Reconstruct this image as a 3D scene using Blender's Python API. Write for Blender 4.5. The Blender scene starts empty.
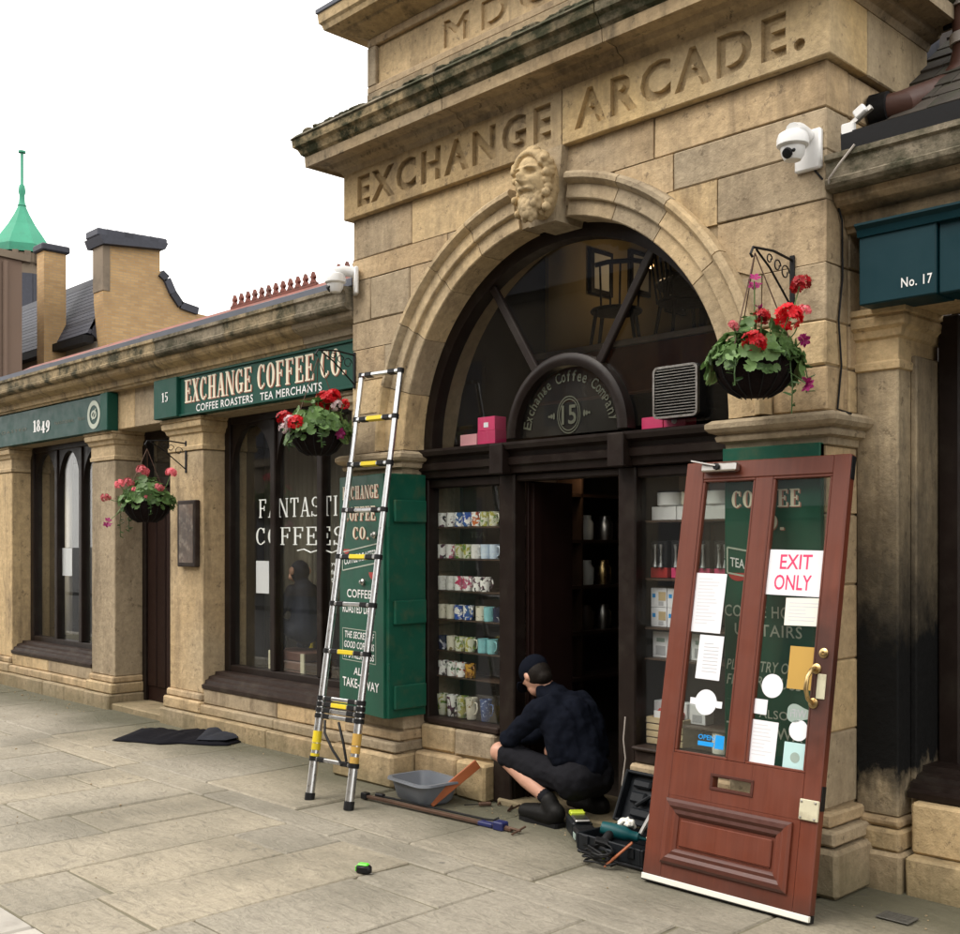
import bpy, bmesh, math, random
from itertools import product
from mathutils import Vector, Matrix
R = math.radians
rng = random.Random(11)
SC = bpy.context.scene
COL = SC.collection

# ------------------------------------------------------------------ camera
cam_d = bpy.data.cameras.new('camera'); cam = bpy.data.objects.new('camera', cam_d); COL.objects.link(cam)
cam.location = (0, -4.5, 1.55); cam.rotation_euler = (R(90), 0, R(46.03))
cam_d.sensor_fit = 'HORIZONTAL'; cam_d.sensor_width = 36; cam_d.lens = 41.325; cam_d.shift_y = 0.0792
cam_d.clip_start = .05; cam_d.clip_end = 3000
SC.camera = cam
# ------------------------------------------------------------------ sky, sun, exposure (bright overcast)
world = bpy.data.worlds.new('World'); SC.world = world; world.use_nodes = True
wn = world.node_tree.nodes; wl = world.node_tree.links; wn.clear()
wo = wn.new('ShaderNodeOutputWorld'); wb = wn.new('ShaderNodeBackground'); wl.new(wb.outputs[0], wo.inputs[0])
sky = wn.new('ShaderNodeTexSky'); sky.sky_type = 'NISHITA'; sky.sun_disc = False
SUN_EL, SUN_AZ = 52, 205           # azimuth: direction the light comes from, clockwise from +Y
sky.sun_elevation = R(SUN_EL); sky.sun_rotation = R(SUN_AZ); sky.dust_density = 4; sky.air_density = 1.0
hs = wn.new('ShaderNodeHueSaturation'); hs.inputs['Saturation'].default_value = .18
wl.new(sky.outputs[0], hs.inputs['Color'])
mx = wn.new('ShaderNodeMixRGB'); mx.inputs[0].default_value = .8; mx.inputs[2].default_value = (14.2, 13.8, 13.2, 1)   # cloud cover
wl.new(hs.outputs[0], mx.inputs[1]); wl.new(mx.outputs[0], wb.inputs[0]); wb.inputs[1].default_value = .145
sun_d = bpy.data.lights.new('sun', 'SUN'); sun_d.energy = 1.5; sun_d.angle = R(28); sun_d.color = (1, .92, .82)
sun = bpy.data.objects.new('sun', sun_d); COL.objects.link(sun)
_sd = Vector((math.sin(R(SUN_AZ))*math.cos(R(SUN_EL)), math.cos(R(SUN_AZ))*math.cos(R(SUN_EL)), math.sin(R(SUN_EL))))
sun.rotation_euler = _sd.to_track_quat('Z', 'Y').to_euler()
SC.view_settings.view_transform = 'Standard'; SC.view_settings.look = 'None'
SC.cycles.max_bounces = 7; SC.cycles.diffuse_bounces = 3; SC.cycles.glossy_bounces = 2; SC.cycles.transparent_max_bounces = 12; SC.cycles.transmission_bounces = 2
SC.cycles.caustics_reflective = False; SC.cycles.caustics_refractive = False
SC.view_settings.exposure = 0.36; SC.view_settings.gamma = 1; SC.view_settings.use_curve_mapping = False

# ------------------------------------------------------------------ photo pixel -> ray (used to read positions off the ground or a wall plane)
F_, CX_, HY_, D_, H_ = 1102., 480., 543., 4.5, 1.55
_a = R(46.03); FW = (-math.sin(_a), math.cos(_a)); RT = (math.cos(_a), math.sin(_a))
def _ray(px, py):
    u = (px-CX_)/F_; return FW[0]+u*RT[0], FW[1]+u*RT[1], (HY_-py)/F_
def W(px, py, Y=0.):
    dx, dy, dz = _ray(px, py); t = (Y+D_)/dy; return t*dx, H_+t*dz
def G(px, py, z=0.):
    dx, dy, dz = _ray(px, py); t = (z-H_)/dz; return t*dx, -D_+t*dy
def XP(px, py, X):
    dx, dy, dz = _ray(px, py); t = X/dx; return -D_+t*dy, H_+t*dz

# ------------------------------------------------------------------ mesh helpers
class MB:
    def __init__(s): s.v = []; s.f = []
    def add(s, vs, fs):
        o = len(s.v); s.v += [tuple(p) for p in vs]; s.f += [tuple(i+o for i in f) for f in fs]; return s
    def box(s, x0, x1, y0, y1, z0, z1):
        v = [(x, y, z) for x in (x0, x1) for y in (y0, y1) for z in (z0, z1)]
        return s.add(v, [(0,1,3,2),(4,6,7,5),(0,4,5,1),(2,3,7,6),(0,2,6,4),(1,5,7,3)])
    def cbox(s, x0, x1, y0, y1, z0, z1, c=.006, jit=0):
        L = ((x0,x1),(y0,y1),(z0,z1)); ix = {}; vs = []
        for sg in product((0,1), repeat=3):
            j = [rng.uniform(-jit, jit) for _ in range(3)] if jit else (0,0,0)
            for ax in range(3):
                p = [L[i][sg[i]] + (0 if i == ax else (c if sg[i] == 0 else -c)) + j[i] for i in range(3)]
                ix[sg+(ax,)] = len(vs); vs.append(p)
        fs = []
        for ax in range(3):
            o = [i for i in range(3) if i != ax]
            for sd in (0,1):
                q = []
                for a, b in ((0,0),(1,0),(1,1),(0,1)):
                    t = [0,0,0]; t[ax] = sd; t[o[0]] = a; t[o[1]] = b; q.append(ix[tuple(t)+(ax,)])
                fs.append(q)
            for a in (0,1):
                for b in (0,1):
                    t0 = [0,0,0]; t0[o[0]] = a; t0[o[1]] = b; t1 = t0[:]; t1[ax] = 1
                    fs.append((ix[tuple(t0)+(o[0],)], ix[tuple(t1)+(o[0],)], ix[tuple(t1)+(o[1],)], ix[tuple(t0)+(o[1],)]))
        for sg in product((0,1), repeat=3): fs.append(tuple(ix[sg+(a,)] for a in range(3)))
        return s.add(vs, fs)
    def obox(s, p0, p1, w, h, up=(0,0,1), c=0):          # a bar from p0 to p1
        p0 = Vector(p0); p1 = Vector(p1); d = (p1-p0); L = d.length; d.normalize()
        u = Vector(up); sd = d.cross(u)
        if sd.length < 1e-4: sd = d.cross(Vector((0,1,0)))
        sd.normalize(); u = sd.cross(d)
        b = MB()
        (b.cbox(0, L, -w/2, w/2, -h/2, h/2, c) if c else b.box(0, L, -w/2, w/2, -h/2, h/2))
        return s.add([p0+d*x+sd*y+u*z for x, y, z in b.v], b.f)
    def tube(s, pts, r, seg=8, caps=True):
        pts = [Vector(p) for p in pts]; n = len(pts)
        rs = r if isinstance(r, (list, tuple)) else [r]*n
        T = [(pts[min(i+1,n-1)]-pts[max(i-1,0)]).normalized() for i in range(n)]
        u = T[0].orthogonal().normalized(); vs = []; fs = []
        for i in range(n):
            u = (u - T[i]*u.dot(T[i])).normalized(); w = T[i].cross(u)
            for k in range(seg):
                a = 2*math.pi*k/seg; vs.append(pts[i]+(u*math.cos(a)+w*math.sin(a))*rs[i])
        for i in range(n-1):
            for k in range(seg):
                k2 = (k+1) % seg; fs.append((i*seg+k, i*seg+k2, (i+1)*seg+k2, (i+1)*seg+k))
        if caps: fs.append(tuple(range(seg))[::-1]); fs.append(tuple((n-1)*seg+k for k in range(seg)))
        return s.add(vs, fs)
    def lathe(s, prof, seg=20, o=(0,0,0), M=None, sx=1, sy=1):
        vs = []; fs = []; n = len(prof)
        for r, z in prof:
            for k in range(seg):
                a = 2*math.pi*k/seg; vs.append(Vector((r*math.cos(a)*sx, r*math.sin(a)*sy, z)))
        for i in range(n-1):
            for k in range(seg):
                k2 = (k+1) % seg; fs.append((i*seg+k, i*seg+k2, (i+1)*seg+k2, (i+1)*seg+k))
        if prof[0][0] > 1e-6: fs.append(tuple(range(seg))[::-1])
        if prof[-1][0] > 1e-6: fs.append(tuple((n-1)*seg+k for k in range(seg)))
        if M: vs = [M @ v for v in vs]
        return s.add([v+Vector(o) for v in vs], fs)
    def ell(s, c, r, M=None, seg=14, rings=9):
        vs = []; fs = []; c = Vector(c); r = (r,r,r) if isinstance(r,(int,float)) else r
        for i in range(rings+1):
            t = math.pi*i/rings
            for k in range(seg):
                a = 2*math.pi*k/seg; p = Vector((r[0]*math.sin(t)*math.cos(a), r[1]*math.sin(t)*math.sin(a), r[2]*math.cos(t)))
                vs.append(c+(M @ p if M else p))
        for i in range(rings):
            for k in range(seg):
                k2 = (k+1) % seg; fs.append((i*seg+k, i*seg+k2, (i+1)*seg+k2, (i+1)*seg+k))
        return s.add(vs, fs)
    def cap(s, p0, p1, r0, r1, seg=12):                   # tapered capsule
        p0 = Vector(p0); p1 = Vector(p1); d = (p1-p0).normalized(); n = 4
        pts = []; rs = []
        for i in range(n): t = math.pi/2*(1-i/n); pts.append(p0-d*r0*math.sin(t)); rs.append(max(r0*math.cos(t), .0005))
        pts += [p0, p1]; rs += [r0, r1]
        for i in range(1, n+1): t = math.pi/2*i/n; pts.append(p1+d*r1*math.sin(t)); rs.append(max(r1*math.cos(t), .0005))
        u = d.orthogonal().normalized(); w = d.cross(u); vs = []; fs = []
        for p, r in zip(pts, rs):
            for k in range(seg): a = 2*math.pi*k/seg; vs.append(p+(u*math.cos(a)+w*math.sin(a))*r)
        for i in range(len(pts)-1):
            for k in range(seg):
                k2 = (k+1) % seg; fs.append((i*seg+k, i*seg+k2, (i+1)*seg+k2, (i+1)*seg+k))
        fs.append(tuple(range(seg))[::-1]); fs.append(tuple((len(pts)-1)*seg+k for k in range(seg)))
        return s.add(vs, fs)
    def prof_x(s, pts, x0, x1):                           # closed (y,z) outline swept along X
        n = len(pts); vs = [(x0,y,z) for y,z in pts]+[(x1,y,z) for y,z in pts]
        return s.add(vs, [(i,(i+1)%n,n+(i+1)%n,n+i) for i in range(n)]+[tuple(range(n))[::-1], tuple(range(n,2*n))])
    def prism_y(s, pts, y0, y1):                          # closed (x,z) outline, depth y0..y1
        n = len(pts); vs = [(x,y0,z) for x,z in pts]+[(x,y1,z) for x,z in pts]
        return s.add(vs, [(i,(i+1)%n,n+(i+1)%n,n+i) for i in range(n)]+[tuple(range(n)), tuple(range(n,2*n))[::-1]])
    def prism_x(s, pts, x0, x1): return s.prof_x(pts, x0, x1)
    def prism_z(s, pts, z0, z1):
        n = len(pts); vs = [(x,y,z0) for x,y in pts]+[(x,y,z1) for x,y in pts]
        return s.add(vs, [(i,(i+1)%n,n+(i+1)%n,n+i) for i in range(n)]+[tuple(range(n))[::-1], tuple(range(n,2*n))])
    def arc(s, prof, cx, cz, a0, a1, n=10):               # closed (r,y) outline swept round an arch in XZ
        m = len(prof); vs = []; fs = []
        for i in range(n+1):
            a = a0+(a1-a0)*i/n
            for r, y in prof: vs.append((cx+r*math.cos(a), y, cz+r*math.sin(a)))
        for i in range(n):
            for k in range(m): k2 = (k+1) % m; fs.append((i*m+k, i*m+k2, (i+1)*m+k2, (i+1)*m+k))
        fs += [tuple(range(m))[::-1], tuple(n*m+k for k in range(m))]
        return s.add(vs, fs)
    def quad(s, a, b, c, d): return s.add([a,b,c,d], [(0,1,2,3)])
    def xf(s, M): s.v = [tuple(M @ Vector(p)) for p in s.v]; return s
    def mesh(s, name, off=(0,0,0), smooth=None):
        me = bpy.data.meshes.new(name); me.from_pydata([(x-off[0], y-off[1], z-off[2]) for x,y,z in s.v], [], s.f)
        bm = bmesh.new(); bm.from_mesh(me); bmesh.ops.recalc_face_normals(bm, faces=bm.faces); bm.to_mesh(me); bm.free()
        if smooth:
            me.polygons.foreach_set('use_smooth', [True]*len(me.polygons)); me.set_sharp_from_angle(angle=R(smooth))
        return me
    def build(s, name, mat, parent=None, smooth=None, world=True, label=None):
        off = worldloc(parent) if (world and parent) else (0,0,0)
        return link(name, s.mesh(name, off, smooth), mat, parent, label)
def worldloc(o):
    v = Vector((0,0,0))
    while o: v += o.location; o = o.parent
    return v
def link(name, me, mat, parent=None, label=None):
    o = bpy.data.objects.new(name, me); COL.objects.link(o); o.parent = parent
    if mat is not None and not me.materials: me.materials.append(mat)
    if label: o['label'] = label
    return o
def tag(o, label=None, cat=None, group=None, kind=None):
    if label: o['label'] = label
    if cat: o['category'] = cat
    if group: o['group'] = group
    if kind: o['kind'] = kind
    return o
def thing(name, label, cat, loc=(0,0,0), rot=(0,0,0), group=None):
    o = bpy.data.objects.new(name, None); COL.objects.link(o); o.location = loc; o.rotation_euler = rot
    o.empty_display_size = .1
    return tag(o, label, cat, group)
def remesh(o, vox, smooth=6):
    m = o.modifiers.new('r', 'REMESH'); m.mode = 'VOXEL'; m.voxel_size = vox; m.use_smooth_shade = True
    if smooth: k = o.modifiers.new('s', 'SMOOTH'); k.iterations = smooth; k.factor = .5
    return o

def folds(o, size, amt):                                  # soft creases in cloth
    tx = bpy.data.textures.new('folds', 'CLOUDS'); tx.noise_scale = size; tx.noise_depth = 2
    d = o.modifiers.new('d', 'DISPLACE'); d.texture = tx; d.strength = amt; d.mid_level = .5; d.texture_coords = 'LOCAL'; return o

# ------------------------------------------------------------------ lettering
def text_mb(txt, x0, x1, z0, z1, y=0, offset=0, spacing=1., extrude=0, shear=0):
    c = bpy.data.curves.new('t', 'FONT'); c.body = txt; c.offset = offset; c.space_character = spacing; c.extrude = extrude; c.shear = shear
    c.resolution_u = 3; c.fill_mode = 'BOTH' if extrude else 'FRONT'
    o = bpy.data.objects.new('t', c); COL.objects.link(o); bpy.context.view_layer.update()
    me = bpy.data.meshes.new_from_object(o.evaluated_get(bpy.context.evaluated_depsgraph_get()))
    vs = [v.co.copy() for v in me.vertices]; fs = [tuple(p.vertices) for p in me.polygons]
    bpy.data.objects.remove(o); bpy.data.curves.remove(c); bpy.data.meshes.remove(me)
    ax = min(v.x for v in vs); bx = max(v.x for v in vs); az = min(v.y for v in vs); bz = max(v.y for v in vs)
    m = MB(); m.add([(x0+(v.x-ax)/(bx-ax)*(x1-x0), y-v.z, z0+(v.y-az)/(bz-az)*(z1-z0)) for v in vs], fs); return m
def _ring(cx, cy, rx, ry, a0, a1, tv, th, n=18):
    o = [(cx+rx*math.cos(R(a0+(a1-a0)*i/n)), cy+ry*math.sin(R(a0+(a1-a0)*i/n))) for i in range(n+1)]
    q = [(cx+(rx-tv)*math.cos(R(a0+(a1-a0)*i/n)), cy+(ry-th)*math.sin(R(a0+(a1-a0)*i/n))) for i in range(n+1)]
    return [[o[i], o[i+1], q[i+1], q[i]] for i in range(n)]
def _rc(x0, x1, y0, y1): return [(x0,y0),(x1,y0),(x1,y1),(x0,y1)]
def glyph(c, T=.17, t=.07, w=.56, sf=.06):                 # a seriffed capital, 1 high; list of polygons and its advance
    st = lambda x, tt=T: [_rc(x,x+tt,0,1), _rc(x-sf,x+tt+sf,0,t*.8), _rc(x-sf,x+tt+sf,1-t*.8,1)]
    dg = lambda x0,y0,x1,y1,tt: [[(x0,y0),(x0+tt,y0),(x1+tt,y1),(x1,y1)]]
    s = sf
    if c in 'EF':
        p = st(s)+[_rc(s+T,w-.02,1-t,1), _rc(w-.09,w-.02,.76,1), _rc(s+T,w-.14,.47,.47+t), _rc(w-.2,w-.13,.37,.64)]
        if c == 'E': p += [_rc(s+T,w,0,t), _rc(w-.07,w,0,.27)]
    elif c in 'CG':
        p = _ring(w/2,.5,w/2,.5,48,312,T*.95,t)+[_rc(w-.13,w-.05,.68,.97)]
        if c == 'G': p += [_rc(w-.02-T*.8,w-.02,.05,.42), _rc(w-.25,w+.04,.42-t,.42)]
        else: p += [_rc(w-.1,w-.04,.12,.24)]
    elif c == 'O': p = _ring(w/2+.01,.5,w/2+.02,.5,0,360,T,t)
    elif c == 'H': p = st(s)+st(w+.04-T)+[_rc(s+T,w+.04-T,.48,.48+t)]; w += .1
    elif c == 'N': p = st(s,t)+st(w-.0,t)+dg(s,1,w-T+.08,0,T); w += .12
    elif c == 'A': p = dg(.03,0,w/2-.03,1,t)+dg(w-T-.0,0,w/2-T/2+.02,1,T)+[_rc(.14,w-T,.28,.28+t),_rc(-.03,.16,0,t*.8),_rc(w-T-.07,w+.07,0,t*.8)]
    elif c == 'X': p = dg(.02,1,w-T-.02,0,T)+dg(.05,0,w-t-.06,1,t)+[_rc(-.03,.18,0,t*.8),_rc(w-T-.06,w+.05,0,t*.8),_rc(-.03,T+.07,1-t*.8,1),_rc(w-.2,w+.02,1-t*.8,1)]
    elif c == 'T': p = [_rc(w/2-T/2,w/2+T/2,0,1),_rc(w/2-T/2-sf,w/2+T/2+sf,0,t*.8),_rc(0,w,1-t,1),_rc(0,.07,.74,1),_rc(w-.07,w,.74,1)]
    elif c == 'I': p = st(s); w = T+2*s
    elif c == 'S': p = _ring(w/2-.02,.74,w/2-.04,.26,40,250,T*.85,t)+_ring(w/2-.02,.27,w/2-.02,.27,-140,95,T*.85,t)+[_rc(w-.13,w-.06,.74,1),_rc(.0,.07,0,.26)]
    elif c == '1': p = [_rc(.14,.14+T,0,1),_rc(.05,.23+T,0,t*.8),[(.02,.84),(.14,1),(.14,.84)]]; w = .4
    elif c == '5': p = _ring(w/2-.04,.32,w/2-.02,.32,-140,120,T*.9,t)+[_rc(.08,.08+t,.48,1),_rc(.08,w-.06,1-t*1.4,1)]; w *= .95
    elif c == '8': p = _ring(w/2,.75,w/2-.08,.25,0,360,T*.7,t)+_ring(w/2,.27,w/2-.02,.28,0,360,T*.9,t)
    elif c == '4': p = [_rc(w-.1-T,w-.1,-.2,.8),_rc(.0,w+.03,.06,.06+t),[(.0,.06),(.09,.06),(w-.1,.8),(w-.2,.8)]]
    elif c == '9': p = _ring(w/2,.5,w/2-.02,.32,0,360,T*.9,t)+[[(w-.02-T*.9,.5),(w-.02,.5),(w-.12,-.05),(.12,-.22),(.08,-.1),(w-.26,.08)]]
    elif c == '.': p = [_rc(.05,.05+T,0,T*.9)]; w = T+.05
    else: p = []; w = .3
    return p, w
def serif_mb(txt, x0, x1, z0, z1, y, T=.17, t=.07, gap=.11, lay=.00025, fn=None):
    m = MB(); items = []; X = 0
    for ch in txt:
        if ch == ' ': X += .34; continue
        h = 1.
        p, w = glyph(ch, T, t); items.append((p, X)); X += w+gap
    X -= gap; k = (x1-x0)/X; h = z1-z0; i = 0
    for p, ox in items:
        for q in p:
            i = (i+1) % 7
            m.add([(x0+(ox+a)*k, y-lay*i, z0+b*h) for a, b in q], [tuple(range(len(q)))])
    return m

def split_x(m, gap):                                       # pieces of a line of lettering that stand apart by more than gap
    fr = sorted((min(m.v[i][0] for i in f), max(m.v[i][0] for i in f), k) for k, f in enumerate(m.f)); out = []; hi = None
    for a, b, k in fr:
        if hi is None or a > hi+gap: out.append([]); hi = b
        hi = max(hi, b); out[-1].append(k)
    res = []
    for g in out:
        q = MB(); mp = {}
        for k in g:
            for i in m.f[k]:
                if i not in mp: mp[i] = len(q.v); q.v.append(m.v[i])
            q.f.append(tuple(mp[i] for i in m.f[k]))
        res.append(q)
    return res
def letters(m, name, mat, parent, gap=0., xf=None):
    for q in split_x(m, gap): (xf(q) if xf else q).build(name, mat, parent)

# ------------------------------------------------------------------ materials
class NT:
    def __init__(s, name):
        s.m = bpy.data.materials.new(name); s.m.use_nodes = True; s.t = s.m.node_tree; s.t.nodes.clear()
        s.out = s.n('ShaderNodeOutputMaterial'); s.b = s.n('ShaderNodeBsdfPrincipled'); s.l(s.b.outputs[0], s.out.inputs[0])
    def n(s, ty, **kw):
        o = s.t.nodes.new(ty)
        for k, v in kw.items():
            if k in ('ins',):
                for a, b in v.items(): o.inputs[a].default_value = b
            else: setattr(o, k, v)
        return o
    def l(s, a, b): s.t.links.new(a, b)
    def coord(s, scale=(1,1,1), rand=0, kind='Object'):
        tc = s.n('ShaderNodeTexCoord'); out = tc.outputs[kind]
        if kind == 'World': pass
        if rand:
            oi = s.n('ShaderNodeObjectInfo'); ml = s.n('ShaderNodeMath', operation='MULTIPLY'); ml.inputs[1].default_value = rand
            s.l(oi.outputs['Random'], ml.inputs[0]); va = s.n('ShaderNodeVectorMath', operation='ADD'); s.l(out, va.inputs[0]); s.l(ml.outputs[0], va.inputs[1]); out = va.outputs[0]
        mp = s.n('ShaderNodeMapping'); mp.inputs['Scale'].default_value = scale; s.l(out, mp.inputs[0]); return mp.outputs[0]
    def noise(s, vec, scale, detail=3, rough=.6, dist=0):
        o = s.n('ShaderNodeTexNoise'); o.inputs['Scale'].default_value = scale; o.inputs['Detail'].default_value = detail
        o.inputs['Roughness'].default_value = rough; o.inputs['Distortion'].default_value = dist
        s.l(vec, o.inputs['Vector']); return o.outputs['Fac']
    def ramp(s, fac, *st):
        o = s.n('ShaderNodeValToRGB'); e = o.color_ramp.elements; e.remove(e[1])
        for i, (p, c) in enumerate(st):
            x = e[0] if i == 0 else e.new(p); x.position = p
            x.color = tuple(c[:3])+(1,) if isinstance(c, (tuple, list)) else (c,c,c,1)
        s.l(fac, o.inputs[0]); return o.outputs[0]
    def mix(s, fac, a, b, mode='MIX'):
        o = s.n('ShaderNodeMixRGB', blend_type=mode)
        for i, x in ((0,fac),(1,a),(2,b)):
            if isinstance(x, (int,float)) and i == 0: o.inputs[0].default_value = x
            elif isinstance(x, (tuple,list)): o.inputs[i].default_value = tuple(x[:3])+(1,)
            elif isinstance(x, (int,float)): o.inputs[i].default_value = (x,x,x,1)
            else: s.l(x, o.inputs[i])
        return o.outputs[0]
    def rand(s): return s.n('ShaderNodeObjectInfo').outputs['Random']
    def bump(s, h, strength=.3, dist=.01, prev=None):
        o = s.n('ShaderNodeBump'); o.inputs['Strength'].default_value = strength; o.inputs['Distance'].default_value = dist
        s.l(h, o.inputs['Height'])
        if prev: s.l(prev, o.inputs['Normal'])
        return o.outputs[0]
    def fin(s, col, rough=.6, nrm=None, metal=0, spec=.5):
        if isinstance(col, (tuple,list)): s.b.inputs['Base Color'].default_value = tuple(col[:3])+(1,)
        else: s.l(col, s.b.inputs['Base Color'])
        if isinstance(rough, (int,float)): s.b.inputs['Roughness'].default_value = rough
        else: s.l(rough, s.b.inputs['Roughness'])
        s.b.inputs['Metallic'].default_value = metal; s.b.inputs['Specular IOR Level'].default_value = spec
        if nrm: s.l(nrm, s.b.inputs['Normal'])
        return s.m
def sh(c, k): return tuple(min(1, x*k) for x in c[:3])
def pm(name, col, rough=.55, metal=0, var=.25, scale=14, bump=.15, bscale=60, rand=.1, spec=.5, dirt=None, dscale=4):
    t = NT(name); v = t.coord(rand=20 if rand else 0)
    c = t.mix(t.noise(v, scale), sh(col, 1-var), sh(col, 1+var))
    if rand: c = t.mix(t.rand(), c, t.mix(1, c, (1-2*rand,)*3, 'MULTIPLY'))
    if dirt: c = t.mix(t.ramp(t.noise(v, dscale, 6, .65), (.5, 0.), (.75, 1.)), c, dirt)
    rr = t.ramp(t.noise(v, scale*2), (.2, max(.02, rough-.1)), (.8, min(1, rough+.1)))
    return t.fin(c, rr, t.bump(t.noise(v, bscale, 3), bump, .004) if bump else None, metal, spec)
def stone(name, a=(.59,.44,.265), b=(.46,.33,.188), grey=(.40,.335,.24), stain=(.12,.088,.056), sfac=.62, moss=None, mossr=(.42,.6), soot=False, rnd=.40, green=0):
    t = NT(name); v = t.coord(rand=37)
    n1 = t.noise(v, 1.3, 4, .62); c = t.mix(t.ramp(n1, (.36,0.),(.64,1.)), a, b)
    bed = t.noise(t.coord((.5,.5,7), 11), 2.0, 3, .6); c = t.mix(t.ramp(bed,(.42,0.),(.72,.45)), c, sh(b,.78))
    c = t.mix(t.ramp(t.noise(v, .8, 2), (.48,0.),(.68,.6)), c, grey)
    rd = t.rand(); c = t.mix(t.ramp(rd, (0.,0.),(.45,0.),(1.,rnd*1.9)), c, sh(grey,.82)); c = t.mix(t.ramp(rd, (0.,rnd*1.6),(.4,0.)), c, (.64,.475,.255))
    c = t.mix(1, c, t.ramp(t.noise(v, 22, 4, .75), (.25,.70),(.75,1.14)), 'MULTIPLY')
    st = t.ramp(t.noise(t.coord((2.4,2.4,.7), 23), 1.4, 5, .7), (.50,0.),(.70,sfac)); c = t.mix(st, c, stain)
    run = t.ramp(t.noise(t.coord((7,7,.5), 5), 1.2, 4, .7), (.55,0.),(.72,.5)); c = t.mix(run, c, sh(stain,1.3))
    pit = t.ramp(t.noise(v, 15, 4, .78), (.60,0.),(.67,.6)); c = t.mix(pit, c, sh(stain,1.0))
    w = t.n('ShaderNodeNewGeometry').outputs['Position']
    if moss:
        mf = t.ramp(t.noise(t.coord((1,1,1.6)), 5, 8, .7), (mossr[0],0.),(mossr[1],1.)); c = t.mix(mf, c, t.mix(t.noise(v, 30), moss[0], moss[1]))
    if green:
        sz = t.n('ShaderNodeSeparateXYZ'); t.l(w, sz.inputs[0])
        nz = t.n('ShaderNodeMath', operation='ADD'); t.l(sz.outputs['Z'], nz.inputs[0]); ns = t.n('ShaderNodeMath', operation='MULTIPLY'); t.l(t.noise(v, 4, 6), ns.inputs[0]); ns.inputs[1].default_value = .5; t.l(ns.outputs[0], nz.inputs[1])
        gf = t.ramp(nz.outputs[0], (.28,.55),(.5,0.)); c = t.mix(gf, c, (.13,.115,.06))
    if soot:                                              # black smoke stain, as it sits on the stone beside the bin store
        sz = t.n('ShaderNodeSeparateXYZ'); t.l(w, sz.inputs[0])
        nz = t.n('ShaderNodeMath', operation='MULTIPLY_ADD'); t.l(t.noise(t.coord((1,1,.7)), 5, 7, .65), nz.inputs[0]); nz.inputs[1].default_value = .7; t.l(sz.outputs['Z'], nz.inputs[2])
        f2 = t.ramp(t.noise(t.coord((3,3,.9)), 2.2, 7, .7), (.42,0.),(.62,.6)); c = t.mix(f2, c, (.10,.085,.065))
        f1 = t.ramp(t.sub(nz.outputs[0], .0, 2.6), (.29,0.),(.345,1.),(.56,1.),(.68,.6),(.88,0.)); c = t.mix(f1, c, (.005,.005,.005))
    bm = t.bump(t.noise(v, 60, 3, .7), .3, .004, t.bump(t.noise(v, 7, 5, .68), .8, .02))
    return t.fin(c, .85, bm, 0, .25)
def _sub(s, val, lo, hi):
    o = s.n('ShaderNodeMapRange'); o.inputs['From Min'].default_value = lo; o.inputs['From Max'].default_value = hi; s.l(val, o.inputs['Value']); return o.outputs[0]
NT.sub = _sub
M = {}
M['stone'] = stone('sandstone'); M['stone_base'] = stone('sandstone_base', sfac=.7, green=1)
M['stone_smooth'] = stone('sandstone_dressed', (.60,.455,.275), (.50,.37,.21), sfac=.4)
M['stone_yellow'] = stone('sandstone_frieze', (.52,.37,.18), (.38,.26,.12), sfac=.65)
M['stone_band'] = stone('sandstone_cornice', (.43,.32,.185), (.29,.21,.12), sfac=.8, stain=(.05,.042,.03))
M['stone_moss'] = stone('sandstone_mossy', (.2,.165,.105), (.12,.10,.065), sfac=.8, stain=(.02,.02,.015), moss=((.018,.02,.009),(.05,.052,.022)), mossr=(.38,.56))
M['stone_gut'] = stone('sandstone_weathered', (.24,.205,.145), (.15,.13,.095), sfac=.8, stain=(.03,.028,.02), moss=((.03,.032,.018),(.075,.068,.04)), mossr=(.42,.62))
M['soot'] = stone('sandstone_sooty', (.50,.40,.26), (.40,.315,.20), soot=True)
M['mortar'] = pm('mortar', (.30,.23,.14), .95, var=.4, scale=20, bump=.6, bscale=120, rand=0)
M['head'] = stone('carved_stone', (.60,.45,.24), (.50,.36,.19), sfac=.2, rnd=0)
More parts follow.
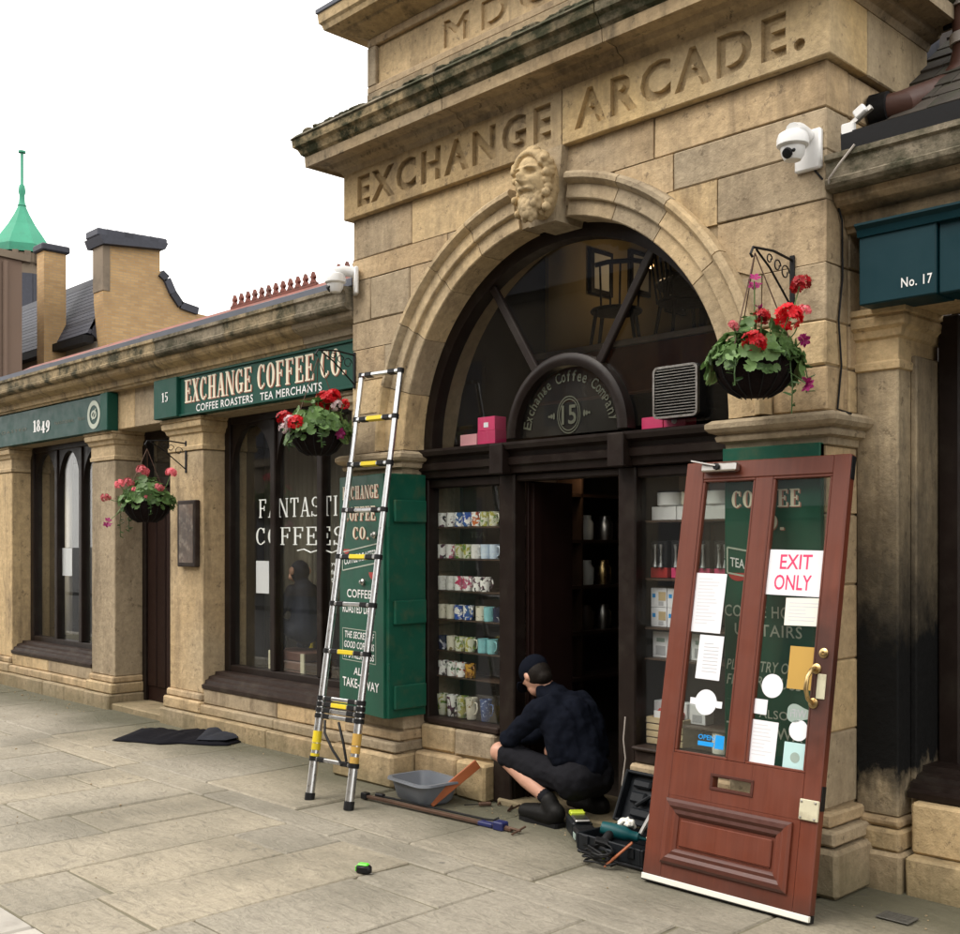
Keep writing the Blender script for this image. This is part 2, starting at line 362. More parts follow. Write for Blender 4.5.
def paving():
    t = NT('paving_flag'); v = t.coord(rand=41)
    c = t.mix(t.ramp(t.noise(v, 1.3, 6, .6), (.3,0.),(.7,1.)), (.395,.355,.285), (.285,.255,.20))
    c = t.mix(t.ramp(t.rand(), (0.,.1),(1.,.8)), c, t.mix(t.rand(), (.22,.215,.185), (.43,.37,.27)))
    c = t.mix(1, c, t.ramp(t.noise(v, 40, 5, .75), (.2,.66),(.8,1.22)), 'MULTIPLY')
    lam = t.noise(t.coord((3.5,9,1), 17), 1.8, 7, .7, 1.5); c = t.mix(t.ramp(lam,(.54,0.),(.66,.6)), c, (.17,.15,.12))
    w = t.n('ShaderNodeNewGeometry').outputs['Position']
    big = t.n('ShaderNodeTexNoise'); big.inputs['Scale'].default_value = .8; big.inputs['Detail'].default_value = 6; t.l(w, big.inputs['Vector'])
    c = t.mix(t.ramp(big.outputs['Fac'], (.46,0.),(.64,.6)), c, (.135,.125,.095))
    sy = t.n('ShaderNodeSeparateXYZ'); t.l(w, sy.inputs[0])
    ad = t.n('ShaderNodeMath', operation='MULTIPLY_ADD'); t.l(big.outputs['Fac'], ad.inputs[0]); ad.inputs[1].default_value = .9; t.l(sy.outputs['Y'], ad.inputs[2])
    c = t.mix(t.ramp(t.sub(ad.outputs[0], -1.2, 1.0), (.42,0.),(.70,.85)), c, (.085,.084,.052))      # algae along the foot of the wall
    c = t.mix(t.ramp(t.noise(v, 90, 3), (.66,0.),(.74,.5)), c, (.07,.065,.055))
    vo_ = t.n('ShaderNodeTexVoronoi'); vo_.inputs['Scale'].default_value = 2.6; t.l(w, vo_.inputs['Vector']); c = t.mix(t.ramp(vo_.outputs['Distance'], (.040,.55),(.052,0.)), c, (.10,.095,.085))
    rr = t.ramp(t.noise(v, 6, 5), (.3,.55),(.7,.85))
    return t.fin(c, rr, t.bump(t.noise(v, 50, 4, .7), .5, .005, t.bump(lam, .8, .018)), 0, .35)
M['flag'] = paving()
M['joint'] = pm('paving_joint', (.15,.135,.09), .95, var=.5, scale=8, bump=.6, rand=0)
M['drain'] = pm('worn_drain_iron', (.09,.085,.072), .7, var=.4, scale=20, bump=.4)
M['kerb'] = pm('kerb_stone', (.44,.41,.36), .8, var=.2, scale=9, bump=.3, dirt=(.22,.2,.17))
M['asphalt'] = pm('asphalt', (.05,.05,.052), .85, var=.35, scale=60, bump=.5, bscale=200, rand=0)
M['brown'] = pm('dark_brown_paint', (.016,.010,.008), .42, var=.35, scale=10, bump=.15, spec=.22, dirt=(.028,.022,.017), dscale=6)
M['brown2'] = pm('dark_brown_door', (.020,.009,.007), .45, var=.4, scale=8, bump=.15, spec=.2)
M['brown_pale'] = pm('brown_sill_paint', (.03,.019,.015), .55, spec=.2, var=.35, scale=12, bump=.2, dirt=(.06,.047,.036), dscale=7)  # paler brown for the coffee shop sills and notice case
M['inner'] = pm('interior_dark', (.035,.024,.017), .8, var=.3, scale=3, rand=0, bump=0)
M['inner_shelf'] = pm('interior_shelf_wood', (.06,.032,.018), .5, var=.35, scale=9)
M['yellow_wall'] = pm('interior_ochre_wall', (.42,.32,.15), .8, var=.1, scale=2, rand=0, bump=0)
M['orange_wood'] = pm('varnished_lining', (.20,.06,.02), .4, var=.35, scale=9)
M['green'] = pm('green_gloss_paint', (.007,.082,.048), .42, spec=.28, var=.22, scale=7, bump=.12, bscale=30, rand=.06, dirt=(.012,.06,.04), dscale=5)
M['green_side'] = pm('green_paint_worn', (.008,.085,.052), .45, spec=.28, var=.25, scale=7, bump=.12, bscale=30, rand=.04, dirt=(.05,.09,.05), dscale=9)
M['sign_green'] = pm('sign_green', (.007,.062,.043), .5, var=.15, scale=4, bump=.05, rand=0, spec=.2)
M['sign_dark'] = pm('sign_dark_green', (.008,.048,.038), .45, var=.2, scale=4, bump=.05, rand=0, spec=.22)
M['blue'] = pm('blue_sign_paint', (.004,.032,.042), .45, var=.15, scale=4, bump=.06, rand=.06, spec=.2)
M['cream'] = pm('cream_letter', (.78,.70,.54), .5, var=.06, bump=0, rand=0)
M['white'] = pm('white_paint', (.8,.8,.79), .45, var=.05, bump=.05, rand=.02)
M['letter_edge'] = pm('letter_shade', (.42,.16,.10), .5, var=.1, bump=0, rand=0)
M['faded'] = pm('faded_letter', (.42,.46,.38), .5, var=.1, bump=0, rand=0)
M['gold_faint'] = pm('faint_gold_letter', (.09,.085,.045), .5, var=.1, bump=0, rand=0)
M['glassink'] = pm('window_lettering', (.72,.75,.72), .5, var=.05, bump=0, rand=0)
M['etch'] = pm('etched_letter', (.06,.063,.038), .6, var=.1, bump=0, rand=0)
M['red_sign'] = pm('red_motif', (.42,.03,.025), .5, var=.1, bump=0, rand=0)
M['pink_ink'] = pm('pink_ink', (.80,.035,.14), .5, var=.05, bump=0, rand=0)
M['paper'] = pm('paper', (.80,.80,.84), .7, var=.03, scale=5, bump=.05, rand=.03)
M['paper_cream'] = pm('paper_cream', (.78,.77,.70), .7, var=.03, scale=5, bump=.05, rand=.03)
M['ink'] = pm('grey_print', (.42,.42,.45), .7, var=.1, bump=0, rand=0)
M['ink_pale'] = pm('faint_print', (.62,.62,.65), .7, var=.1, bump=0, rand=0)
M['gold'] = pm('ochre_card', (.50,.30,.06), .6, var=.08, scale=5, bump=.05, rand=0)
M['mint'] = pm('mint_card', (.45,.66,.66), .6, var=.06, bump=.05, rand=0)
M['cyan'] = pm('cyan_sticker', (.01,.30,.75), .4, var=.1, bump=0, rand=0)
M['sticker'] = pm('window_sticker', (.30,.38,.34), .5, var=.1, bump=0, rand=0)
M['alu'] = pm('aluminium', (.72,.73,.74), .32, 1, var=.06, scale=20, bump=.05, rand=.04)
M['steel'] = pm('bare_steel', (.52,.50,.47), .35, 1, var=.1, scale=20, bump=.05)
M['blackplast'] = pm('black_plastic', (.010,.010,.011), .5, var=.2, scale=20, bump=.1, spec=.25)
M['greyplast'] = pm('grey_plastic', (.16,.175,.20), .4, var=.06, scale=6, bump=.05, rand=0)
M['caseplast'] = pm('case_plastic', (.010,.012,.015), .45, var=.2, scale=20, bump=.15, spec=.25)
M['whiteplast'] = pm('white_plastic', (.74,.74,.73), .35, var=.04, bump=0, rand=0)
M['yellow'] = pm('yellow_plastic', (.75,.58,.02), .45, var=.08, bump=0)
M['lime'] = pm('lime_plastic', (.12,.75,.04), .4, var=.08, bump=0)
M['limey'] = pm('lime_yellow_plastic', (.60,.72,.05), .4, var=.08, bump=0)
M['teal'] = pm('teal_plastic', (.004,.085,.095), .4, var=.08, bump=0)
M['bluem'] = pm('blue_casting', (.012,.018,.10), .5, var=.2)
M['brass'] = pm('worn_brass', (.62,.44,.20), .32, 1, var=.15, scale=30, bump=.1)
M['creammetal'] = pm('cream_metal', (.62,.58,.42), .45, var=.12, scale=20, bump=.1, dirt=(.3,.26,.17), dscale=12)
M['iron'] = pm('black_iron', (.010,.010,.011), .55, 0, var=.2, bump=.15, spec=.2)
M['rust'] = pm('rusty_bar', (.10,.055,.035), .65, .3, var=.4, scale=25, bump=.4)
M['rawwood'] = pm('raw_wood', (.40,.25,.12), .7, var=.25, scale=8, bump=.2, bscale=40)
M['crate'] = pm('pale_crate_wood', (.55,.42,.24), .7, var=.2, scale=8, bump=.2)
M['orangewood'] = pm('orange_stained_wood', (.36,.10,.03), .5, var=.25, scale=8, bump=.2)
M['bark'] = pm('basket_fibre', (.012,.008,.008), .95, var=.5, scale=40, bump=1, bscale=90, rand=0, spec=.1)
M['lead'] = pm('lead_flashing', (.12,.13,.16), .6, 0, spec=.25, var=.2, scale=6, bump=.3, bscale=18)
M['slate'] = pm('blue_slate', (.06,.063,.08), .6, spec=.25, var=.3, scale=9, bump=.4, bscale=30, rand=.25)
M['stoneslate'] = pm('stone_slate', (.085,.07,.055), .85, var=.45, scale=10, bump=.7, bscale=35, rand=.25, dirt=(.04,.045,.022), dscale=5)
M['clay'] = pm('red_clay_tile', (.20,.055,.035), .75, var=.35, scale=14, bump=.4, dirt=(.06,.045,.035), dscale=6)
M['terracotta'] = pm('terracotta_pipe', (.10,.042,.028), .55, var=.3, scale=10, bump=.2)
M['copper'] = pm('green_copper', (.06,.29,.185), .65, var=.25, scale=1.2, bump=.2, rand=.05, spec=.2, dirt=(.05,.17,.12), dscale=.8)
M['lightlead'] = pm('pale_collar', (.55,.5,.45), .6)
M['farstone'] = pm('far_stone', (.20,.155,.11), .9, var=.25, scale=1.2, bump=.2, dirt=(.08,.065,.05), dscale=1)
M['farbrown'] = pm('far_brown_render', (.17,.115,.085), .9, var=.12, scale=1.2, bump=.2, rand=0)
M['cream_render'] = pm('cream_render', (.56,.50,.40), .9, var=.08, scale=2, bump=.1)
M['opp'] = pm('opposite_stone', (.16,.125,.085), .9, var=.3, scale=1.2, bump=.2, rand=0)
def brickmat():
    t = NT('buff_brick'); v = t.coord(kind='Object')
    sp = t.n('ShaderNodeSeparateXYZ'); t.l(v, sp.inputs[0]); ad = t.n('ShaderNodeMath', operation='ADD'); t.l(sp.outputs['X'], ad.inputs[0]); t.l(sp.outputs['Y'], ad.inputs[1])
    cb = t.n('ShaderNodeCombineXYZ'); t.l(ad.outputs[0], cb.inputs['X']); t.l(sp.outputs['Z'], cb.inputs['Y'])
    b = t.n('ShaderNodeTexBrick'); t.l(cb.outputs[0], b.inputs['Vector']); b.inputs['Scale'].default_value = 1
    b.inputs['Brick Width'].default_value = .235; b.inputs['Row Height'].default_value = .078; b.inputs['Mortar Size'].default_value = .008
    b.inputs['Color1'].default_value = (.47,.30,.135,1); b.inputs['Color2'].default_value = (.38,.23,.10,1); b.inputs['Mortar'].default_value = (.32,.25,.16,1)
    c = t.mix(t.ramp(t.noise(v, 1.1, 5), (.45,0.),(.75,.5)), b.outputs['Color'], (.24,.155,.08))
    return t.fin(c, .9)
M['brick'] = brickmat()
def wood_red():
    t = NT('red_mahogany_paint'); v = t.coord(); vg = t.coord((26,26,1.1))
    c = t.mix(t.noise(vg, 2, 5, .6, .5), (.095,.022,.011), (.18,.045,.023))
    c = t.mix(t.ramp(t.noise(v, 3, 6), (.5,0.),(.75,.5)), c, (.10,.022,.012))
    sp = t.n('ShaderNodeSeparateXYZ'); t.l(v, sp.inputs[0])
    # hand wear round the handle and foot-worn dirt along the bottom rail
    d = t.n('ShaderNodeVectorMath', operation='DISTANCE'); mp = t.n('ShaderNodeMapping'); mp.inputs['Scale'].default_value = (3.2,1,1); t.l(v, mp.inputs[0]); t.l(mp.outputs[0], d.inputs[0]); d.inputs[1].default_value = (.80*3.2,0,.98)
    na = t.n('ShaderNodeMath', operation='MULTIPLY_ADD'); t.l(t.noise(v, 14, 5), na.inputs[0]); na.inputs[1].default_value = .25; t.l(d.outputs['Value'], na.inputs[2])
    c = t.mix(t.ramp(na.outputs[0], (.25,.85),(.55,0.)), c, (.035,.014,.010))
    nb = t.n('ShaderNodeMath', operation='MULTIPLY_ADD'); t.l(t.noise(v, 8, 5), nb.inputs[0]); nb.inputs[1].default_value = .16; t.l(sp.outputs['Z'], nb.inputs[2])
    c = t.mix(t.ramp(nb.outputs[0], (.08,.8),(.22,0.)), c, (.05,.02,.014))
    return t.fin(c, t.ramp(t.noise(v, 7), (.3,.36),(.7,.55)), t.bump(t.noise(vg, 3, 4), .12, .003), 0, .45)
M['door_red'] = wood_red()
M['door_dark'] = pm('dark_mahogany_moulding', (.075,.020,.012), .42, var=.35, scale=10, bump=.15)
def glassmat(name, tint=(.97,.98,.97), rough=0., refl=1.0, dirt=.015):
    t = NT(name); t.t.nodes.remove(t.b)
    tr = t.n('ShaderNodeBsdfTransparent'); tr.inputs[0].default_value = tint+(1,)
    gl = t.n('ShaderNodeBsdfGlossy'); gl.inputs['Roughness'].default_value = rough; gl.inputs[0].default_value = (refl,refl,refl,1)
    lw_ = t.n('ShaderNodeLayerWeight'); lw_.inputs[0].default_value = .5        # Schlick: .04 + .96 (1-cos)^5, the same from both faces
    p5 = t.n('ShaderNodeMath', operation='POWER'); t.l(lw_.outputs['Facing'], p5.inputs[0]); p5.inputs[1].default_value = 5
    fr = t.n('ShaderNodeMath', operation='MULTIPLY_ADD'); t.l(p5.outputs[0], fr.inputs[0]); fr.inputs[1].default_value = .96; fr.inputs[2].default_value = .035
    v = t.coord(); nb = t.bump(t.noise(v, 2.0, 1), .03, .01); t.l(nb, gl.inputs['Normal'])
    mx = t.n('ShaderNodeMixShader'); t.l(fr.outputs[0], mx.inputs[0]); t.l(tr.outputs[0], mx.inputs[1]); t.l(gl.outputs[0], mx.inputs[2])
    df = t.n('ShaderNodeBsdfDiffuse'); df.inputs[0].default_value = (.5,.5,.46,1)
    m2 = t.n('ShaderNodeMixShader'); t.l(t.ramp(t.noise(t.coord((1,1,.5)), 4, 6), (.4,dirt*.3),(.75,dirt)), m2.inputs[0]); t.l(mx.outputs[0], m2.inputs[1]); t.l(df.outputs[0], m2.inputs[2])
    t.l(m2.outputs[0], t.out.inputs[0]); return t.m
M['glass'] = glassmat('window_glass'); M['glass_old'] = glassmat('old_window_glass', (.62,.64,.56), dirt=.06); M['glass_door'] = glassmat('door_glass', (.93,.95,.93), dirt=.02)
def leafmat(name, c1, c2):
    t = NT(name); v = t.coord(rand=9); c = t.mix(t.noise(v, 25, 4), c1, c2); c = t.mix(t.rand(), t.mix(1, c, (.55,.6,.5), 'MULTIPLY'), sh(c2, 1.3)); c = t.mix(t.ramp(t.noise(v, 60, 2), (.55,0.),(.7,.4)), c, sh(c2, 1.6))
    m = t.fin(c, .5, None, 0, .4); t.b.inputs['Subsurface Weight'].default_value = 0
    tl = t.n('ShaderNodeBsdfTranslucent'); t.l(c, tl.inputs[0]); mx = t.n('ShaderNodeMixShader'); mx.inputs[0].default_value = .25
    t.l(t.b.outputs[0], mx.inputs[1]); t.l(tl.outputs[0], mx.inputs[2]); t.l(mx.outputs[0], t.out.inputs[0]); return m
M['leaf'] = leafmat('geranium_leaf', (.035,.095,.018), (.14,.24,.08)); M['leaf_dark'] = leafmat('trailing_leaf', (.02,.06,.012), (.05,.10,.03))
M['red'] = leafmat('red_petal', (.50,.003,.010), (.66,.008,.018)); M['pink'] = leafmat('pink_petal', (.75,.08,.13), (.82,.18,.22)); M['lilac'] = leafmat('pale_pink_petal', (.72,.42,.52), (.8,.6,.66)); M['magenta'] = leafmat('magenta_petal', (.22,.006,.09), (.38,.01,.16))
M['skin'] = pm('skin', (.55,.30,.21), .5, var=.12, scale=12, bump=.08, rand=0)
M['navy'] = pm('black_navy_fleece', (.006,.0075,.013), .9, var=.35, scale=18, bump=.4, bscale=50, rand=0, spec=.06)
M['shorts'] = pm('charcoal_cotton', (.014,.014,.017), .9, var=.35, scale=14, bump=.4, bscale=60, rand=0, spec=.06)
M['boot'] = pm('black_leather', (.008,.0075,.007), .55, var=.35, scale=20, bump=.3, rand=0, spec=.15)
M['hair'] = pm('dark_hair', (.012,.009,.007), .6, var=.4, scale=40, bump=.8, bscale=120, rand=0, spec=.12)
M['cloth'] = pm('black_sheet', (.008,.008,.011), .85, var=.3, scale=9, bump=.3, rand=0, spec=.08)
M['cloth2'] = pm('grey_sheet_back', (.03,.032,.040), .85, var=.3, scale=9, bump=.3, rand=0, spec=.08)
M['monkey'] = pm('painted_fur', (.014,.017,.028), .6, spec=.2, var=.5, scale=18, bump=.5, rand=0)
M['streak_voile'] = pm('reflection_streak_curtain', (.17,.155,.115), .9, var=.2, scale=6, bump=.1, rand=0)  # added curtain folds standing in for streaky reflections in the wing glass
M['pinkbox'] = pm('pink_carton', (.62,.045,.15), .45, var=.08, bump=0); M['pinkbox2'] = pm('pale_pink_carton', (.70,.33,.36), .5, var=.08, bump=0)
M['lampglow'] = None

# ================================================================== THE SETTING: ground
ground = MB().box(-400, 300, -300, 300, -.35, -.12).build('ground', M['asphalt']); tag(ground, kind='structure')
road = MB().box(-200, 120, -9.5, -2.86, -.119, -.10).build('road', M['asphalt']); tag(road, kind='structure')
pav = MB().box(-30, 8, -2.70, 1.0, -.2, -.008).build('pavement', M['joint']); tag(pav, kind='structure')
farpav = MB().box(-200, 120, -16, -9.5, -.115, 0).build('far_pavement', M['asphalt']); tag(farpav, kind='structure')
def flag(x0, x1, y0, y1):
    g = .004+rng.random()*.003; h = rng.uniform(-.003, .003)
    MB().cbox(x0+g, x1-g, y0+g, y1-g, -.06, h, rng.uniform(.005,.012), .004).build('paving_slab', M['flag'], pav)
# strip along the wall, a narrow band, then rows laid square to the wall
x = -15.0
while x < 1.5:
    w = rng.uniform(.75, 1.05)
    if abs(x+w+3.48) < .35: w = -3.48-x
    flag(x, x+w, -.82, .42); x += w
x = -15.0
while x < 1.5:
    w = rng.uniform(.8, 1.5)
    if abs(x+w+3.84) < .5: w = -3.84-x
    flag(x, x+w, -1.03, -.82); x += w
rows = [-15, -14.4, -13.85, -13.2, -12.6, -12.0, -11.4, -10.85, -10.2, -9.6, -9.0, -8.55, -8.10, -7.65, -7.22, -6.70, -6.15, -5.65, -5.13, -4.63, -4.08, -3.49, -2.97, -2.4, -1.8, -1.2, -.6, 0, .6, 1.2]
for i, (a, b) in enumerate(zip(rows, rows[1:])):
    ys = [-1.03]; y = -1.03-rng.choice((.35, .55, .8, .95))
    if abs(a+4.63) < .02: y = -2.36
    if abs(a+6.15) < .02: y = -1.83
    while y > -2.55: ys.append(y); y -= rng.uniform(.7, 1.15)
    ys.append(-2.70)
    for p, q in zip(ys, ys[1:]): flag(a, b, q, p)
kerb = MB().box(-30, 8, -2.86, -2.70, -.2, -.03).build('kerb', M['joint']); tag(kerb, kind='structure')
x = -20.
while x < 4:
    MB().cbox(x+.003, x+.912, -2.87, -2.704, -.115, .004, .012, .002).build('kerb_stone', M['kerb'], kerb); x += .915
gm = MB(); qg = random.Random(21)
for i in range(420):
    near = i < 300; gx = qg.uniform(-12, -1.9); gy = (qg.uniform(-.12, .04) if near else qg.uniform(-2.4, 0)) if gx < -5.9 else ((qg.uniform(-.16,.06) if gx > -5.35 else qg.uniform(-.22,-.12)) if near else qg.uniform(-2.4, -.2))
    r_ = qg.uniform(.002, .006) if i % 9 else qg.uniform(.006, .011); gm.ell((gx, gy, r_*.3), (r_, r_*qg.uniform(.6,1), r_*.6), None, 5, 3)
go = gm.build('grit', M['mortar']); tag(go, 'grit and mortar crumbs scattered on the paving along the wall foot', 'grit', kind='stuff')
# drain cover by the right-hand pier
gx, gy = G(897, 919)
dr = thing('drain_cover', 'small dark square drain cover in the paving by the sooty pier', 'drain cover', (gx, gy, .004))
MB().cbox(-.07, .07, -.05, .05, 0, .006, .002).build('frame', M['drain'], dr, world=False)
for k in range(5): MB().box(-.055, .055, -.038+k*.017, -.03+k*.017, .0065, .0085).build('bar', M['drain'], dr, world=False)

# ================================================================== ARCADE BUILDING (the stone bay with the arch)
BX0, BX1, XC, ZS, RI, RO = -5.89, -2.45, -4.16, 2.14, 1.20, 1.42
arc = thing('arcade_building', 'honey sandstone arcade front with a big round arch and carved lettering', 'building', (XC, 0, 0))
# mortar core behind the face stones
core = MB()
core.box(BX0+.012, -5.375, .012, .5, 0, ZS-.005).box(-2.955, BX1-.012, .012, .5, 0, ZS-.005)
n = 72
for i in range(n):
    xa = BX0+.012+(BX1-BX0-.024)*i/n; xb = BX0+.012+(BX1-BX0-.024)*(i+1)/n
    zc = [ZS+math.sqrt(max(0, (RI+.06)**2-(q-XC)**2)) for q in (xa, xb)]
    core.prism_y([(xa, zc[0]), (xb, zc[1]), (xb, 4.0), (xa, 4.0)], .012, .5)
core.build('wall_core', M['mortar'], arc)
MB().box(BX0+.012, BX1-.012, .51, .62, 3.5, 4.9).build('upper_core', M['mortar'], arc)
MB().box(BX1-.30, BX1-.012, .505, .95, 0, 4.3).build('return_core', M['mortar'], arc)
def arch_block(x0, x1, z0, z1, y0, y1, mat, RR=RO, name='stone_block'):
    g = .0028; x0 += g; x1 -= g; z0 += g; z1 -= g
    cx, cz = XC, ZS; y0 += rng.uniform(-.003, .003)
    near = min(max(cx, x0), x1)
    if (near-cx)**2+(max(z0, cz)-cz)**2 > RR**2 or z1 < cz:
        MB().cbox(x0, x1, y0, y1, z0, z1, rng.uniform(.003,.009), .0035).build(name, mat, arc); return
    n = 10; up = []; lo = []
    for i in range(n+1):
        q = x0+(x1-x0)*i/n; d = RR**2-(q-cx)**2; z = max(z0, cz+math.sqrt(d) if d > 0 else z0)
        if z < z1-.004: lo.append((q, z))
    if len(lo) < 2: return
    pts = lo+[(lo[-1][0], z1), (lo[0][0], z1)]
    MB().prism_y(pts, y0, y1).build(name, mat, arc)
LC = [2.14, 2.40, 2.62, 2.83, 3.01, 3.29, 3.43, 3.70]; RC = [2.14, 2.343, 2.544, 2.80, 3.08, 3.30, 3.49, 3.70]
for i, (a, b) in enumerate(zip(LC, LC[1:])):
    cuts = {0:[-5.89,-5.2], 1:[-5.89,-5.2], 2:[-5.89,-5.55,-5.0], 3:[-5.89,-5.1], 4:[-5.89,-5.70,-5.30,-4.7], 5:[-5.89,-4.95,-4.16], 6:[-5.89,-5.28,-4.16]}[i]
    for p, q in zip(cuts, cuts[1:]): arch_block(p, q, a, b, 0, .45 if p == -5.89 else .08, M['stone'])
for i, (a, b) in enumerate(zip(RC, RC[1:])):
    cuts = {0:[-3.3,-2.72,-2.45], 1:[-3.3,-2.72,-2.45], 2:[-3.3,-2.78,-2.45], 3:[-3.4,-2.45], 4:[-3.6,-3.02,-2.45], 5:[-3.9,-3.28,-2.45], 6:[-4.16,-3.4,-2.45]}[i]
    for p, q in zip(cuts, cuts[1:]): arch_block(p, q, a, b, 0, .20 if q == -2.45 else .08, M['stone'])
    MB().cbox(BX1-.28, BX1, .207, .93, a+.004, b-.004, .007, .0015).build('stone_block', M['stone'], arc)
# piers below the imposts
for (p, q) in ((BX0, -5.362), (-2.958, BX1)):
    zs = [.36, .70, 1.02, 1.36, 1.68, 1.985]
    for a, b in zip(zs, zs[1:]):
        MB().cbox(p, q, rng.uniform(-.002,.002), .45, a+.003, b-.003, rng.uniform(.003,.009), .003).build('stone_block', M['stone'], arc)
        if p > -4: MB().cbox(q-.28, q, .457, .93, a+.003, b-.003, .007, .0015).build('stone_block', M['stone'], arc)
    for z0, z1, o in ((0, .215, .10), (.22, .29, .075), (.293, .357, .04)):
        MB().cbox(p-o, q+(o if p > -4 else .0), -o, .44, z0+.002, z1-.002, .01 if o < .1 else .018, .002).build('plinth_stone', M['stone_base'], arc)
# impost mouldings
def ring_prof(x0, x1, yb, prof, retl=True, retr=True):     # moulding with mitred returns; prof = (overhang, z) from the bottom up, closed at the wall
    m = MB(); pr = [(-.05, prof[0][1])]+list(prof)+[(-.05, prof[-1][1])]
    st = []
    if retl: st.append(lambda o: (x0-o, yb))
    st.append(lambda o: (x0-(o if retl else 0), -o))
    st.append(lambda o: (x1+(o if retr else 0), -o))
    if retr: st.append(lambda o: (x1+o, yb))
    vs = []; fs = []; k = len(pr)
    for f in st:
        for o, z in pr: xx, yy = f(o); vs.append((xx, yy, z))
    for i in range(len(st)-1):
        for j in range(k): j2 = (j+1) % k; fs.append((i*k+j, i*k+j2, (i+1)*k+j2, (i+1)*k+j))
    fs += [tuple(range(k))[::-1], tuple((len(st)-1)*k+j for j in range(k))]
    return m.add(vs, fs)
IMP = [(.0,1.985),(.012,1.99),(.015,2.02),(.045,2.03),(.05,2.05),(.04,2.062),(.07,2.072),(.085,2.09),(.085,2.112),(.06,2.13),(.0,2.138)]
ring_prof(BX0, -5.372, .3, IMP).build('impost', M['stone_smooth'], arc, 25)
ring_prof(-2.952, BX1, .93, IMP, True, True).build('impost', M['stone_smooth'], arc, 25)
# archivolt
vo = [(RI,.172),(RI,.004),(RI+.006,-.002),(RI+.085,-.002),(RI+.088,-.026),(RI+.094,-.030),(RI+.165,-.024),(RI+.172,-.045),(RI+.19,-.066),(RI+.212,-.066),(RI+.228,-.05),(RI+.232,.02),(RI+.232,.172)]
angs = [0, 17, 34, 51, 66, 81.5, 98.5, 114, 129, 146, 163, 180]
for i, (a, b) in enumerate(zip(angs, angs[1:])):
    if i == 5: continue
    MB().arc(vo, XC, ZS, R(a+.12), R(b-.12), 9).build('voussoir', M['stone_smooth'], arc, 30)
MB().arc([(RI+.004,.16),(RI+.004,.02),(RI+.22,.02),(RI+.22,.16)], XC, ZS, 0, R(180), 40).build('arch_backing', M['mortar'], arc)
# keystone with the carved bearded head
kx = XC+.045
key = MB(); pts = [(-.10,3.30),(.10,3.30),(.145,3.70),(-.145,3.70)]
key.prism_y([(kx+a, b) for a, b in pts], -.055, .17); keyo = key.build('keystone', M['stone_smooth'], arc)
def carved_head():
    m = MB(); cx, cy, cz = kx+.02, -.125, 3.51; S = .9
    vs = []; fs = []; A, B = 64, 56
    g = lambda u, v, u0, v0, su, sv: math.exp(-((u-u0)/su)**2-((v-v0)/sv)**2)
    for i in range(B+1):
        t = math.pi*i/B
        for k in range(A):
            a = 2*math.pi*k/A; x = .118*math.sin(t)*math.cos(a); y = .125*math.sin(t)*math.sin(a); z = .165*math.cos(t)
            if y < 0:
                d = 0; u = x; v = z
                for sx in (-1, 1):
                    d -= .050*g(u,v,sx*.046,.026,.024,.015); d += .028*g(u,v,sx*.048,.026,.013,.010)
                    d += .026*g(u,v,sx*.046,.056,.034,.010); d += .014*g(u,v,sx*.062,-.02,.026,.026)
                    d += .020*g(u,v,sx*.030,-.068,.026,.012)
                d += .062*g(u,v,0,.0,.014,.036)+.030*g(u,v,0,-.030,.024,.010)
                d -= .032*g(u,v,0,-.088,.030,.007); d += .016*g(u,v,0,-.102,.022,.008); d += .012*g(u,v,0,.10,.06,.03)
                y -= d
            vs.append((cx+x, cy+y, cz+z))
    for i in range(B):
        for k in range(A): k2 = (k+1) % A; fs.append((i*A+k, i*A+k2, (i+1)*A+k2, (i+1)*A+k))
    m.add(vs, fs)
    q = random.Random(5)
    for i in range(26):                                   # hair curls
        a = R(-25+230*i/25); rr = .125+q.uniform(-.008,.012); m.ell((cx+rr*math.cos(a), cy-.035+q.uniform(-.03,.03), cz+.06+rr*.86*math.sin(a)), (.026,.035,.026), None, 10, 7)
    for i in range(18):
        a = R(15+150*i/17); m.ell((cx+.105*math.cos(a), cy-.065-.01*math.sin(a), cz+.055+.10*math.sin(a)), (.024,.026,.022), None, 10, 7)
    for sx in (-1, 1):                                    # side locks
        for k in range(7): m.ell((cx+sx*(.118+.008*math.sin(k*2)), cy-.03+.02*math.cos(k*2.4), cz+.06-.04*k), (.024,.034,.027), None, 10, 7)
    for i in range(46):                                   # beard curls
        u = q.uniform(-1, 1); v = q.random(); w = .105*(1-.5*v)
        z = cz-.065-.15*v-(.04*(1-abs(u))); 
        if abs(u)*w < .035 and v < .28: continue
        m.ell((cx+u*w, cy-.085+.075*abs(u)**2-.02*math.sin(v*3)+q.uniform(-.008,.008), z), (.020,.024,.028), None, 9, 6)
    m.ell((cx, cy-.04, cz-.13), (.08,.07,.09)); m.ell((cx, cy+.05, cz-.02), (.12,.12,.20))
    m.v = [(cx+(x-cx)*S, cy+(y-cy)*S, cz+(z-cz)*S) for x, y, z in m.v]
    o = m.build('carved_head', M['head'], keyo, world=True); remesh(o, .0042, 0); return o
carved_head()
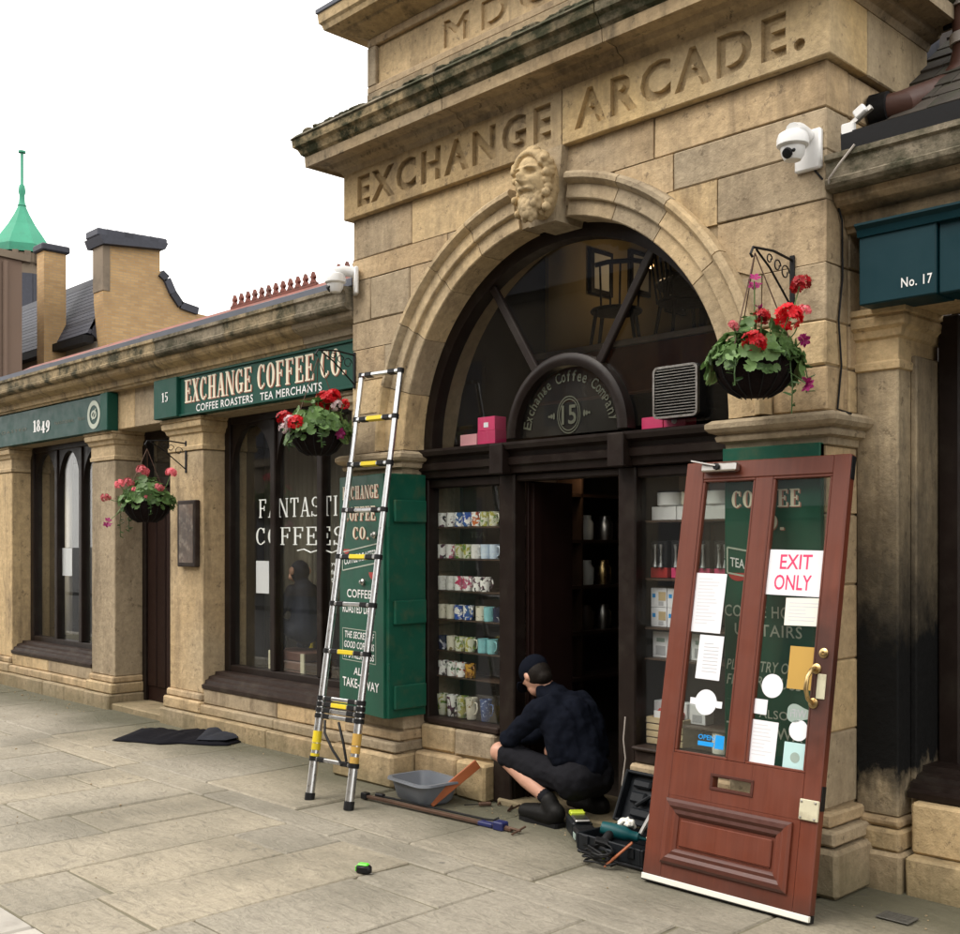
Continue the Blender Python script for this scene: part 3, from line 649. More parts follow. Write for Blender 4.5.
# frieze: two long stones with the words cut in
def incised(x0, x1, y0, y1, z0, z1, words, mat, name, depth=.012, parent=None):
    b = MB().cbox(x0, x1, y0, y1, z0, z1, .004)
    o = b.build(name, mat, parent or arc)
    cut = MB()
    for txt, a, c, d, e, off, sp in words: 
        t = text_mb(txt, a, c, d, e, 0, off, sp, extrude=.5); 
        ys = [p[1] for p in t.v]; lo, hi = min(ys), max(ys)
        cut.add([(x, y0-.01 if y < (lo+hi)/2 else y0+depth, z) for x, y, z in t.v], t.f)
    me = cut.mesh('cut', worldloc(arc)); bm = bmesh.new(); bm.from_mesh(me); bmesh.ops.remove_doubles(bm, verts=bm.verts, dist=.0001); bmesh.ops.recalc_face_normals(bm, faces=bm.faces); bm.to_mesh(me); bm.free()
    co = bpy.data.objects.new('cut', me); COL.objects.link(co); co.location = worldloc(arc)
    md = o.modifiers.new('b', 'BOOLEAN'); md.operation = 'DIFFERENCE'; md.object = co; md.solver = 'EXACT'; md.use_self = True
    bpy.context.view_layer.update()
    nm = bpy.data.meshes.new_from_object(o.evaluated_get(bpy.context.evaluated_depsgraph_get()))
    o.modifiers.remove(md)
    if len(nm.polygons) > 100: o.data = nm
    bpy.data.objects.remove(co)
    return o
M['stone_yellow2'] = stone('sandstone_frieze_pale', (.62,.45,.225), (.52,.375,.19), sfac=.35)
incised(BX0-.04, -3.985, -.045, .3, 3.70, 4.03, [('EXCHANGE', -5.78, -4.06, 3.755, 3.96, .045, 1.3)], M['stone_yellow'], 'frieze_stone', .03)
incised(-3.980, BX1+.04, -.045, .3, 3.70, 4.03, [('ARCADE.', -3.89, -2.53, 3.755, 3.96, .045, 1.3)], M['stone_yellow2'], 'frieze_stone', .03)
MB().cbox(BX1-.28, BX1+.04, .305, .93, 3.70, 4.03, .006).build('frieze_stone', M['stone_yellow2'], arc)
# main cornice, in stones
CP = [(.045,4.0),(.06,4.03),(.10,4.045),(.115,4.07),(.20,4.075),(.205,4.06),(.225,4.06),(.228,4.125)]
CU = [(.226,4.126),(.245,4.14),(.262,4.175),(.285,4.19),(.29,4.235)]
CT = [(.288,4.236),(.30,4.245),(.27,4.275),(.10,4.38),(-.02,4.42)]
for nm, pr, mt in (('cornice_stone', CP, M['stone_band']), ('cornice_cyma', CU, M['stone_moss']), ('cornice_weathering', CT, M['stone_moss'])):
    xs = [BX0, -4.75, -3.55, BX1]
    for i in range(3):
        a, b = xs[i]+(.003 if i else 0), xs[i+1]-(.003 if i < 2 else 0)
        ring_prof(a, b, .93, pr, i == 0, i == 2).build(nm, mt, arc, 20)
MB().box(BX0+.02, BX1-.02, .02, .9, 4.0, 4.42).build('cornice_core', M['mortar'], arc)
# moss lumps along the top of the cornice
mb = MB()
for i in range(150):
    xx = rng.uniform(BX0-.2, BX1+.2); yy = rng.uniform(-.26, -.06); mb.ell((xx, yy, 4.27+(yy+.27)*.63), (rng.uniform(.02,.06), rng.uniform(.015,.035), rng.uniform(.008,.02)), None, 7, 5)
mo = mb.build('moss', M['stone_moss'], arc, 60); mo['kind'] = 'stuff'
# parapet with the date panel
PX0, PX1 = -5.74, -2.60
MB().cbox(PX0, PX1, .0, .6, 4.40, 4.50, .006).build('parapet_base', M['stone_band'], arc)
px = [PX0, -4.9, -3.9, PX1]
incised(PX0, PX1, .035, .6, 4.50, 4.86, [('MDCCC', -5.02, -3.55, 4.58, 4.75, .03, 1.5)], M['stone'], 'parapet_panel', .02)
for (a, b, c, d) in ((PX0, PX1, 4.50, 4.545), (PX0, PX1, 4.805, 4.86), (PX0, PX0+.085, 4.547, 4.803), (PX1-.085, PX1, 4.547, 4.803)):
    MB().cbox(a, b, .004, .034, c, d, .005).build('panel_border', M['stone'], arc)
TP = [(-.004,4.86),(.02,4.87),(.06,4.885),(.12,4.90),(.125,4.915),(.20,4.925),(.21,4.955),(.225,4.97),(.23,5.03)]
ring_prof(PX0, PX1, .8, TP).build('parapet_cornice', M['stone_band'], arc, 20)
ring_prof(PX0, PX1, .8, [(.232,5.031),(.24,5.035),(.24,5.06),(.1,5.10),(-.02,5.12)]).build('parapet_lead_capping', M['lead'], arc)
MB().box(PX0+.05, PX1-.05, .05, .8, 4.86, 5.09).build('parapet_core', M['lead'], arc)
# dark slate-hung flank behind the stone return, and the roof behind
MB().box(-2.70, BX1-.05, .95, 1.28, 3.2, 4.75).build('slate_hung_flank', M['slate'], arc)
MB().box(BX0+.1, BX1-.12, .62, 6.1, 4.98, 5.06).build('rear_roof', M['slate'], arc)

# --- timber screen in the arch
YF = .17
fan = MB().arc([(RI+.015,YF+.09),(RI+.015,YF),(RI-.035,YF-.008),(RI-.075,YF),(RI-.075,YF+.09)], XC, ZS, 0, R(180), 40).build('fanlight_frame', M['brown'], arc, 40)
# glazing bars and small inner arch
sa, sb = .455, .385
MB().arc([(sa,YF+.07),(sa,YF+.002),(sa-.02,YF-.012),(sb+.02,YF-.012),(sb,YF+.002),(sb,YF+.07)], XC, ZS+.03, 0, R(180), 30).build('inner_arch', M['brown'], fan, 40)
for an in (58, 122):
    p0 = (XC+(sa-.01)*math.cos(R(an)), YF+.035, ZS+.03+(sa-.01)*math.sin(R(an))); p1 = (XC+(RI-.05)*math.cos(R(an)), YF+.035, ZS+(RI-.05)*math.sin(R(an)))
    MB().obox(p0, p1, .05, .034, (0,1,0), .006).build('glazing_bar', M['brown'], fan)
def fan_pane(a0, a1, r0, r1, name='pane', mat=None, y=YF+.05):
    n = 14; m = MB(); o = [(XC+r1*math.cos(R(a0+(a1-a0)*i/n)), y, ZS+r1*math.sin(R(a0+(a1-a0)*i/n))) for i in range(n+1)]
    if r0: q = [(XC+r0*math.cos(R(a0+(a1-a0)*i/n)), y, ZS+.03+r0*math.sin(R(a0+(a1-a0)*i/n))) for i in range(n+1)]; m.add(o+q[::-1], [tuple(range(2*n+2))])
    else: m.add([(XC, y, ZS)]+o, [(0,i+1,i+2) for i in range(n)])
    return m.build(name, mat or M['glass'], fan)
fan_pane(1.5, 57, sa-.03, RI-.05); fan_pane(59, 121, sa-.03, RI-.05); fan_pane(123, 178.5, sa-.03, RI-.05)
m = MB(); n = 24; m.add([(XC, YF+.05, ZS+.03)]+[(XC+(sb+.01)*math.cos(math.pi*i/n), YF+.05, ZS+.03+(sb+.01)*math.sin(math.pi*i/n)) for i in range(n+1)], [(0,i+1,i+2) for i in range(n)])
m.build('pane', M['glass_old'], fan)
# etched company name on the small pane
let = MB(); word = 'Exchange Coffee Company'; rr = .30
for i, ch in enumerate(word):
    if ch == ' ': let.build('lettering', M['etch'], fan); let = MB(); continue
    a = R(168-156*i/(len(word)-1)); w = .030 if ch not in 'mEC' else .042; h = .062 if ch in 'ECfhy' else .045
    t = text_mb(ch, -w/2, w/2, 0, h, 0, .012); T = Matrix.Translation((XC+rr*math.cos(a), YF+.045, ZS+.03+rr*math.sin(a))) @ Matrix.Rotation(-(a-math.pi/2), 4, 'Y'); t.xf(T); let.add(t.v, t.f)
let.build('lettering', M['etch'], fan); let = MB(); text_mb('15', XC-.055, XC+.055, ZS+.085, ZS+.195, YF+.045, .015).build('number', M['etch'], fan)
rg = MB()
for r0 in (.108, .092):
    n = 32
    for i in range(n):
        a, b = 2*math.pi*i/n, 2*math.pi*(i+1)/n
        let.add([(XC+r*math.cos(q)*.82, YF+.0445, ZS+.14+r*math.sin(q)) for r, q in ((r0,a),(r0,b),(r0-.007,b),(r0-.007,a))], [(0,1,2,3)])
for sx in (-1,1):
    for k in range(3): let.add([(XC+sx*(.115+.018*k)+.009*math.cos(q), YF+.045, ZS+.14+(.02-.006*k)*math.sin(q)) for q in [2*math.pi*j/8 for j in range(8)]], [tuple(range(8))])
let.build('number_surround', M['etch'], fan)
# transom
tr = MB().prof_x([(YF+.10,1.96),(YF+.0,1.96),(YF-.02,1.965),(YF-.025,2.0),(YF-.045,2.012),(YF-.05,2.05),(YF-.03,2.06),(YF-.035,2.085),(YF-.075,2.10),(YF-.085,2.125),(YF-.085,2.14),(YF+.10,2.16)], XC-RI-.012, XC+RI+.012)
tro = tr.build('transom', M['brown'], arc, 20)
for xx in (-4.61, -3.71): MB().cbox(xx-.055, xx+.055, YF-.10, YF-.02, 1.955, 2.135, .006).build('bracket_block', M['brown'], tro)
# posts, side frames, door opening, shop windows
XW0, XW1, XD0, XD1, XV0, XV1 = -5.36, -4.68, -4.55, -3.77, -3.65, -2.96
def post(x0, x1, z0, z1, y0=YF, y1=YF+.10, n='post', mat=None, par=None): return MB().cbox(x0, x1, y0, y1, z0, z1, .008).build(n, mat or M['brown'], par or arc)
post(XW1, XD0, 0.0, 1.96); post(XD1, XV0, 0.0, 1.96); post(XW0-.02, XW0+.04, .40, 1.96); post(XV1-.05, XV1+.015, .46, 1.96)
post(XW0+.04, XW1, 1.90, 1.96, YF+.012, n='head_rail'); post(XV0, XV1-.05, 1.90, 1.96, YF+.012, n='head_rail'); post(XD0, XD1, 1.915, 1.96, YF+.015, n='door_head')
post(XW0+.04, XW1, .40, .44, YF-.015, YF+.1, 'window_sill', M['brown_pale']); post(XV0, XV1-.05, .455, .475, YF-.04, YF+.1, 'window_sill', M['brown_pale']); post(XV0, XV1-.05, .385, .454, YF-.01, YF+.1, 'window_sill', M['brown_pale'])
MB().box(XW0+.04, XW1, YF+.05, YF+.056, .44, 1.90).build('pane', M['glass'], arc); MB().box(XV0, XV1-.05, YF+.05, YF+.056, .475, 1.90).build('pane', M['glass'], arc)
MB().cbox(XD0, XD0+.02, YF+.1, YF+.5, .0, 1.92, .003).build('door_lining', M['brown2'], arc); MB().cbox(XD0+.0205, XD0+.045, YF+.12, YF+.19, .0, 1.91, .003).build('door_stop', M['brown2'], arc); MB().cbox(XD1-.02, XD1, YF+.1, YF+.5, .0, 1.92, .003).build('door_lining', M['inner'], arc)
MB().cbox(XD0-.1, XD1+.1, YF-.05, YF+.5, -.01, .035, .01).build('threshold', M['stone_base'], arc)
# stall risers under the shop windows
for a, b, z0, z1, y in ((-5.362,-5.05,.235,.395,.14),(-5.045,-4.70,.235,.395,.14),(-5.362,-4.97,.0,.23,.08),(-4.965,-4.70,.0,.225,.075),(XV0-.02,-2.96,.235,.38,.13),(XV0-.02,-2.96,.0,.23,.08)):
    MB().cbox(a+.003, b-.003, y+rng.uniform(-.004,.004), .4, z0+.002, z1-.002, .014, .004).build('riser_stone', M['stone_base'], arc)
MB().box(-5.36, -4.71, .16, .42, 0, .39).build('riser_core', M['mortar'], arc); MB().box(XV0, -2.97, .15, .42, 0, .38).build('riser_core', M['mortar'], arc)
post(-4.70, XD0, 0, .3, YF-.03, YF+.0, 'post_block')

# ================================================================== LEFT WING (single-storey shop range)
WY = .20
lw = thing('shop_range', 'low sandstone shop range with green signs left of the arch', 'building', (-9, WY, 0))
piers = [(-14.6, -12.27), (-10.28, -9.79), (-8.745, -8.187), (-6.15, -5.90)]
CAPP = [(.0,2.33),(.012,2.335),(.014,2.365),(.004,2.375),(.004,2.47),(.02,2.48),(.03,2.51),(.05,2.525),(.055,2.56),(.045,2.575),(.06,2.58),(.06,2.605)]
def wing_pier(par, a, b, d1, plmat=None, mat=None, cap=True, yb=.62):
    zs = [.30, 2.325] if b-a < 1.2 else [.30, 2.325]
    for z0, z1 in zip(zs, zs[1:]): MB().cbox(a, b, WY, yb, z0, z1, .007, .0015).build('pier_shaft', mat or M['stone'], par)
    for z0, z1, o in ((-.03,.135,.085),(.139,.235,.055),(.238,.298,.03)):
        MB().cbox(a-o*.4, b+o*.4, WY-o, yb-.01, z0, z1, .012, .002).build('plinth_stone', plmat or M['stone_base'], par)
    if cap:
        m = MB(); pr = CAPP
        r = ring_prof(a, b, yb-WY, pr); m.add([(x, y+WY, z) for x, y, z in r.v], r.f); m.build('capital', M['stone_smooth'] if mat is None else mat, par, 20)
for a, b in piers: wing_pier(lw, a, b, 0)
MB().box(-14.6, -5.9, .24, .60, 2.60, 2.99).build('lintel_core', M['mortar'], lw)
for a, b in ((-14.6,-12.2),(-12.2,-10.9),(-10.9,-9.4),(-9.4,-8.0),(-8.0,-7.0),(-7.0,-5.9)): MB().cbox(a+.002, b-.002, WY, .5, 2.606, 2.985, .005, .001).build('lintel_stone', M['stone'], lw)
WC = [(.26,2.955),(.125,2.955),(.115,2.975),(.10,2.98),(.09,3.03),(.06,3.04),(.02,3.055),(.0,3.075),(-.01,3.105),(.26,3.105)]
WG = [(.26,3.108),(-.02,3.108),(-.045,3.115),(-.06,3.13),(-.065,3.15),(-.05,3.16),(-.055,3.225),(-.07,3.235),(-.07,3.26),(.26,3.27)]
xs = [-14.6, -13.3, -12.1, -11.0, -9.85, -8.65, -7.55, -6.6, -5.9]
for a, b in zip(xs, xs[1:]):
    MB().prof_x(WC, a+.003, b-.003).build('cornice_stone', M['stone_band'], lw, 20); MB().prof_x(WG, a+.12, b+.115 if b < -5.95 else b).build('gutter_stone', M['stone_gut'], lw, 20)
xs = [-14.6, -12.7, -10.8, -8.9, -7.2, -5.9]
for i, (a, b) in enumerate(zip(xs, xs[1:])): MB().prof_x([(.02,3.262),(.0,3.275+.004*(i%2)),(.0,3.325+.004*(i%2)),(.06,3.35),(.5,3.40),(.5,3.262)], a, b-.002).build('lead_gutter_lining', M['lead'], lw)
# roof: slate slope, clay ridge, pierced cresting
MB().prof_x([(.3,3.33),(1.3,3.83),(2.6,3.2),(.3,3.2)], -14.6, -5.9).build('roof', M['slate'], lw)
for i in range(22):
    x0 = -14.5+i*.40
    if x0 > -6.2: break
    MB().prof_x([(1.10,3.75),(1.30,3.865),(1.50,3.75),(1.50,3.73),(1.30,3.84),(1.10,3.73)], x0, x0+.395).build('ridge_tile', M['clay'], lw)
def crest(x0):
    m = MB(); m.box(x0, x0+.36, 1.285, 1.315, 3.86, 3.885)
    for k in range(3):
        c = x0+.06+.12*k
        m.prism_y([(c-.045,3.88),(c-.015,3.92),(c-.03,3.94),(c,3.99),(c+.03,3.94),(c+.015,3.92),(c+.045,3.88)], 1.285, 1.315)
        m.prism_y([(c-.028,3.945),(c,3.925),(c+.028,3.945),(c,3.965)], 1.283, 1.317)
    m.build('ridge_cresting', M['clay'], lw)
for x0 in (-9.55, -9.19, -8.83, -8.47, -7.85, -7.49, -7.13, -6.77, -6.41): crest(x0)
# window with lancet-headed lights
def lancet_window(par, x0, x1, mulls, z0, z1, y, last=None):
    fr = MB().cbox(x0, x0+.09, y-.03, y+.07, z0, z1, .008).build('window_frame', M['brown'], par)
    MB().cbox(x1-.07, x1, y-.03, y+.07, z0, z1, .008).build('jamb', M['brown'], fr); MB().cbox(x0+.09, x1-.07, y-.025, y+.06, z0, z0+.06, .006).build('bottom_rail', M['brown'], fr); MB().cbox(x0+.09, x1-.07, y-.025, y+.06, z1-.06, z1, .006).build('top_rail', M['brown'], fr)
    for c in mulls: MB().cbox(c-.035, c+.035, y-.028, y+.06, z0+.06, z1-.06, .008).build('mullion', M['brown'], fr)
    ed = [x0+.09]+[c for c in mulls]+[x1-.07]
    for i, (a, b) in enumerate(zip(ed, ed[1:])):
        a += .035 if i else 0; b -= .035 if i < len(ed)-2 else 0
        zt = z1-.06; hh = .42; n = 10; L = []
        w = (b-a)/2; cxx = (a+b)/2
        for k in range(n+1):
            q = k/n; x_ = a+w*q; ht = hh*math.sqrt(max(0, 1-(1-q)**2*.98))*1.0; L.append((x_, zt-hh+ht-.02))
        MB().prism_y(L+[(a+w, zt), (a, zt)], y-.01, y+.04).build('lancet_head', M['brown'], fr)
        MB().prism_y([(2*cxx-p, z) for p, z in L]+[(a+w, zt), (b, zt)], y-.01, y+.04).build('lancet_head', M['brown'], fr)
        MB().box(a, b, y+.02, y+.025, z0+.06, zt).build('pane', M['glass'], fr)
    return fr
WIN1 = lancet_window(lw, -12.27, -10.28, [-11.60, -11.0], .47, 2.60, .43)
WIN2 = lancet_window(lw, -8.187, -6.15, [-7.467, -6.833], .47, 2.60, .43)
SILL = [(.5,.345),(.19,.345),(.185,.375),(.215,.385),(.22,.41),(.25,.42),(.255,.44),(.31,.45),(.315,.475),(.5,.475)]
for a, b in ((-12.268,-10.282),(-8.185,-6.152)):
    MB().prof_x(SILL, a, b).build('window_sill', M['brown_pale'], lw, 20)
    zs = ((-.03,.135,WY-.085),(.139,.215,WY-.04),(.218,.342,WY+.0))
    for z0, z1, yy in zs:
        cuts = [a, a+(b-a)*rng.uniform(.4,.6), b]
        for p, q in zip(cuts, cuts[1:]): MB().cbox(p+.002, q-.002, yy, .55, z0, z1, .010, .002).build('apron_stone', M['stone_base'], lw)
# the side door
dxa, dxb, dy = -9.79, -8.745, .50
MB().cbox(dxa, dxb, dy-.35, dy+.1, -.01, .06, .01).build('door_step', M['stone_base'], lw)
df = MB().cbox(dxa, dxa+.07, dy-.03, dy+.06, .06, 2.6, .006).build('door_frame', M['brown'], lw)
MB().cbox(dxb-.07, dxb, dy-.03, dy+.06, .06, 2.6, .006).build('jamb', M['brown'], df); MB().cbox(dxa+.07, dxb-.07, dy-.028, dy+.06, 2.08, 2.16, .006).build('door_head', M['brown'], df); MB().cbox(dxa+.07, dxb-.07, dy-.028, dy+.06, 2.52, 2.6, .006).build('frame_head', M['brown'], df)
MB().box(dxa+.07, dxb-.07, dy+.02, dy+.026, 2.16, 2.52).build('pane', M['glass'], df)
dl = MB().cbox(dxa+.075, dxb-.075, dy+.0, dy+.045, .065, 2.075, .004).build('door', M['brown2'], lw)
for i in range(5):
    w_ = (dxb-dxa-.15)/5; MB().cbox(dxa+.075+i*w_+.006, dxa+.075+(i+1)*w_-.006, dy-.014, dy+.001, .20, 2.0, .008).build('door_board', M['brown2'], dl)
for z in (.55, 1.0, 1.45, 1.9): MB().cbox(dxb-.30, dxb-.19, dy-.020, dy-.0142, z-.03, z+.05, .002).build('hinge_plate', M['brass'], dl)
# rooms behind the shop windows
def room(name, x0, x1, y0, y1, z0, z1, mat, wmat=None, front=None):
    m = MB(); t = .04
    m.box(x0, x1, y1, y1+t, z0, z1).box(x0-t, x0, y0, y1, z0, z1).box(x1, x1+t, y0, y1, z0, z1).box(x0, x1, y0, y1, z0-t, z0).box(x0, x1, y0, y1, z1, z1+t)
    o = m.build(name, wmat or mat); return tag(o, kind='structure')
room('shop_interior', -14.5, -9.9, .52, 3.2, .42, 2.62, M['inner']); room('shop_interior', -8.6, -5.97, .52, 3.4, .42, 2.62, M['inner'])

# ================================================================== RIGHT WING (No. 17)
rw = thing('neighbour_shop', 'sandstone shop with blue boards and a smoke-stained pier right of the arch', 'building', (-1, WY, 0))
PR = (-2.449, -2.25)
def rpier():
    a, b = PR; y0 = .27
    MB().cbox(a, b, y0, .66, .32, 2.36, .007, .001).build('pier_shaft', M['soot'], rw)
    MB().cbox(b, b+.03, y0+.12, .68, .32, 2.40, .006).build('jamb_strip', M['soot'], rw)
    for z0, z1, o in ((-.03,.17,.07),(.173,.27,.05),(.273,.318,.03)): MB().cbox(a, b+o*.6, y0-o, .60, z0, z1, .014, .003).build('plinth_stone', M['stone_base'], rw)
    r = ring_prof(a, b, .40, [(o, z+.0) for o, z in CAPP], False, True); MB().add([(x, y+y0, z) for x, y, z in r.v], r.f).build('capital', M['stone_smooth'], rw, 20)
rpier()
MB().cbox(-2.449, 1.5, .30, .6, 2.606, 2.985, .006).build('lintel_stone', M['stone'], rw)
MB().cbox(.2, .8, .27, .66, 0, 2.6, .01).build('pier_shaft', M['stone'], rw)
for k, (a, b) in enumerate(((-2.447,-1.2),(-1.194,0.2),(.206,1.5))):
    MB().prof_x([(y+.06, z) for y, z in WC], a, b).build('cornice_stone', M['stone_band'], rw, 20); MB().prof_x([(y+.04, z) for y, z in WG], a, b+.003).build('gutter_stone', M['stone_gut'], rw, 20)
MB().prof_x([(.06,3.262),(.035,3.27),(.03,3.36),(.045,3.365),(.05,3.285),(.12,3.28),(.12,3.262)], -2.40, 1.5).build('gutter', M['iron'], rw)
# stone slates, laid in courses
rf = MB().prof_x([(.16,3.26),(2.3,4.95),(2.3,4.90),(.3,3.25)], -2.44, 1.5).build('roof', M['mortar'], rw)
sl = math.atan2(4.95-3.26, 2.3-.16)
for r_ in range(15):
    d0 = r_*.155; xx = -2.43-rng.random()*.1
    while xx < -.6:
        w_ = rng.uniform(.16, .30); y_ = .13+d0*math.cos(sl); z_ = 3.285+d0*math.sin(sl); ln = .24; t_ = .016+rng.random()*.008
        a_ = max(xx, -2.435); yy1 = y_+ln*math.cos(sl); zz1 = z_+ln*math.sin(sl)-.012
        if xx+w_-.006 > a_: MB().prof_x([(y_, z_), (yy1, zz1), (yy1-t_*math.sin(sl), zz1+t_*math.cos(sl)), (y_-t_*math.sin(sl), z_+t_*math.cos(sl)+rng.uniform(0,.006))], a_, xx+w_-.006).build('stone_slate', M['stoneslate'], rf)
        xx += w_
# window and sill of No. 17
RWX0 = -2.215
wf = MB().cbox(RWX0, RWX0+.10, .60, .70, .52, 2.605, .008).build('window_frame', M['brown'], rw)
MB().cbox(RWX0+.1, .2, .605, .68, .52, .60, .008).build('bottom_rail', M['brown'], wf); MB().cbox(RWX0+.1, .2, .605, .68, 2.50, 2.605, .008).build('top_rail', M['brown'], wf)
for c in (-1.72, -1.2, -.6, 0): MB().cbox(c-.04, c+.04, .602, .68, .60, 2.5, .008).build('mullion', M['brown'], wf)
MB().box(RWX0+.1, .2, .64, .646, .6, 2.5).build('pane', M['glass'], wf)
MB().prof_x([(y+.14, z+.06) for y, z in SILL], RWX0-.02, .2).build('window_sill', M['brown'], rw, 20)
for z0, z1, yy in ((-.03,.17,.22),(.173,.40,.28)): 
    for a, b in ((-2.20,-1.6),(-1.6,-.7),(-.7,.2)): MB().cbox(a+.002, b-.002, yy, .6, z0, z1, .012, .003).build('apron_stone', M['stone_base'], rw)
room('shop_interior', -2.2, .2, .72, 3.4, .42, 2.62, M['inner'])
# terracotta soil pipe behind the parapet
sp = thing('soil_pipe', 'terracotta soil pipe elbow with pale collars above the stone slates', 'pipe', (-2.2, 1.35, 3.9))
ya, za = XP(905, 102, -2.28); yb_, zb = XP(934, 92, -2.28); yc, zc = XP(951, 62, -2.28); yd, zd = XP(950, -20, -2.28)
MB().tube([(-2.42, ya, za), (-2.30, ya+.02, za), (-2.30+.02, yb_, zb), (-2.24, yb_+.08, zb+.04), (-2.20, yb_+.13, zb+.12), (-2.19, yb_+.14, zb+.22), (-2.19, yb_+.14, zb+1.3)], [.06,.062,.062,.066,.066,.058,.058], 14).build('pipe', M['terracotta'], sp, 50)
for z in (zb+.24, zb+.42): MB().tube([(-2.19, yb_+.14, z), (-2.19, yb_+.14, z+.05)], .07, 14).build('collar', M['lightlead'], sp, 50)
MB().tube([(-2.44, ya-.0, za), (-2.36, ya+.01, za)], .075, 14).build('socket', M['iron'], sp, 50)
MB().tube([(-2.19, yb_+.14, zb+.36), (-2.3, yb_+.16, zb+.36)], .012, 8).build('stay', M['iron'], sp)

# ================================================================== INSIDE THE ARCADE
inn = MB(); 
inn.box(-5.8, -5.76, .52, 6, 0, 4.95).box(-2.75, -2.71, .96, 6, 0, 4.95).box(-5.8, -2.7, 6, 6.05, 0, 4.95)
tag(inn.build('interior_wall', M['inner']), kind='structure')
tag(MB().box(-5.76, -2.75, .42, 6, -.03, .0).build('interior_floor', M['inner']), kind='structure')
tag(MB().box(-5.76, -2.75, .65, 6, 4.92, 4.96).build('interior_ceiling', M['yellow_wall']), kind='structure')
tag(MB().box(-5.76, -2.75, 1.7, 6, 2.78, 2.86).build('mezzanine_floor', M['inner']), kind='structure')
mez = thing('mezzanine_edge', 'brown boarded mezzanine edge with pale rail seen through the fanlight', 'balcony', (-4.2, 1.7, 2.3))
MB().cbox(-5.75, -2.76, 1.60, 1.69, 2.60, 2.93, .006).build('fascia', M['orange_wood'], mez); MB().cbox(-5.75, -2.76, 1.575, 1.695, 2.935, 2.975, .006).build('capping', M['lightlead'], mez)
tag(MB().box(-5.755, -5.72, 1.75, 6, 2.87, 4.9).build('ochre_wall', M['yellow_wall']), kind='structure'); tag(MB().box(-5.71, -2.80, 5.0, 5.04, 2.87, 4.9).build('ochre_wall', M['yellow_wall']), kind='structure')
for i, (a, z) in enumerate(((2.35,3.72),(2.85,3.80),(3.35,3.72))):
    pf = thing('picture_frame', ('small dark framed picture on the ochre mezzanine wall, ' + ('leftmost','middle','rightmost')[i]), 'picture', (-5.715, a, z), (0,0,R(90)))
    MB().cbox(-.14, .14, -.03, 0.005, -.18, .18, .004).build('frame', M['brown'], pf, world=False); MB().box(-.10, .10, -.034, -.031, -.14, .14).build('print', M['paper_cream'], pf, world=False)
def chair(name, loc, rz, label):
    t = thing(name, label, 'chair', loc, (0,0,rz), 'chairs on the mezzanine')
    MB().lathe([(0,.43),(.19,.43),(.20,.445),(.19,.46),(0,.462)], 20).build('seat', M['brown'], t, 40, world=False)
    for sx, sy in ((-1,-1),(1,-1),(-1,1),(1,1)): MB().tube([(sx*.13,sy*.13,.43),(sx*.19,sy*.19,0)], [.016,.011], 8).build('leg', M['brown'], t, 50, world=False)
    for k in range(5): MB().tube([(-.14+.07*k,.15,.45),(-.16+.08*k,.2,.86)], .009, 6).build('spindle', M['brown'], t, world=False)
    MB().tube([(-.19,.17,.85),(-.1,.215,.88),(.1,.215,.88),(.19,.17,.85)], .02, 8).build('top_rail', M['brown'], t, 50, world=False)
chair('chair', (-4.75, 2.15, 2.862), R(150), 'dark spindle-back chair on the mezzanine, nearest the right of the fanlight')
chair('chair', (-5.30, 2.05, 2.862), R(30), 'dark spindle-back chair on the mezzanine, behind the middle fanlight pane')
tb = thing('cafe_table', 'dark round cafe table on the mezzanine behind the fanlight', 'table', (-5.0, 2.75, 2.862))
MB().lathe([(0,.70),(.36,.70),(.37,.715),(.36,.73),(0,.73)], 28).build('table_top', M['brown'], tb, 40, world=False); MB().lathe([(.2,0),(.2,.02),(.04,.05),(.03,.7)], 16).build('pedestal', M['brown'], tb, 40, world=False)
t = NT('lamp_bulb'); t.b.inputs['Emission Color'].default_value = (1,.55,.2,1); t.b.inputs['Emission Strength'].default_value = 3; M['lampglow'] = t.fin((1,.7,.4))
lx, lz = W(651, 266, 2.5)
lp = thing('pendant_lamp', 'small lit amber pendant bulb glimpsed high behind the fanlight', 'lamp', (lx, 2.5, lz))
MB().ell((0,0,0), .022).build('bulb', M['lampglow'], lp, 60, world=False); MB().tube([(0,0,.02),(0,0,4.92-lz)], .004, 6).build('flex', M['iron'], lp, world=False)
pl = bpy.data.lights.new('pendant_light', 'POINT'); pl.energy = .9; pl.color = (1,.72,.42); pl.shadow_soft_size = .05
po = bpy.data.objects.new('pendant_light', pl); COL.objects.link(po); po.parent = lp; po.location = (0,-.05,-.06)
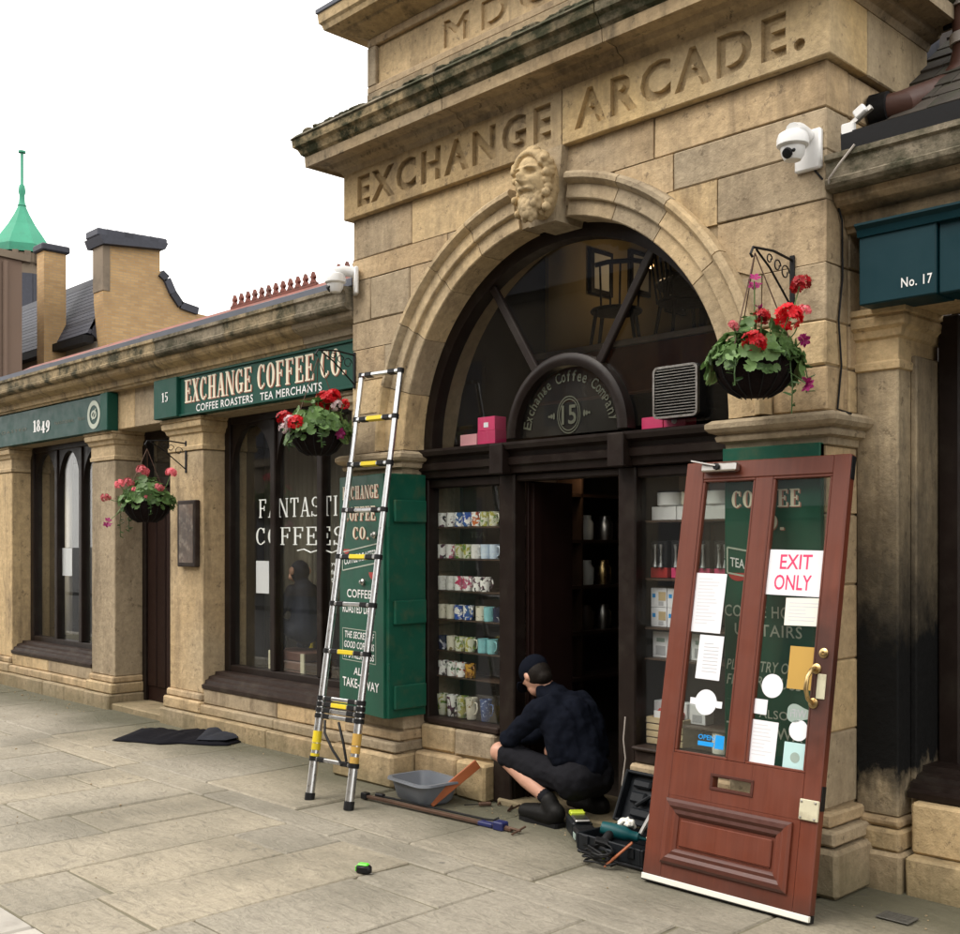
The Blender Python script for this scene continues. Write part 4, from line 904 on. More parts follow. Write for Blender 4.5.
# counter and shelving deep in the doorway
ct = thing('shop_counter', 'dark wooden counter just inside the open doorway', 'counter', (-3.6, 1.6, 0))
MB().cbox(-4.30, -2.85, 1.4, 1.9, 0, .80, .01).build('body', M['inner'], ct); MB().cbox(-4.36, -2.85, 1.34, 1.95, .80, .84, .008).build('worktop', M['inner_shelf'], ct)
ws = thing('wall_shelves', 'dark shelves of jars along the left wall inside the shop', 'shelves', (-5.6, 2.2, 0))
for z in (.5,.85,1.2,1.55,1.9): MB().box(-5.75, -5.50, 1.1, 3.6, z, z+.025).build('shelf', M['inner_shelf'], ws)
for y in (1.1, 1.9, 2.75, 3.6): MB().box(-5.75, -5.50, y-.02, y, 0, 2.2).build('upright', M['inner_shelf'], ws)
k = 0
for z in (.876, 1.226, 1.576):
    for yy in (1.3,1.5,1.7,2.05,2.3,2.55):
        j = MB().lathe([(0,0),(.06,0),(.065,.03),(.065,.13),(.045,.16),(.045,.19),(0,.19)], 12, (-5.62, yy+rng.uniform(-.03,.03), z)).build('storage_jar', rng.choice([M['steel'], M['paper_cream'], M['brass'], M['inner_shelf']]), None, 40)
        tag(j, 'dim storage jar inside the shop, %s from the window on the %s wall shelf' % (('first','second','third','fourth','fifth','sixth')[k % 6], ('lower','middle','upper')[k//6]), 'jar', 'jars inside the shop'); k += 1
bx_, bz_ = W(575, 470, 1.78)
bl = thing('ceiling_bulb', 'tiny lit bulb hanging inside the shop at the top of the doorway', 'lamp', (bx_, 1.78, bz_))
MB().ell((0,0,0), .014).build('bulb', M['lampglow'], bl, 60, world=False); MB().tube([(0,0,.012),(0,0,2.78-bz_)], .004, 6).build('flex', M['iron'], bl, world=False)
pl2 = bpy.data.lights.new('bulb_light', 'POINT'); pl2.energy = .9; pl2.color = (1,.75,.48); pl2.shadow_soft_size = .03
po2 = bpy.data.objects.new('bulb_light', pl2); COL.objects.link(po2); po2.parent = bl; po2.location = (.04,-.04,-.03)

# ================================================================== SIGNS
sg = thing('shop_sign', 'green fascia sign reading EXCHANGE COFFEE CO. with number 15 block', 'sign', (-7.3, .1, 2.61))
MB().cbox(-8.42, -5.905, .12, .20, 2.615, 2.945, .004).build('board', M['sign_green'], sg); MB().cbox(-8.82, -8.42, .085, .20, 2.612, 2.948, .006).build('number_block', M['sign_green'], sg)
for z0, z1 in ((2.612,2.63),(2.93,2.948)): MB().cbox(-8.42, -5.905, .105, .119, z0, z1, .003).build('edge_bead', M['sign_green'], sg)
letters(serif_mb('EXCHANGE COFFEE CO.', -8.325, -6.115, 2.712, 2.902, .1175, .19, .075), 'letter_shading', M['letter_edge'], sg)
letters(serif_mb('EXCHANGE COFFEE CO.', -8.335, -6.125, 2.718, 2.908, .1145, .17, .065), 'letter', M['cream'], sg)
letters(text_mb('COFFEE ROASTERS   TEA MERCHANTS', -8.15, -6.40, 2.632, 2.692, .116, .012, 1.1), 'small_lettering', M['white'], sg, .022)
serif_mb('15', -8.67, -8.56, 2.75, 2.83, .082, .18, .07).build('number', M['white'], sg)
text_mb('1', -5.965, -5.945, 2.80, 2.86, .116, .01).build('number', M['white'], sg)
s2 = thing('shop_sign', 'dark green fascia sign reading 1849 with a round coffee emblem', 'sign', (-11.4, .1, 2.59))
MB().cbox(-14.4, -9.87, .115, .20, 2.60, 2.94, .004).build('board', M['sign_dark'], s2); MB().cbox(-9.868, -9.72, .09, .20, 2.595, 2.945, .006).build('end_block', M['sign_green'], s2)
serif_mb('1849', -11.48, -11.05, 2.70, 2.82, .112, .22, .09, .05).build('number', M['white'], s2)
letters(text_mb('FRESHLY   ROASTED', -13.4, -11.65, 2.735, 2.765, .112, 0, 1.3), 'faint_lettering', M['gold_faint'], s2, .08); letters(text_mb('TRADITIONAL   TEAS', -10.95, -10.25, 2.735, 2.765, .112, 0, 1.3), 'faint_lettering', M['gold_faint'], s2, .025)
em = MB(); n = 28
for i in range(n):
    a, b = 2*math.pi*i/n, 2*math.pi*(i+1)/n
    em.add([(-10.05+r*math.cos(q), .1115, 2.765+r*math.sin(q)) for r, q in ((.135,a),(.135,b),(.09,b),(.09,a))], [(0,1,2,3)])
    em.add([(-10.05+r*math.cos(q)*1.0, .1115, 2.765+r*math.sin(q)*.7) for r, q in ((.06,a),(.06,b),(.035,b),(.035,a))], [(0,1,2,3)])
em.add([(-10.09,.111,2.72),(-10.07,.111,2.72),(-10.0,.111,2.82),(-10.02,.111,2.82)], [(0,1,2,3)]); em.build('emblem', M['faded'], s2)
s3 = thing('shop_sign', 'dark teal blue fascia board lettered No. 17 on the right', 'sign', (-2, .1, 2.6))
MB().cbox(-2.35, -2.005, .10, .30, 2.60, 2.945, .006).build('number_block', M['blue'], s3); MB().cbox(-2.0, 1.4, .115, .30, 2.60, 2.945, .006).build('board', M['blue'], s3)
MB().prof_x([(.30,2.90),(.09,2.90),(.08,2.93),(.06,2.945),(.06,2.955),(.30,2.955)], -2.352, 1.4).build('top_moulding', M['blue'], s3)
letters(text_mb('No. 17', -2.155, -2.02, 2.648, 2.69, .097, .012, 1.1), 'lettering', M['white'], s3, .014)

# ================================================================== SHUTTERS
ls = thing('folding_shutter', 'green folding shutter with painted coffee lettering, folded round the left pier behind the ladder', 'shutter', (-5.92, -.045, .455), (0,0,0))
ang = math.atan2(-.09, .57)
def on_ls(m):                                             # local: x along the leaf, y=0 its face
    return m.xf(Matrix.Translation((-5.925, -.065, 0)) @ Matrix.Rotation(ang, 4, 'Z'))
LWd = .585
on_ls(MB().cbox(0, LWd, -.016, .016, .455, 1.985, .004)).build('front_leaf', M['green'], ls)
def ls_let(m, name, mat, gap=9): letters(m, name, mat, ls, gap, on_ls)
for (tx, a, b, z0, z1) in (('EXCHANGE', .05, .52, 1.835, 1.92), ('COFFEE', .075, .485, 1.695, 1.785), ('CO.', .19, .40, 1.575, 1.655)):
    ls_let(serif_mb(tx, a+.006, b+.006, z0-.005, z1-.005, -.0175, .2, .08), 'letter_shading', M['letter_edge'], 0); ls_let(serif_mb(tx, a, b, z0, z1, -.0195, .18, .07), 'letter', M['cream'], 0)
fr_ = MB(); bx = [(.05,1.37),(.54,1.43),(.54,1.55),(.05,1.49)]
for i in range(4):
    p, q = bx[i], bx[(i+1) % 4]; fr_.obox((p[0],-.0185-.0003*i,p[1]), (q[0],-.0185-.0003*i,q[1]), .008, .001, (0,1,0))
ls_let(fr_, 'label_outline', M['faded'])
tt = text_mb('COFFEE ROASTERS', .07, .52, -.027, .027, -.0185, .012); tt.v = [(x, y, z+1.43+(x-.05)*.122) for x, y, z in tt.v]; ls_let(tt, 'lettering', M['white'], .012)
def cup(cx, cz, s, y):
    m = MB(); m.add([(cx+s*math.cos(q), y, cz+.7*s*math.sin(q)) for q in [math.pi+math.pi*i/10 for i in range(11)]], [tuple(range(11))]); return m
ls_let(cup(.47, 1.365, .07, -.0185), 'cup_motif', M['red_sign']); ls_let(cup(.10, 1.51, .045, -.0185), 'cup_motif', M['red_sign'])
for tx, a, b, z0, z1, sh_ in (('COFFEE',.11,.43,1.195,1.25,0),('ROASTED DAILY',.05,.50,1.095,1.15,0),('THE SECRET OF',.08,.47,.93,.975,.15),('GOOD COFFEE IS',.07,.47,.865,.91,.15),("IT'S FRESHNESS",.07,.47,.80,.845,.15),('ALSO',.2,.40,.695,.745,.15),('TAKE-AWAY',.05,.53,.61,.67,0)):
    ls_let(text_mb(tx, a, b, z0, z1, -.0185, .015, 1.05, 0, sh_), 'lettering', M['white'], .012)
bx = [(.05,.785),(.49,.785),(.49,.99),(.05,.99)]; fr_ = MB()
for i in range(4):
    p, q = bx[i], bx[(i+1) % 4]; fr_.obox((p[0],-.018-.0003*i,p[1]), (q[0],-.018-.0003*i,q[1]), .004, .0008, (0,1,0))
ls_let(fr_, 'label_outline', M['faded'])
for (kx_, kz) in ((.48,1.60),(.33,1.30)): on_ls(MB().lathe([(.0,0),(.022,0),(.022,.012),(.012,.02),(.012,.028),(0,.03)], 12, M=Matrix.Rotation(R(90),4,'X'), o=(kx_,-.0165,kz))).build('fixing_stud', M['steel'], ls, 40)
# second leaf lies along the reveal
x2 = -5.335
MB().cbox(x2-.015, x2+.015, -.155, .150, .455, 1.985, .004).build('reveal_leaf', M['green_side'], ls)
for z in (.60, 1.13, 1.76): MB().cbox(x2+.0155, x2+.042, -.125, .135, z-.09 if z < 1.7 else z-.08, z+.06, .006).build('batten', M['green_side'], ls)
for z in (.75, 1.25, 1.70): MB().tube([(x2+.018, -.158, z-.05), (x2+.018, -.158, z+.05)], .009, 8).build('hinge', M['green_side'], ls)
rs = thing('shutter', 'green lettered shutter on the right pier behind the leaning red door', 'shutter', (-2.70, -.03, .455))
MB().cbox(-2.958, -2.46, -.035, -.003, .455, 1.992, .004).build('board', M['green'], rs)
MB().cbox(-2.965, -2.46, -.042, -.003, 1.925, 1.996, .004).build('top_batten', M['green_side'], rs)
for (tx, a, b, z0, z1) in (('COFFEE', -2.915, -2.56, 1.715, 1.795), ('CO.', -2.81, -2.64, 1.61, 1.685)):
    letters(serif_mb(tx, a+.005, b+.005, z0-.004, z1-.004, -.0365, .2, .08), 'letter_shading', M['letter_edge'], rs); letters(serif_mb(tx, a, b, z0, z1, -.0385, .18, .07), 'letter', M['cream'], rs)
fr_ = MB(); bx = [(-2.94,1.41),(-2.55,1.35),(-2.55,1.47),(-2.94,1.53)]
for i in range(4):
    p, q = bx[i], bx[(i+1) % 4]; fr_.obox((p[0],-.037-.0003*i,p[1]), (q[0],-.037-.0003*i,q[1]), .008, .001, (0,1,0))
fr_.build('label_outline', M['faded'], rs)
tt = text_mb('TEA MERCHANTS', -2.925, -2.58, -.022, .022, -.037, .012); tt.v = [(x, y, z+1.465-(x+2.94)*.153) for x, y, z in tt.v]; letters(tt, 'lettering', M['white'], rs, .010)
cup(-2.88, 1.41, .055, -.0372).build('cup_motif', M['red_sign'], rs); cup(-2.62, 1.51, .055, -.0372).build('cup_motif', M['red_sign'], rs)
for tx, a, b, z0, z1, sh_ in (('COFFEE HOUSE',-2.955,-2.50,1.205,1.26,0),('UPSTAIRS',-2.90,-2.55,1.12,1.175,0)): letters(text_mb(tx, a, b, z0, z1, -.037, .008, 1.1), 'lettering', M['faded'], rs, .014)
for tx, a, b, z0, z1, sh_ in (('PLEASE TRY OUR',-2.945,-2.55,.955,1.005,.25),('FREE PRODUCE',-2.945,-2.55,.885,.935,.25),('QUALITY FOR',-2.945,-2.57,.815,.865,.25),('ALSO',-2.77,-2.62,.745,.785,0),('TAKE-AWAY',-2.945,-2.50,.655,.71,0)): letters(text_mb(tx, a, b, z0, z1, -.037, .008, 1.05, 0, sh_), 'lettering', M['faded'], rs, .012)

# ================================================================== THE RED DOOR LEANING ON THE PIER
DW, DH, DT = .845, 1.958, .045
tilt = math.atan2(.358, 1.925)
dr = thing('door', 'unhung red-brown panelled glass door leaning against the right pier', 'door', (-3.13, -.405, .0), (-tilt, 0, 0))
def dbox(x0, x1, z0, z1, y0=-DT, y1=0, c=.004): return MB().cbox(x0, x1, y0, y1, z0, z1, c)
def dp(m, n, mat, par=None, smooth=None): return m.build(n, mat, par or dr, smooth, world=False)
GL, GR, GT, GB = (.10, .385), (.475, .765), 1.875, .592
dp(dbox(0, GL[0], .03, DH), 'stile', M['door_red']); dp(dbox(GR[1], DW, .03, DH), 'stile', M['door_red'])
dp(dbox(GL[0], GR[1], GT, DH, -DT+.001, -.001), 'top_rail', M['door_red']); dp(dbox(GL[1], GR[0], GB, GT, -DT+.001, -.001), 'muntin', M['door_red'])
# lock rail, with the letter slot left open
SX0, SX1, SZ0, SZ1 = .325, .52, .468, .515
dp(dbox(GL[0], SX0, .40, GB, -DT+.001, -.001, .001), 'lock_rail', M['door_red']); dp(dbox(SX1, GR[1], .40, GB, -DT+.001, -.001, .001), 'lock_rail', M['door_red']); dp(dbox(SX0, SX1, SZ1, GB, -DT+.001, -.001, .001), 'lock_rail', M['door_red']); dp(dbox(SX0, SX1, .40, SZ0, -DT+.001, -.001, .001), 'lock_rail', M['door_red'])
slot = dp(MB().cbox(SX0-.012, SX1+.012, -DT-.004, -DT+.0, SZ1, SZ1+.012, .001), 'letter_slot', M['door_dark'])
dp(MB().cbox(SX0-.012, SX1+.012, -DT-.004, -DT+.0, SZ0-.012, SZ0, .001), 'slot_rim', M['door_dark'], slot); dp(MB().cbox(SX0-.012, SX0, -DT-.004, -DT, SZ0, SZ1, .001), 'slot_rim', M['door_dark'], slot); dp(MB().cbox(SX1, SX1+.012, -DT-.004, -DT, SZ0, SZ1, .001), 'slot_rim', M['door_dark'], slot)
dp(dbox(GL[0], GR[1], .03, .40, -DT+.002, -.002, .001), 'bottom_rail', M['door_red'])
# raised bolection panel
PX = (.095, .735, .095, .385)
def bolection():
    prof = [(0,0),(0,.010),(.012,.020),(.03,.022),(.045,.012),(.06,.014),(.072,.006),(.075,0)]; x0,x1,z0,z1 = PX; ms = []
    crn = [(x0,z0,1,1),(x1,z0,-1,1),(x1,z1,-1,-1),(x0,z1,1,-1)]
    for i in range(4):
        a, b = crn[i], crn[(i+1) % 4]; vs = []
        for c_ in (a, b): vs += [(c_[0]+c_[2]*d, -DT-h, c_[1]+c_[3]*d) for d, h in prof]
        k = len(prof); fs = [(j, (j+1) % k, k+(j+1) % k, k+j) for j in range(k)]+[tuple(range(k)), tuple(range(k, 2*k))]
        dp(MB().add(vs, fs), 'panel_moulding', M['door_dark'] if i in (0, 2) else M['door_red'], None, 30)
bolection()
dp(MB().cbox(PX[0]+.085, PX[1]-.085, -DT-.008, -DT+.0015, PX[2]+.085, PX[3]-.085, .006), 'panel', M['door_red'])
# glazing beads and glass
for a, b in (GL, GR):
    for x0, x1, z0, z1 in ((a,a+.012,GB+.012,GT-.012),(b-.012,b,GB+.012,GT-.012),(a,b,GB,GB+.012),(a,b,GT-.012,GT)): dp(MB().cbox(x0, x1, -DT+.004, -.012, z0, z1, .003), 'glazing_bead', M['door_red'])
    dp(MB().box(a+.003, b-.003, -.026, -.021, GB+.003, GT-.003), 'pane', M['glass_door'])
dp(MB().cbox(0, DW, -DT-.006, -DT+.012, .005, .030, .002), 'draught_strip', M['paper_cream']); dp(MB().cbox(.002, DW-.002, -DT+.012, -.0, 0, .029, .002), 'draught_brush', M['blackplast']); dp(MB().cbox(.002, DW-.002, -DT-.004, -DT+.0115, -.0, .0046, .001), 'draught_brush', M['blackplast'])
# furniture
dp(MB().cbox(.762, DW+.003, -DT-.014, -DT-.0002, .405, .49, .003), 'lock_case', M['creammetal']); 
for sx in (.772, .835): 
    for sz in (.415, .48): dp(MB().lathe([(.005,0),(.005,.003),(0,.004)], 8, M=Matrix.Rotation(R(90),4,'X'), o=(sx, -DT-.0142, sz)), 'screw', M['steel'])
kh = dp(MB().lathe([(.021,0),(.021,.004),(.012,.008),(.006,.008),(.006,.003),(0,.003)], 16, M=Matrix.Rotation(R(90),4,'X'), o=(.803,-DT-.0002,1.098)), 'keyhole', M['brass'], None, 30)
hd = dp(MB().tube([(.775,-DT-.004,1.03),(.772,-DT-.035,1.022),(.768,-DT-.055,.99),(.766,-DT-.056,.94),(.77,-DT-.04,.90),(.773,-DT-.004,.885)], [.012,.010,.009,.010,.009,.012], 10), 'pull_handle', M['brass'], None, 50)
for z in (1.03, .885): dp(MB().lathe([(.022,0),(.022,.004),(.010,.008),(0,.008)], 16, M=Matrix.Rotation(R(90),4,'X'), o=(.776,-DT-.0002,z)), 'handle_rose', M['brass'], hd, 30)
dp(MB().cbox(.785,.825,-DT-.005,-DT-.0002,.905,1.01,.002), 'push_plate', M['creammetal'], hd)
cl = dp(MB().cbox(.11, .30, -DT-.042, -DT-.0002, 1.902, 1.942, .006), 'door_closer', M['steel']); dp(MB().obox((.20,-DT-.05,1.925),(.07,-DT-.06,1.95), .02, .006), 'closer_arm', M['steel'], cl); dp(MB().lathe([(.016,0),(.016,.012),(0,.014)],12,M=Matrix.Rotation(R(90),4,'X'),o=(.20,-DT-.042,1.922)), 'closer_pivot', M['blackplast'], cl, 40)
dp(MB().cbox(DW, DW+.004, -.038, -.006, 1.85, 1.95, .001), 'hinge', M['iron']); dp(MB().cbox(DW, DW+.004, -.038, -.006, .45, .55, .001), 'hinge', M['iron'])
# papers and stickers, stuck to the glass: (x0,x1,z0,z1)
YP = -.0275
def sheet(name, x0, x1, z0, z1, mat, rz=0, y=YP):
    m = MB().box(-(x1-x0)/2, (x1-x0)/2, y-.0008, y, -(z1-z0)/2, (z1-z0)/2); m.xf(Matrix.Translation(((x0+x1)/2, 0, (z0+z1)/2)) @ Matrix.Rotation(R(rz), 4, 'Y')); return m
def sticker(label, m, mat, extra=(), cat='notice', nm='paper_notice'):
    t = thing(nm, label, cat, dr.location, dr.rotation_euler); m.build('sheet', mat, t, world=False)
    for n_, mm, mt in extra: mm.build(n_, mt, t, world=False)
    return t
X0 = -3.13
def prn(x0, x1, z1, n, dz, seed):
    q = random.Random(seed); m = MB()
    for k in range(n): m.box(x0, x0+(x1-x0)*q.uniform(.55,1), YP-.0012, YP-.0009, z1-k*dz, z1-k*dz+dz*.28)
    return ('print', m, M['ink_pale'])
def P_(a, b): return a-X0, b-X0
sticker('large plain white sheet taped high in the left door pane', sheet('s', *P_(-3.02,-2.855), 1.152, 1.428, 1.2, 1), M['paper'], [prn(.13,.25,1.40,14,.016,1)])
pr = MB()
for k in range(9): pr.box(.195, .195+(.08 if k else .05), YP-.0012, YP-.0009, 1.10-k*.016, 1.103-k*.016)
sticker('smaller white sheet of print below the large blank one on the red door', sheet('s', *P_(-2.965,-2.835), .938, 1.14, 0, 1), M['paper'], [('print', pr, M['ink'])])
def disc(cx, cz, r, y=YP, n=24): return MB().prism_y([(cx+r*math.cos(2*math.pi*i/n), cz+r*math.sin(2*math.pi*i/n)) for i in range(n)], y-.0008, y)
sticker('white disc with side tabs stuck low in the left door pane', MB().add(*(lambda d: (d.v, d.f))(disc(.235,.835,.058))).box(.150,.178,YP-.0009,YP-.0001,.82,.85).box(.292,.322,YP-.0009,YP-.0001,.815,.845), M['paper'], cat='sticker', nm='round_sticker')
t1 = text_mb('EXIT', .545, .70, 1.455, 1.52, YP-.0014, .01); t2 = text_mb('ONLY', .525, .705, 1.362, 1.43, YP-.0014, .01)
sticker('white EXIT ONLY sign in pink letters on the red door', sheet('s', *P_(-2.642,-2.368), 1.338, 1.54, 0, 1), M['paper'], [*[('letter', q_, M['pink_ink']) for t_ in (t1, t2) for q_ in split_x(t_, 0.)]], 'sign', 'exit_sign')
sticker('cream card below the EXIT ONLY sign on the red door', sheet('s', *P_(-2.538,-2.362), 1.209, 1.33, -1.5, -1), M['paper_cream'], [prn(.61,.75,1.305,6,.015,2)])
sticker('ochre yellow card beside the brass keyhole of the red door', sheet('s', *P_(-2.495,-2.364), .937, 1.12, 0, 0), M['gold'], nm='card', cat='card')
sticker('white disc left of the ochre card on the red door', disc(.565,.94,.052), M['paper'], cat='sticker', nm='round_sticker')
sticker('small white square under the white disc in the right door pane', sheet('s', *P_(-2.645,-2.58), .813, .878, 0, 1), M['paper'])
wf_ = MB()
for k in range(18): pass
blob = MB().prism_y([(.70+.058*math.cos(q)*(1+.12*math.cos(3*q)), .835+.036*math.sin(q)*(1+.2*math.cos(3*q))) for q in [2*math.pi*i/28 for i in range(28)]], YP-.0008, YP)
sticker('cloud-shaped grey WiFi sticker seen reversed under the ochre card', blob, M['sticker'], [('lettering', (lambda t_: MB().add([(2*.70-x, y, z) for x, y, z in t_.v], t_.f))(text_mb('WiFi', .66, .735, .818, .852, YP-.0014, .01)), M['ink'])], 'sticker', 'wifi_sticker')
sticker('white sheet at the bottom left of the right door pane', sheet('s', *P_(-2.652,-2.518), .603, .787, .8, 1), M['paper'], [prn(.495,.60,.765,9,.016,3)])
sticker('white disc above the mint card on the red door', disc(.71,.765,.045), M['paper'], cat='sticker', nm='round_sticker')
pr = disc(.705,.65,.022, YP-.0009)
sticker('pale mint card at the bottom right of the door glass', sheet('s', *P_(-2.48,-2.37), .603, .712, 0, 0), M['mint'], [('seal', pr, M['sticker'])], 'card', 'card')
pr = text_mb('OPEN', .215, .30, .668, .69, YP-.0014, .015)
sticker('small cyan sticker low in the left door pane', sheet('s', .305, .352, .635, .695, 0, 0), M['cyan'], [('lettering', pr, M['cyan']), ('strip', sheet('s', .215, .30, .64, .66, 0, 0), M['cyan'])], 'sticker', 'cyan_sticker')

# ================================================================== HANGING BASKETS AND BRACKETS
def bracket(label, x, y, z, h=.26, out=.24, yaw=0):       # wall plate on the wall at (x,y), arm reaching to the street
    t = thing('wall_bracket', label, 'bracket', (x, y, z), (0,0,yaw), 'iron basket brackets')
    b = lambda m, n: m.build(n, M['iron'], t, 40, world=False)
    b(MB().cbox(-.012, .012, -.010, 0, -h/2, h/2, .002), 'wall_plate'); b(MB().tube([(0,-.008,h*.42),(0,-out*.5,h*.47),(0,-out,h*.42),(0,-out-.02,h*.30),(0,-out-.005,h*.26)], .006, 8), 'arm')
    b(MB().tube([(0,-.01,-h*.38),(0,-out*.25,-h*.16),(0,-out*.6,h*.18),(0,-out*.92,h*.40)], .005, 8), 'brace')
    sc = MB()
    for k in range(3):
        cy, cz = -out*(.2+.2*k), h*(.18+.07*k); r = .035-.006*k
        sc.tube([(0, cy+r*math.cos(a)*(1-a/14), cz+r*math.sin(a)*(1-a/14)) for a in [i*.5 for i in range(14)]], .0032, 6)
    b(sc, 'scroll'); return t
leaf_meshes = []
def leaf_mesh(r, n=11):
    m = MB(); vs = [(0,0,-.12*r)]
    for i in range(n*2):
        a = 2*math.pi*i/(n*2)+.12; q = r*(1 if i % 2 else .88)
        if i == 0: q *= .45
        vs.append((q*math.cos(a), q*math.sin(a), .06*r*math.sin(3*a)+.10*r))
    m.add(vs, [(0, i+1, (i+1) % (2*n)+1) for i in range(2*n)]); return m.mesh('leaf', smooth=80)
for r in (.024, .032, .041):
    me = leaf_mesh(r); me.materials.append(M['leaf']); leaf_meshes.append(me)
tm = MB().add([(0,0,0),(.008,.006,.002),(.028,.004,.0),(.034,0,-.004),(.028,-.004,0),(.008,-.006,.002)], [(0,1,2,3),(0,3,4,5)]).mesh('small_leaf'); tm.materials.append(M['leaf_dark'])
def flower_mesh(mat, r, n, seed, ps=.36):
    q = random.Random(seed); m = MB()
    for i in range(n):
        th = math.acos(1-1.6*q.random()); ph = q.random()*6.283; d = Vector((math.sin(th)*math.cos(ph), math.sin(th)*math.sin(ph), math.cos(th)*.75)); c = d*r*q.uniform(.75,1.05)
        u = d.orthogonal().normalized(); w = d.cross(u); o = q.random()*6.28
        for k in range(5):
            a = o+k*1.2566; e1 = u*math.cos(a)+w*math.sin(a); e2 = u*math.cos(a+.55)+w*math.sin(a+.55); e3 = u*math.cos(a-.55)+w*math.sin(a-.55); s = r*ps
            m.add([c, c+e3*s*.7+d*s*.12, c+e1*s+d*s*.22, c+e2*s*.7+d*s*.12], [(0,1,2,3)])
    me = m.mesh('flower_head'); me.materials.append(mat); return me
FL = {'red': [flower_mesh(M['red'], .058, 64, 1), flower_mesh(M['red'], .054, 58, 2)], 'pink': [flower_mesh(M['pink'], .048, 46, 3)], 'lilac': [flower_mesh(M['lilac'], .040, 34, 4)], 'magenta': [flower_mesh(M['magenta'], .020, 4, 5, 1.35), flower_mesh(M['magenta'], .020, 3, 6, 1.5)]}
def basket(label, loc, r, hang_z, flowers, nleaf, seed, trail=(), arm_y=0):
    q = random.Random(seed); t = thing('hanging_basket', label, 'hanging basket', loc, (0,0,0), 'hanging flower baskets')
    prof = [(0,-.72*r),(.35*r,-.70*r),(.62*r,-.55*r),(.85*r,-.28*r),(.98*r,0),(.99*r,.03),(.93*r,.03),(.88*r,0),(0,-.02)]
    b = MB().lathe(prof, 26); b.v = [(x*(1+.03*math.sin(7*math.atan2(y,x)+z*40)), y*(1+.03*math.sin(7*math.atan2(y,x)+z*40)), z) for x, y, z in b.v]
    bo = b.build('basket', M['bark'], t, 50, world=False)
    for k in range(16):
        a = 2*math.pi*k/16; MB().tube([(1.0*r*math.cos(a)*p/(.98*r) if p else 0, 1.0*r*math.sin(a)*p/(.98*r) if p else 0, z*1.01) for p, z in ((.98*r,.02),(.87*r,-.28*r),(.64*r,-.56*r),(.36*r,-.715*r))], .003, 5).build('wire', M['iron'], bo, world=False)
    MB().tube([(r*math.cos(a), r*math.sin(a), .03) for a in [2*math.pi*i/28 for i in range(29)]], .005, 6, False).build('rim', M['iron'], bo, world=False)
    for k in range(3):
        a = R(30+120*k); MB().tube([(r*math.cos(a), r*math.sin(a), .03), (0, 0, hang_z)], .003, 5).build('chain', M['rust'], t, world=False)
    o_ = lambda n, me: (lambda o: o)(link(n, me, None, t))
    for i in range(nleaf):
        a = q.random()*6.283; rr = r*math.sqrt(q.random())*1.2; z = .03+.17*(1-(rr/(1.2*r))**2)*q.uniform(.3,1.15)*(r/.17)
        o = o_('leaf', leaf_meshes[q.randrange(3)]); o.location = (rr*math.cos(a), rr*math.sin(a), z)
        tl = .25+.95*rr/(r*1.12); o.rotation_euler = (Matrix.Rotation(a, 3, 'Z') @ Matrix.Rotation(tl+q.uniform(-.7,.6), 3, 'Y') @ Matrix.Rotation(q.random()*6.28, 3, 'Z')).to_euler(); s = q.uniform(.8,1.2)*(r/.17)**.5; o.scale = (s,s,s)
        if i % 3 == 0: MB().tube([(rr*.4*math.cos(a), rr*.4*math.sin(a), .02), (rr*math.cos(a), rr*math.sin(a), z)], .0025, 5).build('stem', M['leaf'], t, world=False)
    for i in range(nleaf//3):
        a = q.random()*6.283; rr = r*q.uniform(.95,1.18); o = o_('leaf', leaf_meshes[q.randrange(3)]); o.location = (rr*math.cos(a), rr*math.sin(a), q.uniform(-.05,.06))
        o.rotation_euler = (Matrix.Rotation(a, 3, 'Z') @ Matrix.Rotation(q.uniform(.9,1.6), 3, 'Y') @ Matrix.Rotation(q.random()*6.28, 3, 'Z')).to_euler(); sc_ = q.uniform(.7,1.1); o.scale = (sc_,)*3
    for kind, x, y, z, s in flowers:
        s *= .86
        o = o_('flower_head', q.choice(FL[kind])); o.location = (x, y, z); o.scale = (s,s,s); o.rotation_euler = (q.uniform(.2,.7), q.uniform(-.4,.4), q.random()*6)
        MB().tube([(x*.3, y*.3, .03), (x*.8, y*.8, z*.6), (x, y, z)], .003, 5).build('stem', M['leaf'], t, world=False)
    for (a, ln) in trail:
        pts = [Vector((r*.9*math.cos(a), r*.9*math.sin(a), .04)), Vector((r*1.15*math.cos(a), r*1.15*math.sin(a), .03)), Vector((r*1.25*math.cos(a), r*1.25*math.sin(a), -ln*.5)), Vector((r*1.22*math.cos(a), r*1.22*math.sin(a), -ln))]
        MB().tube(pts, .0028, 5).build('trailing_stem', M['leaf_dark'], t, world=False)
        for k in range(16):
            f = q.random()*2.99; i = int(f); p = pts[i].lerp(pts[i+1], f-i); o = o_('small_leaf', tm); o.location = p; o.rotation_euler = (q.random()*6, q.uniform(-.6,.6), q.random()*6); s = q.uniform(.8,1.3); o.scale = (s,s,s)
    return t
RTv = Vector((RT[0], RT[1], 0)); NRv = Vector((-FW[0], -FW[1], 0))
def fl(kind, u, v, z, s=1.): p = RTv*u+NRv*v; return (kind, p.x, p.y, z, s)
# right basket
bracket('black scrolled iron bracket on the right pier above the nearest flower basket', -2.617, 0, 2.72, .27, .33)
basket('hanging basket of red geraniums on the right pier', (-2.617, -.315, 2.31), .178, .50,
       [fl('red',-.055,.21,.075,1.0), fl('red',.10,.16,.19,1.15), fl('red',.19,.02,.36,1.0), fl('magenta',-.02,.10,.23,1.2), fl('magenta',.17,.13,.10,1.1), fl('magenta',.17,.17,-.09,1.2), fl('magenta',-.01,.03,.37,1.2), fl('pink',.20,.05,.24,.7), fl('red',.0,.12,.20,.7), fl('pink',-.12,.12,.16,.6)],
       162, 3, ((R(-15), .22), (R(20), .12), (R(-80), .10)))
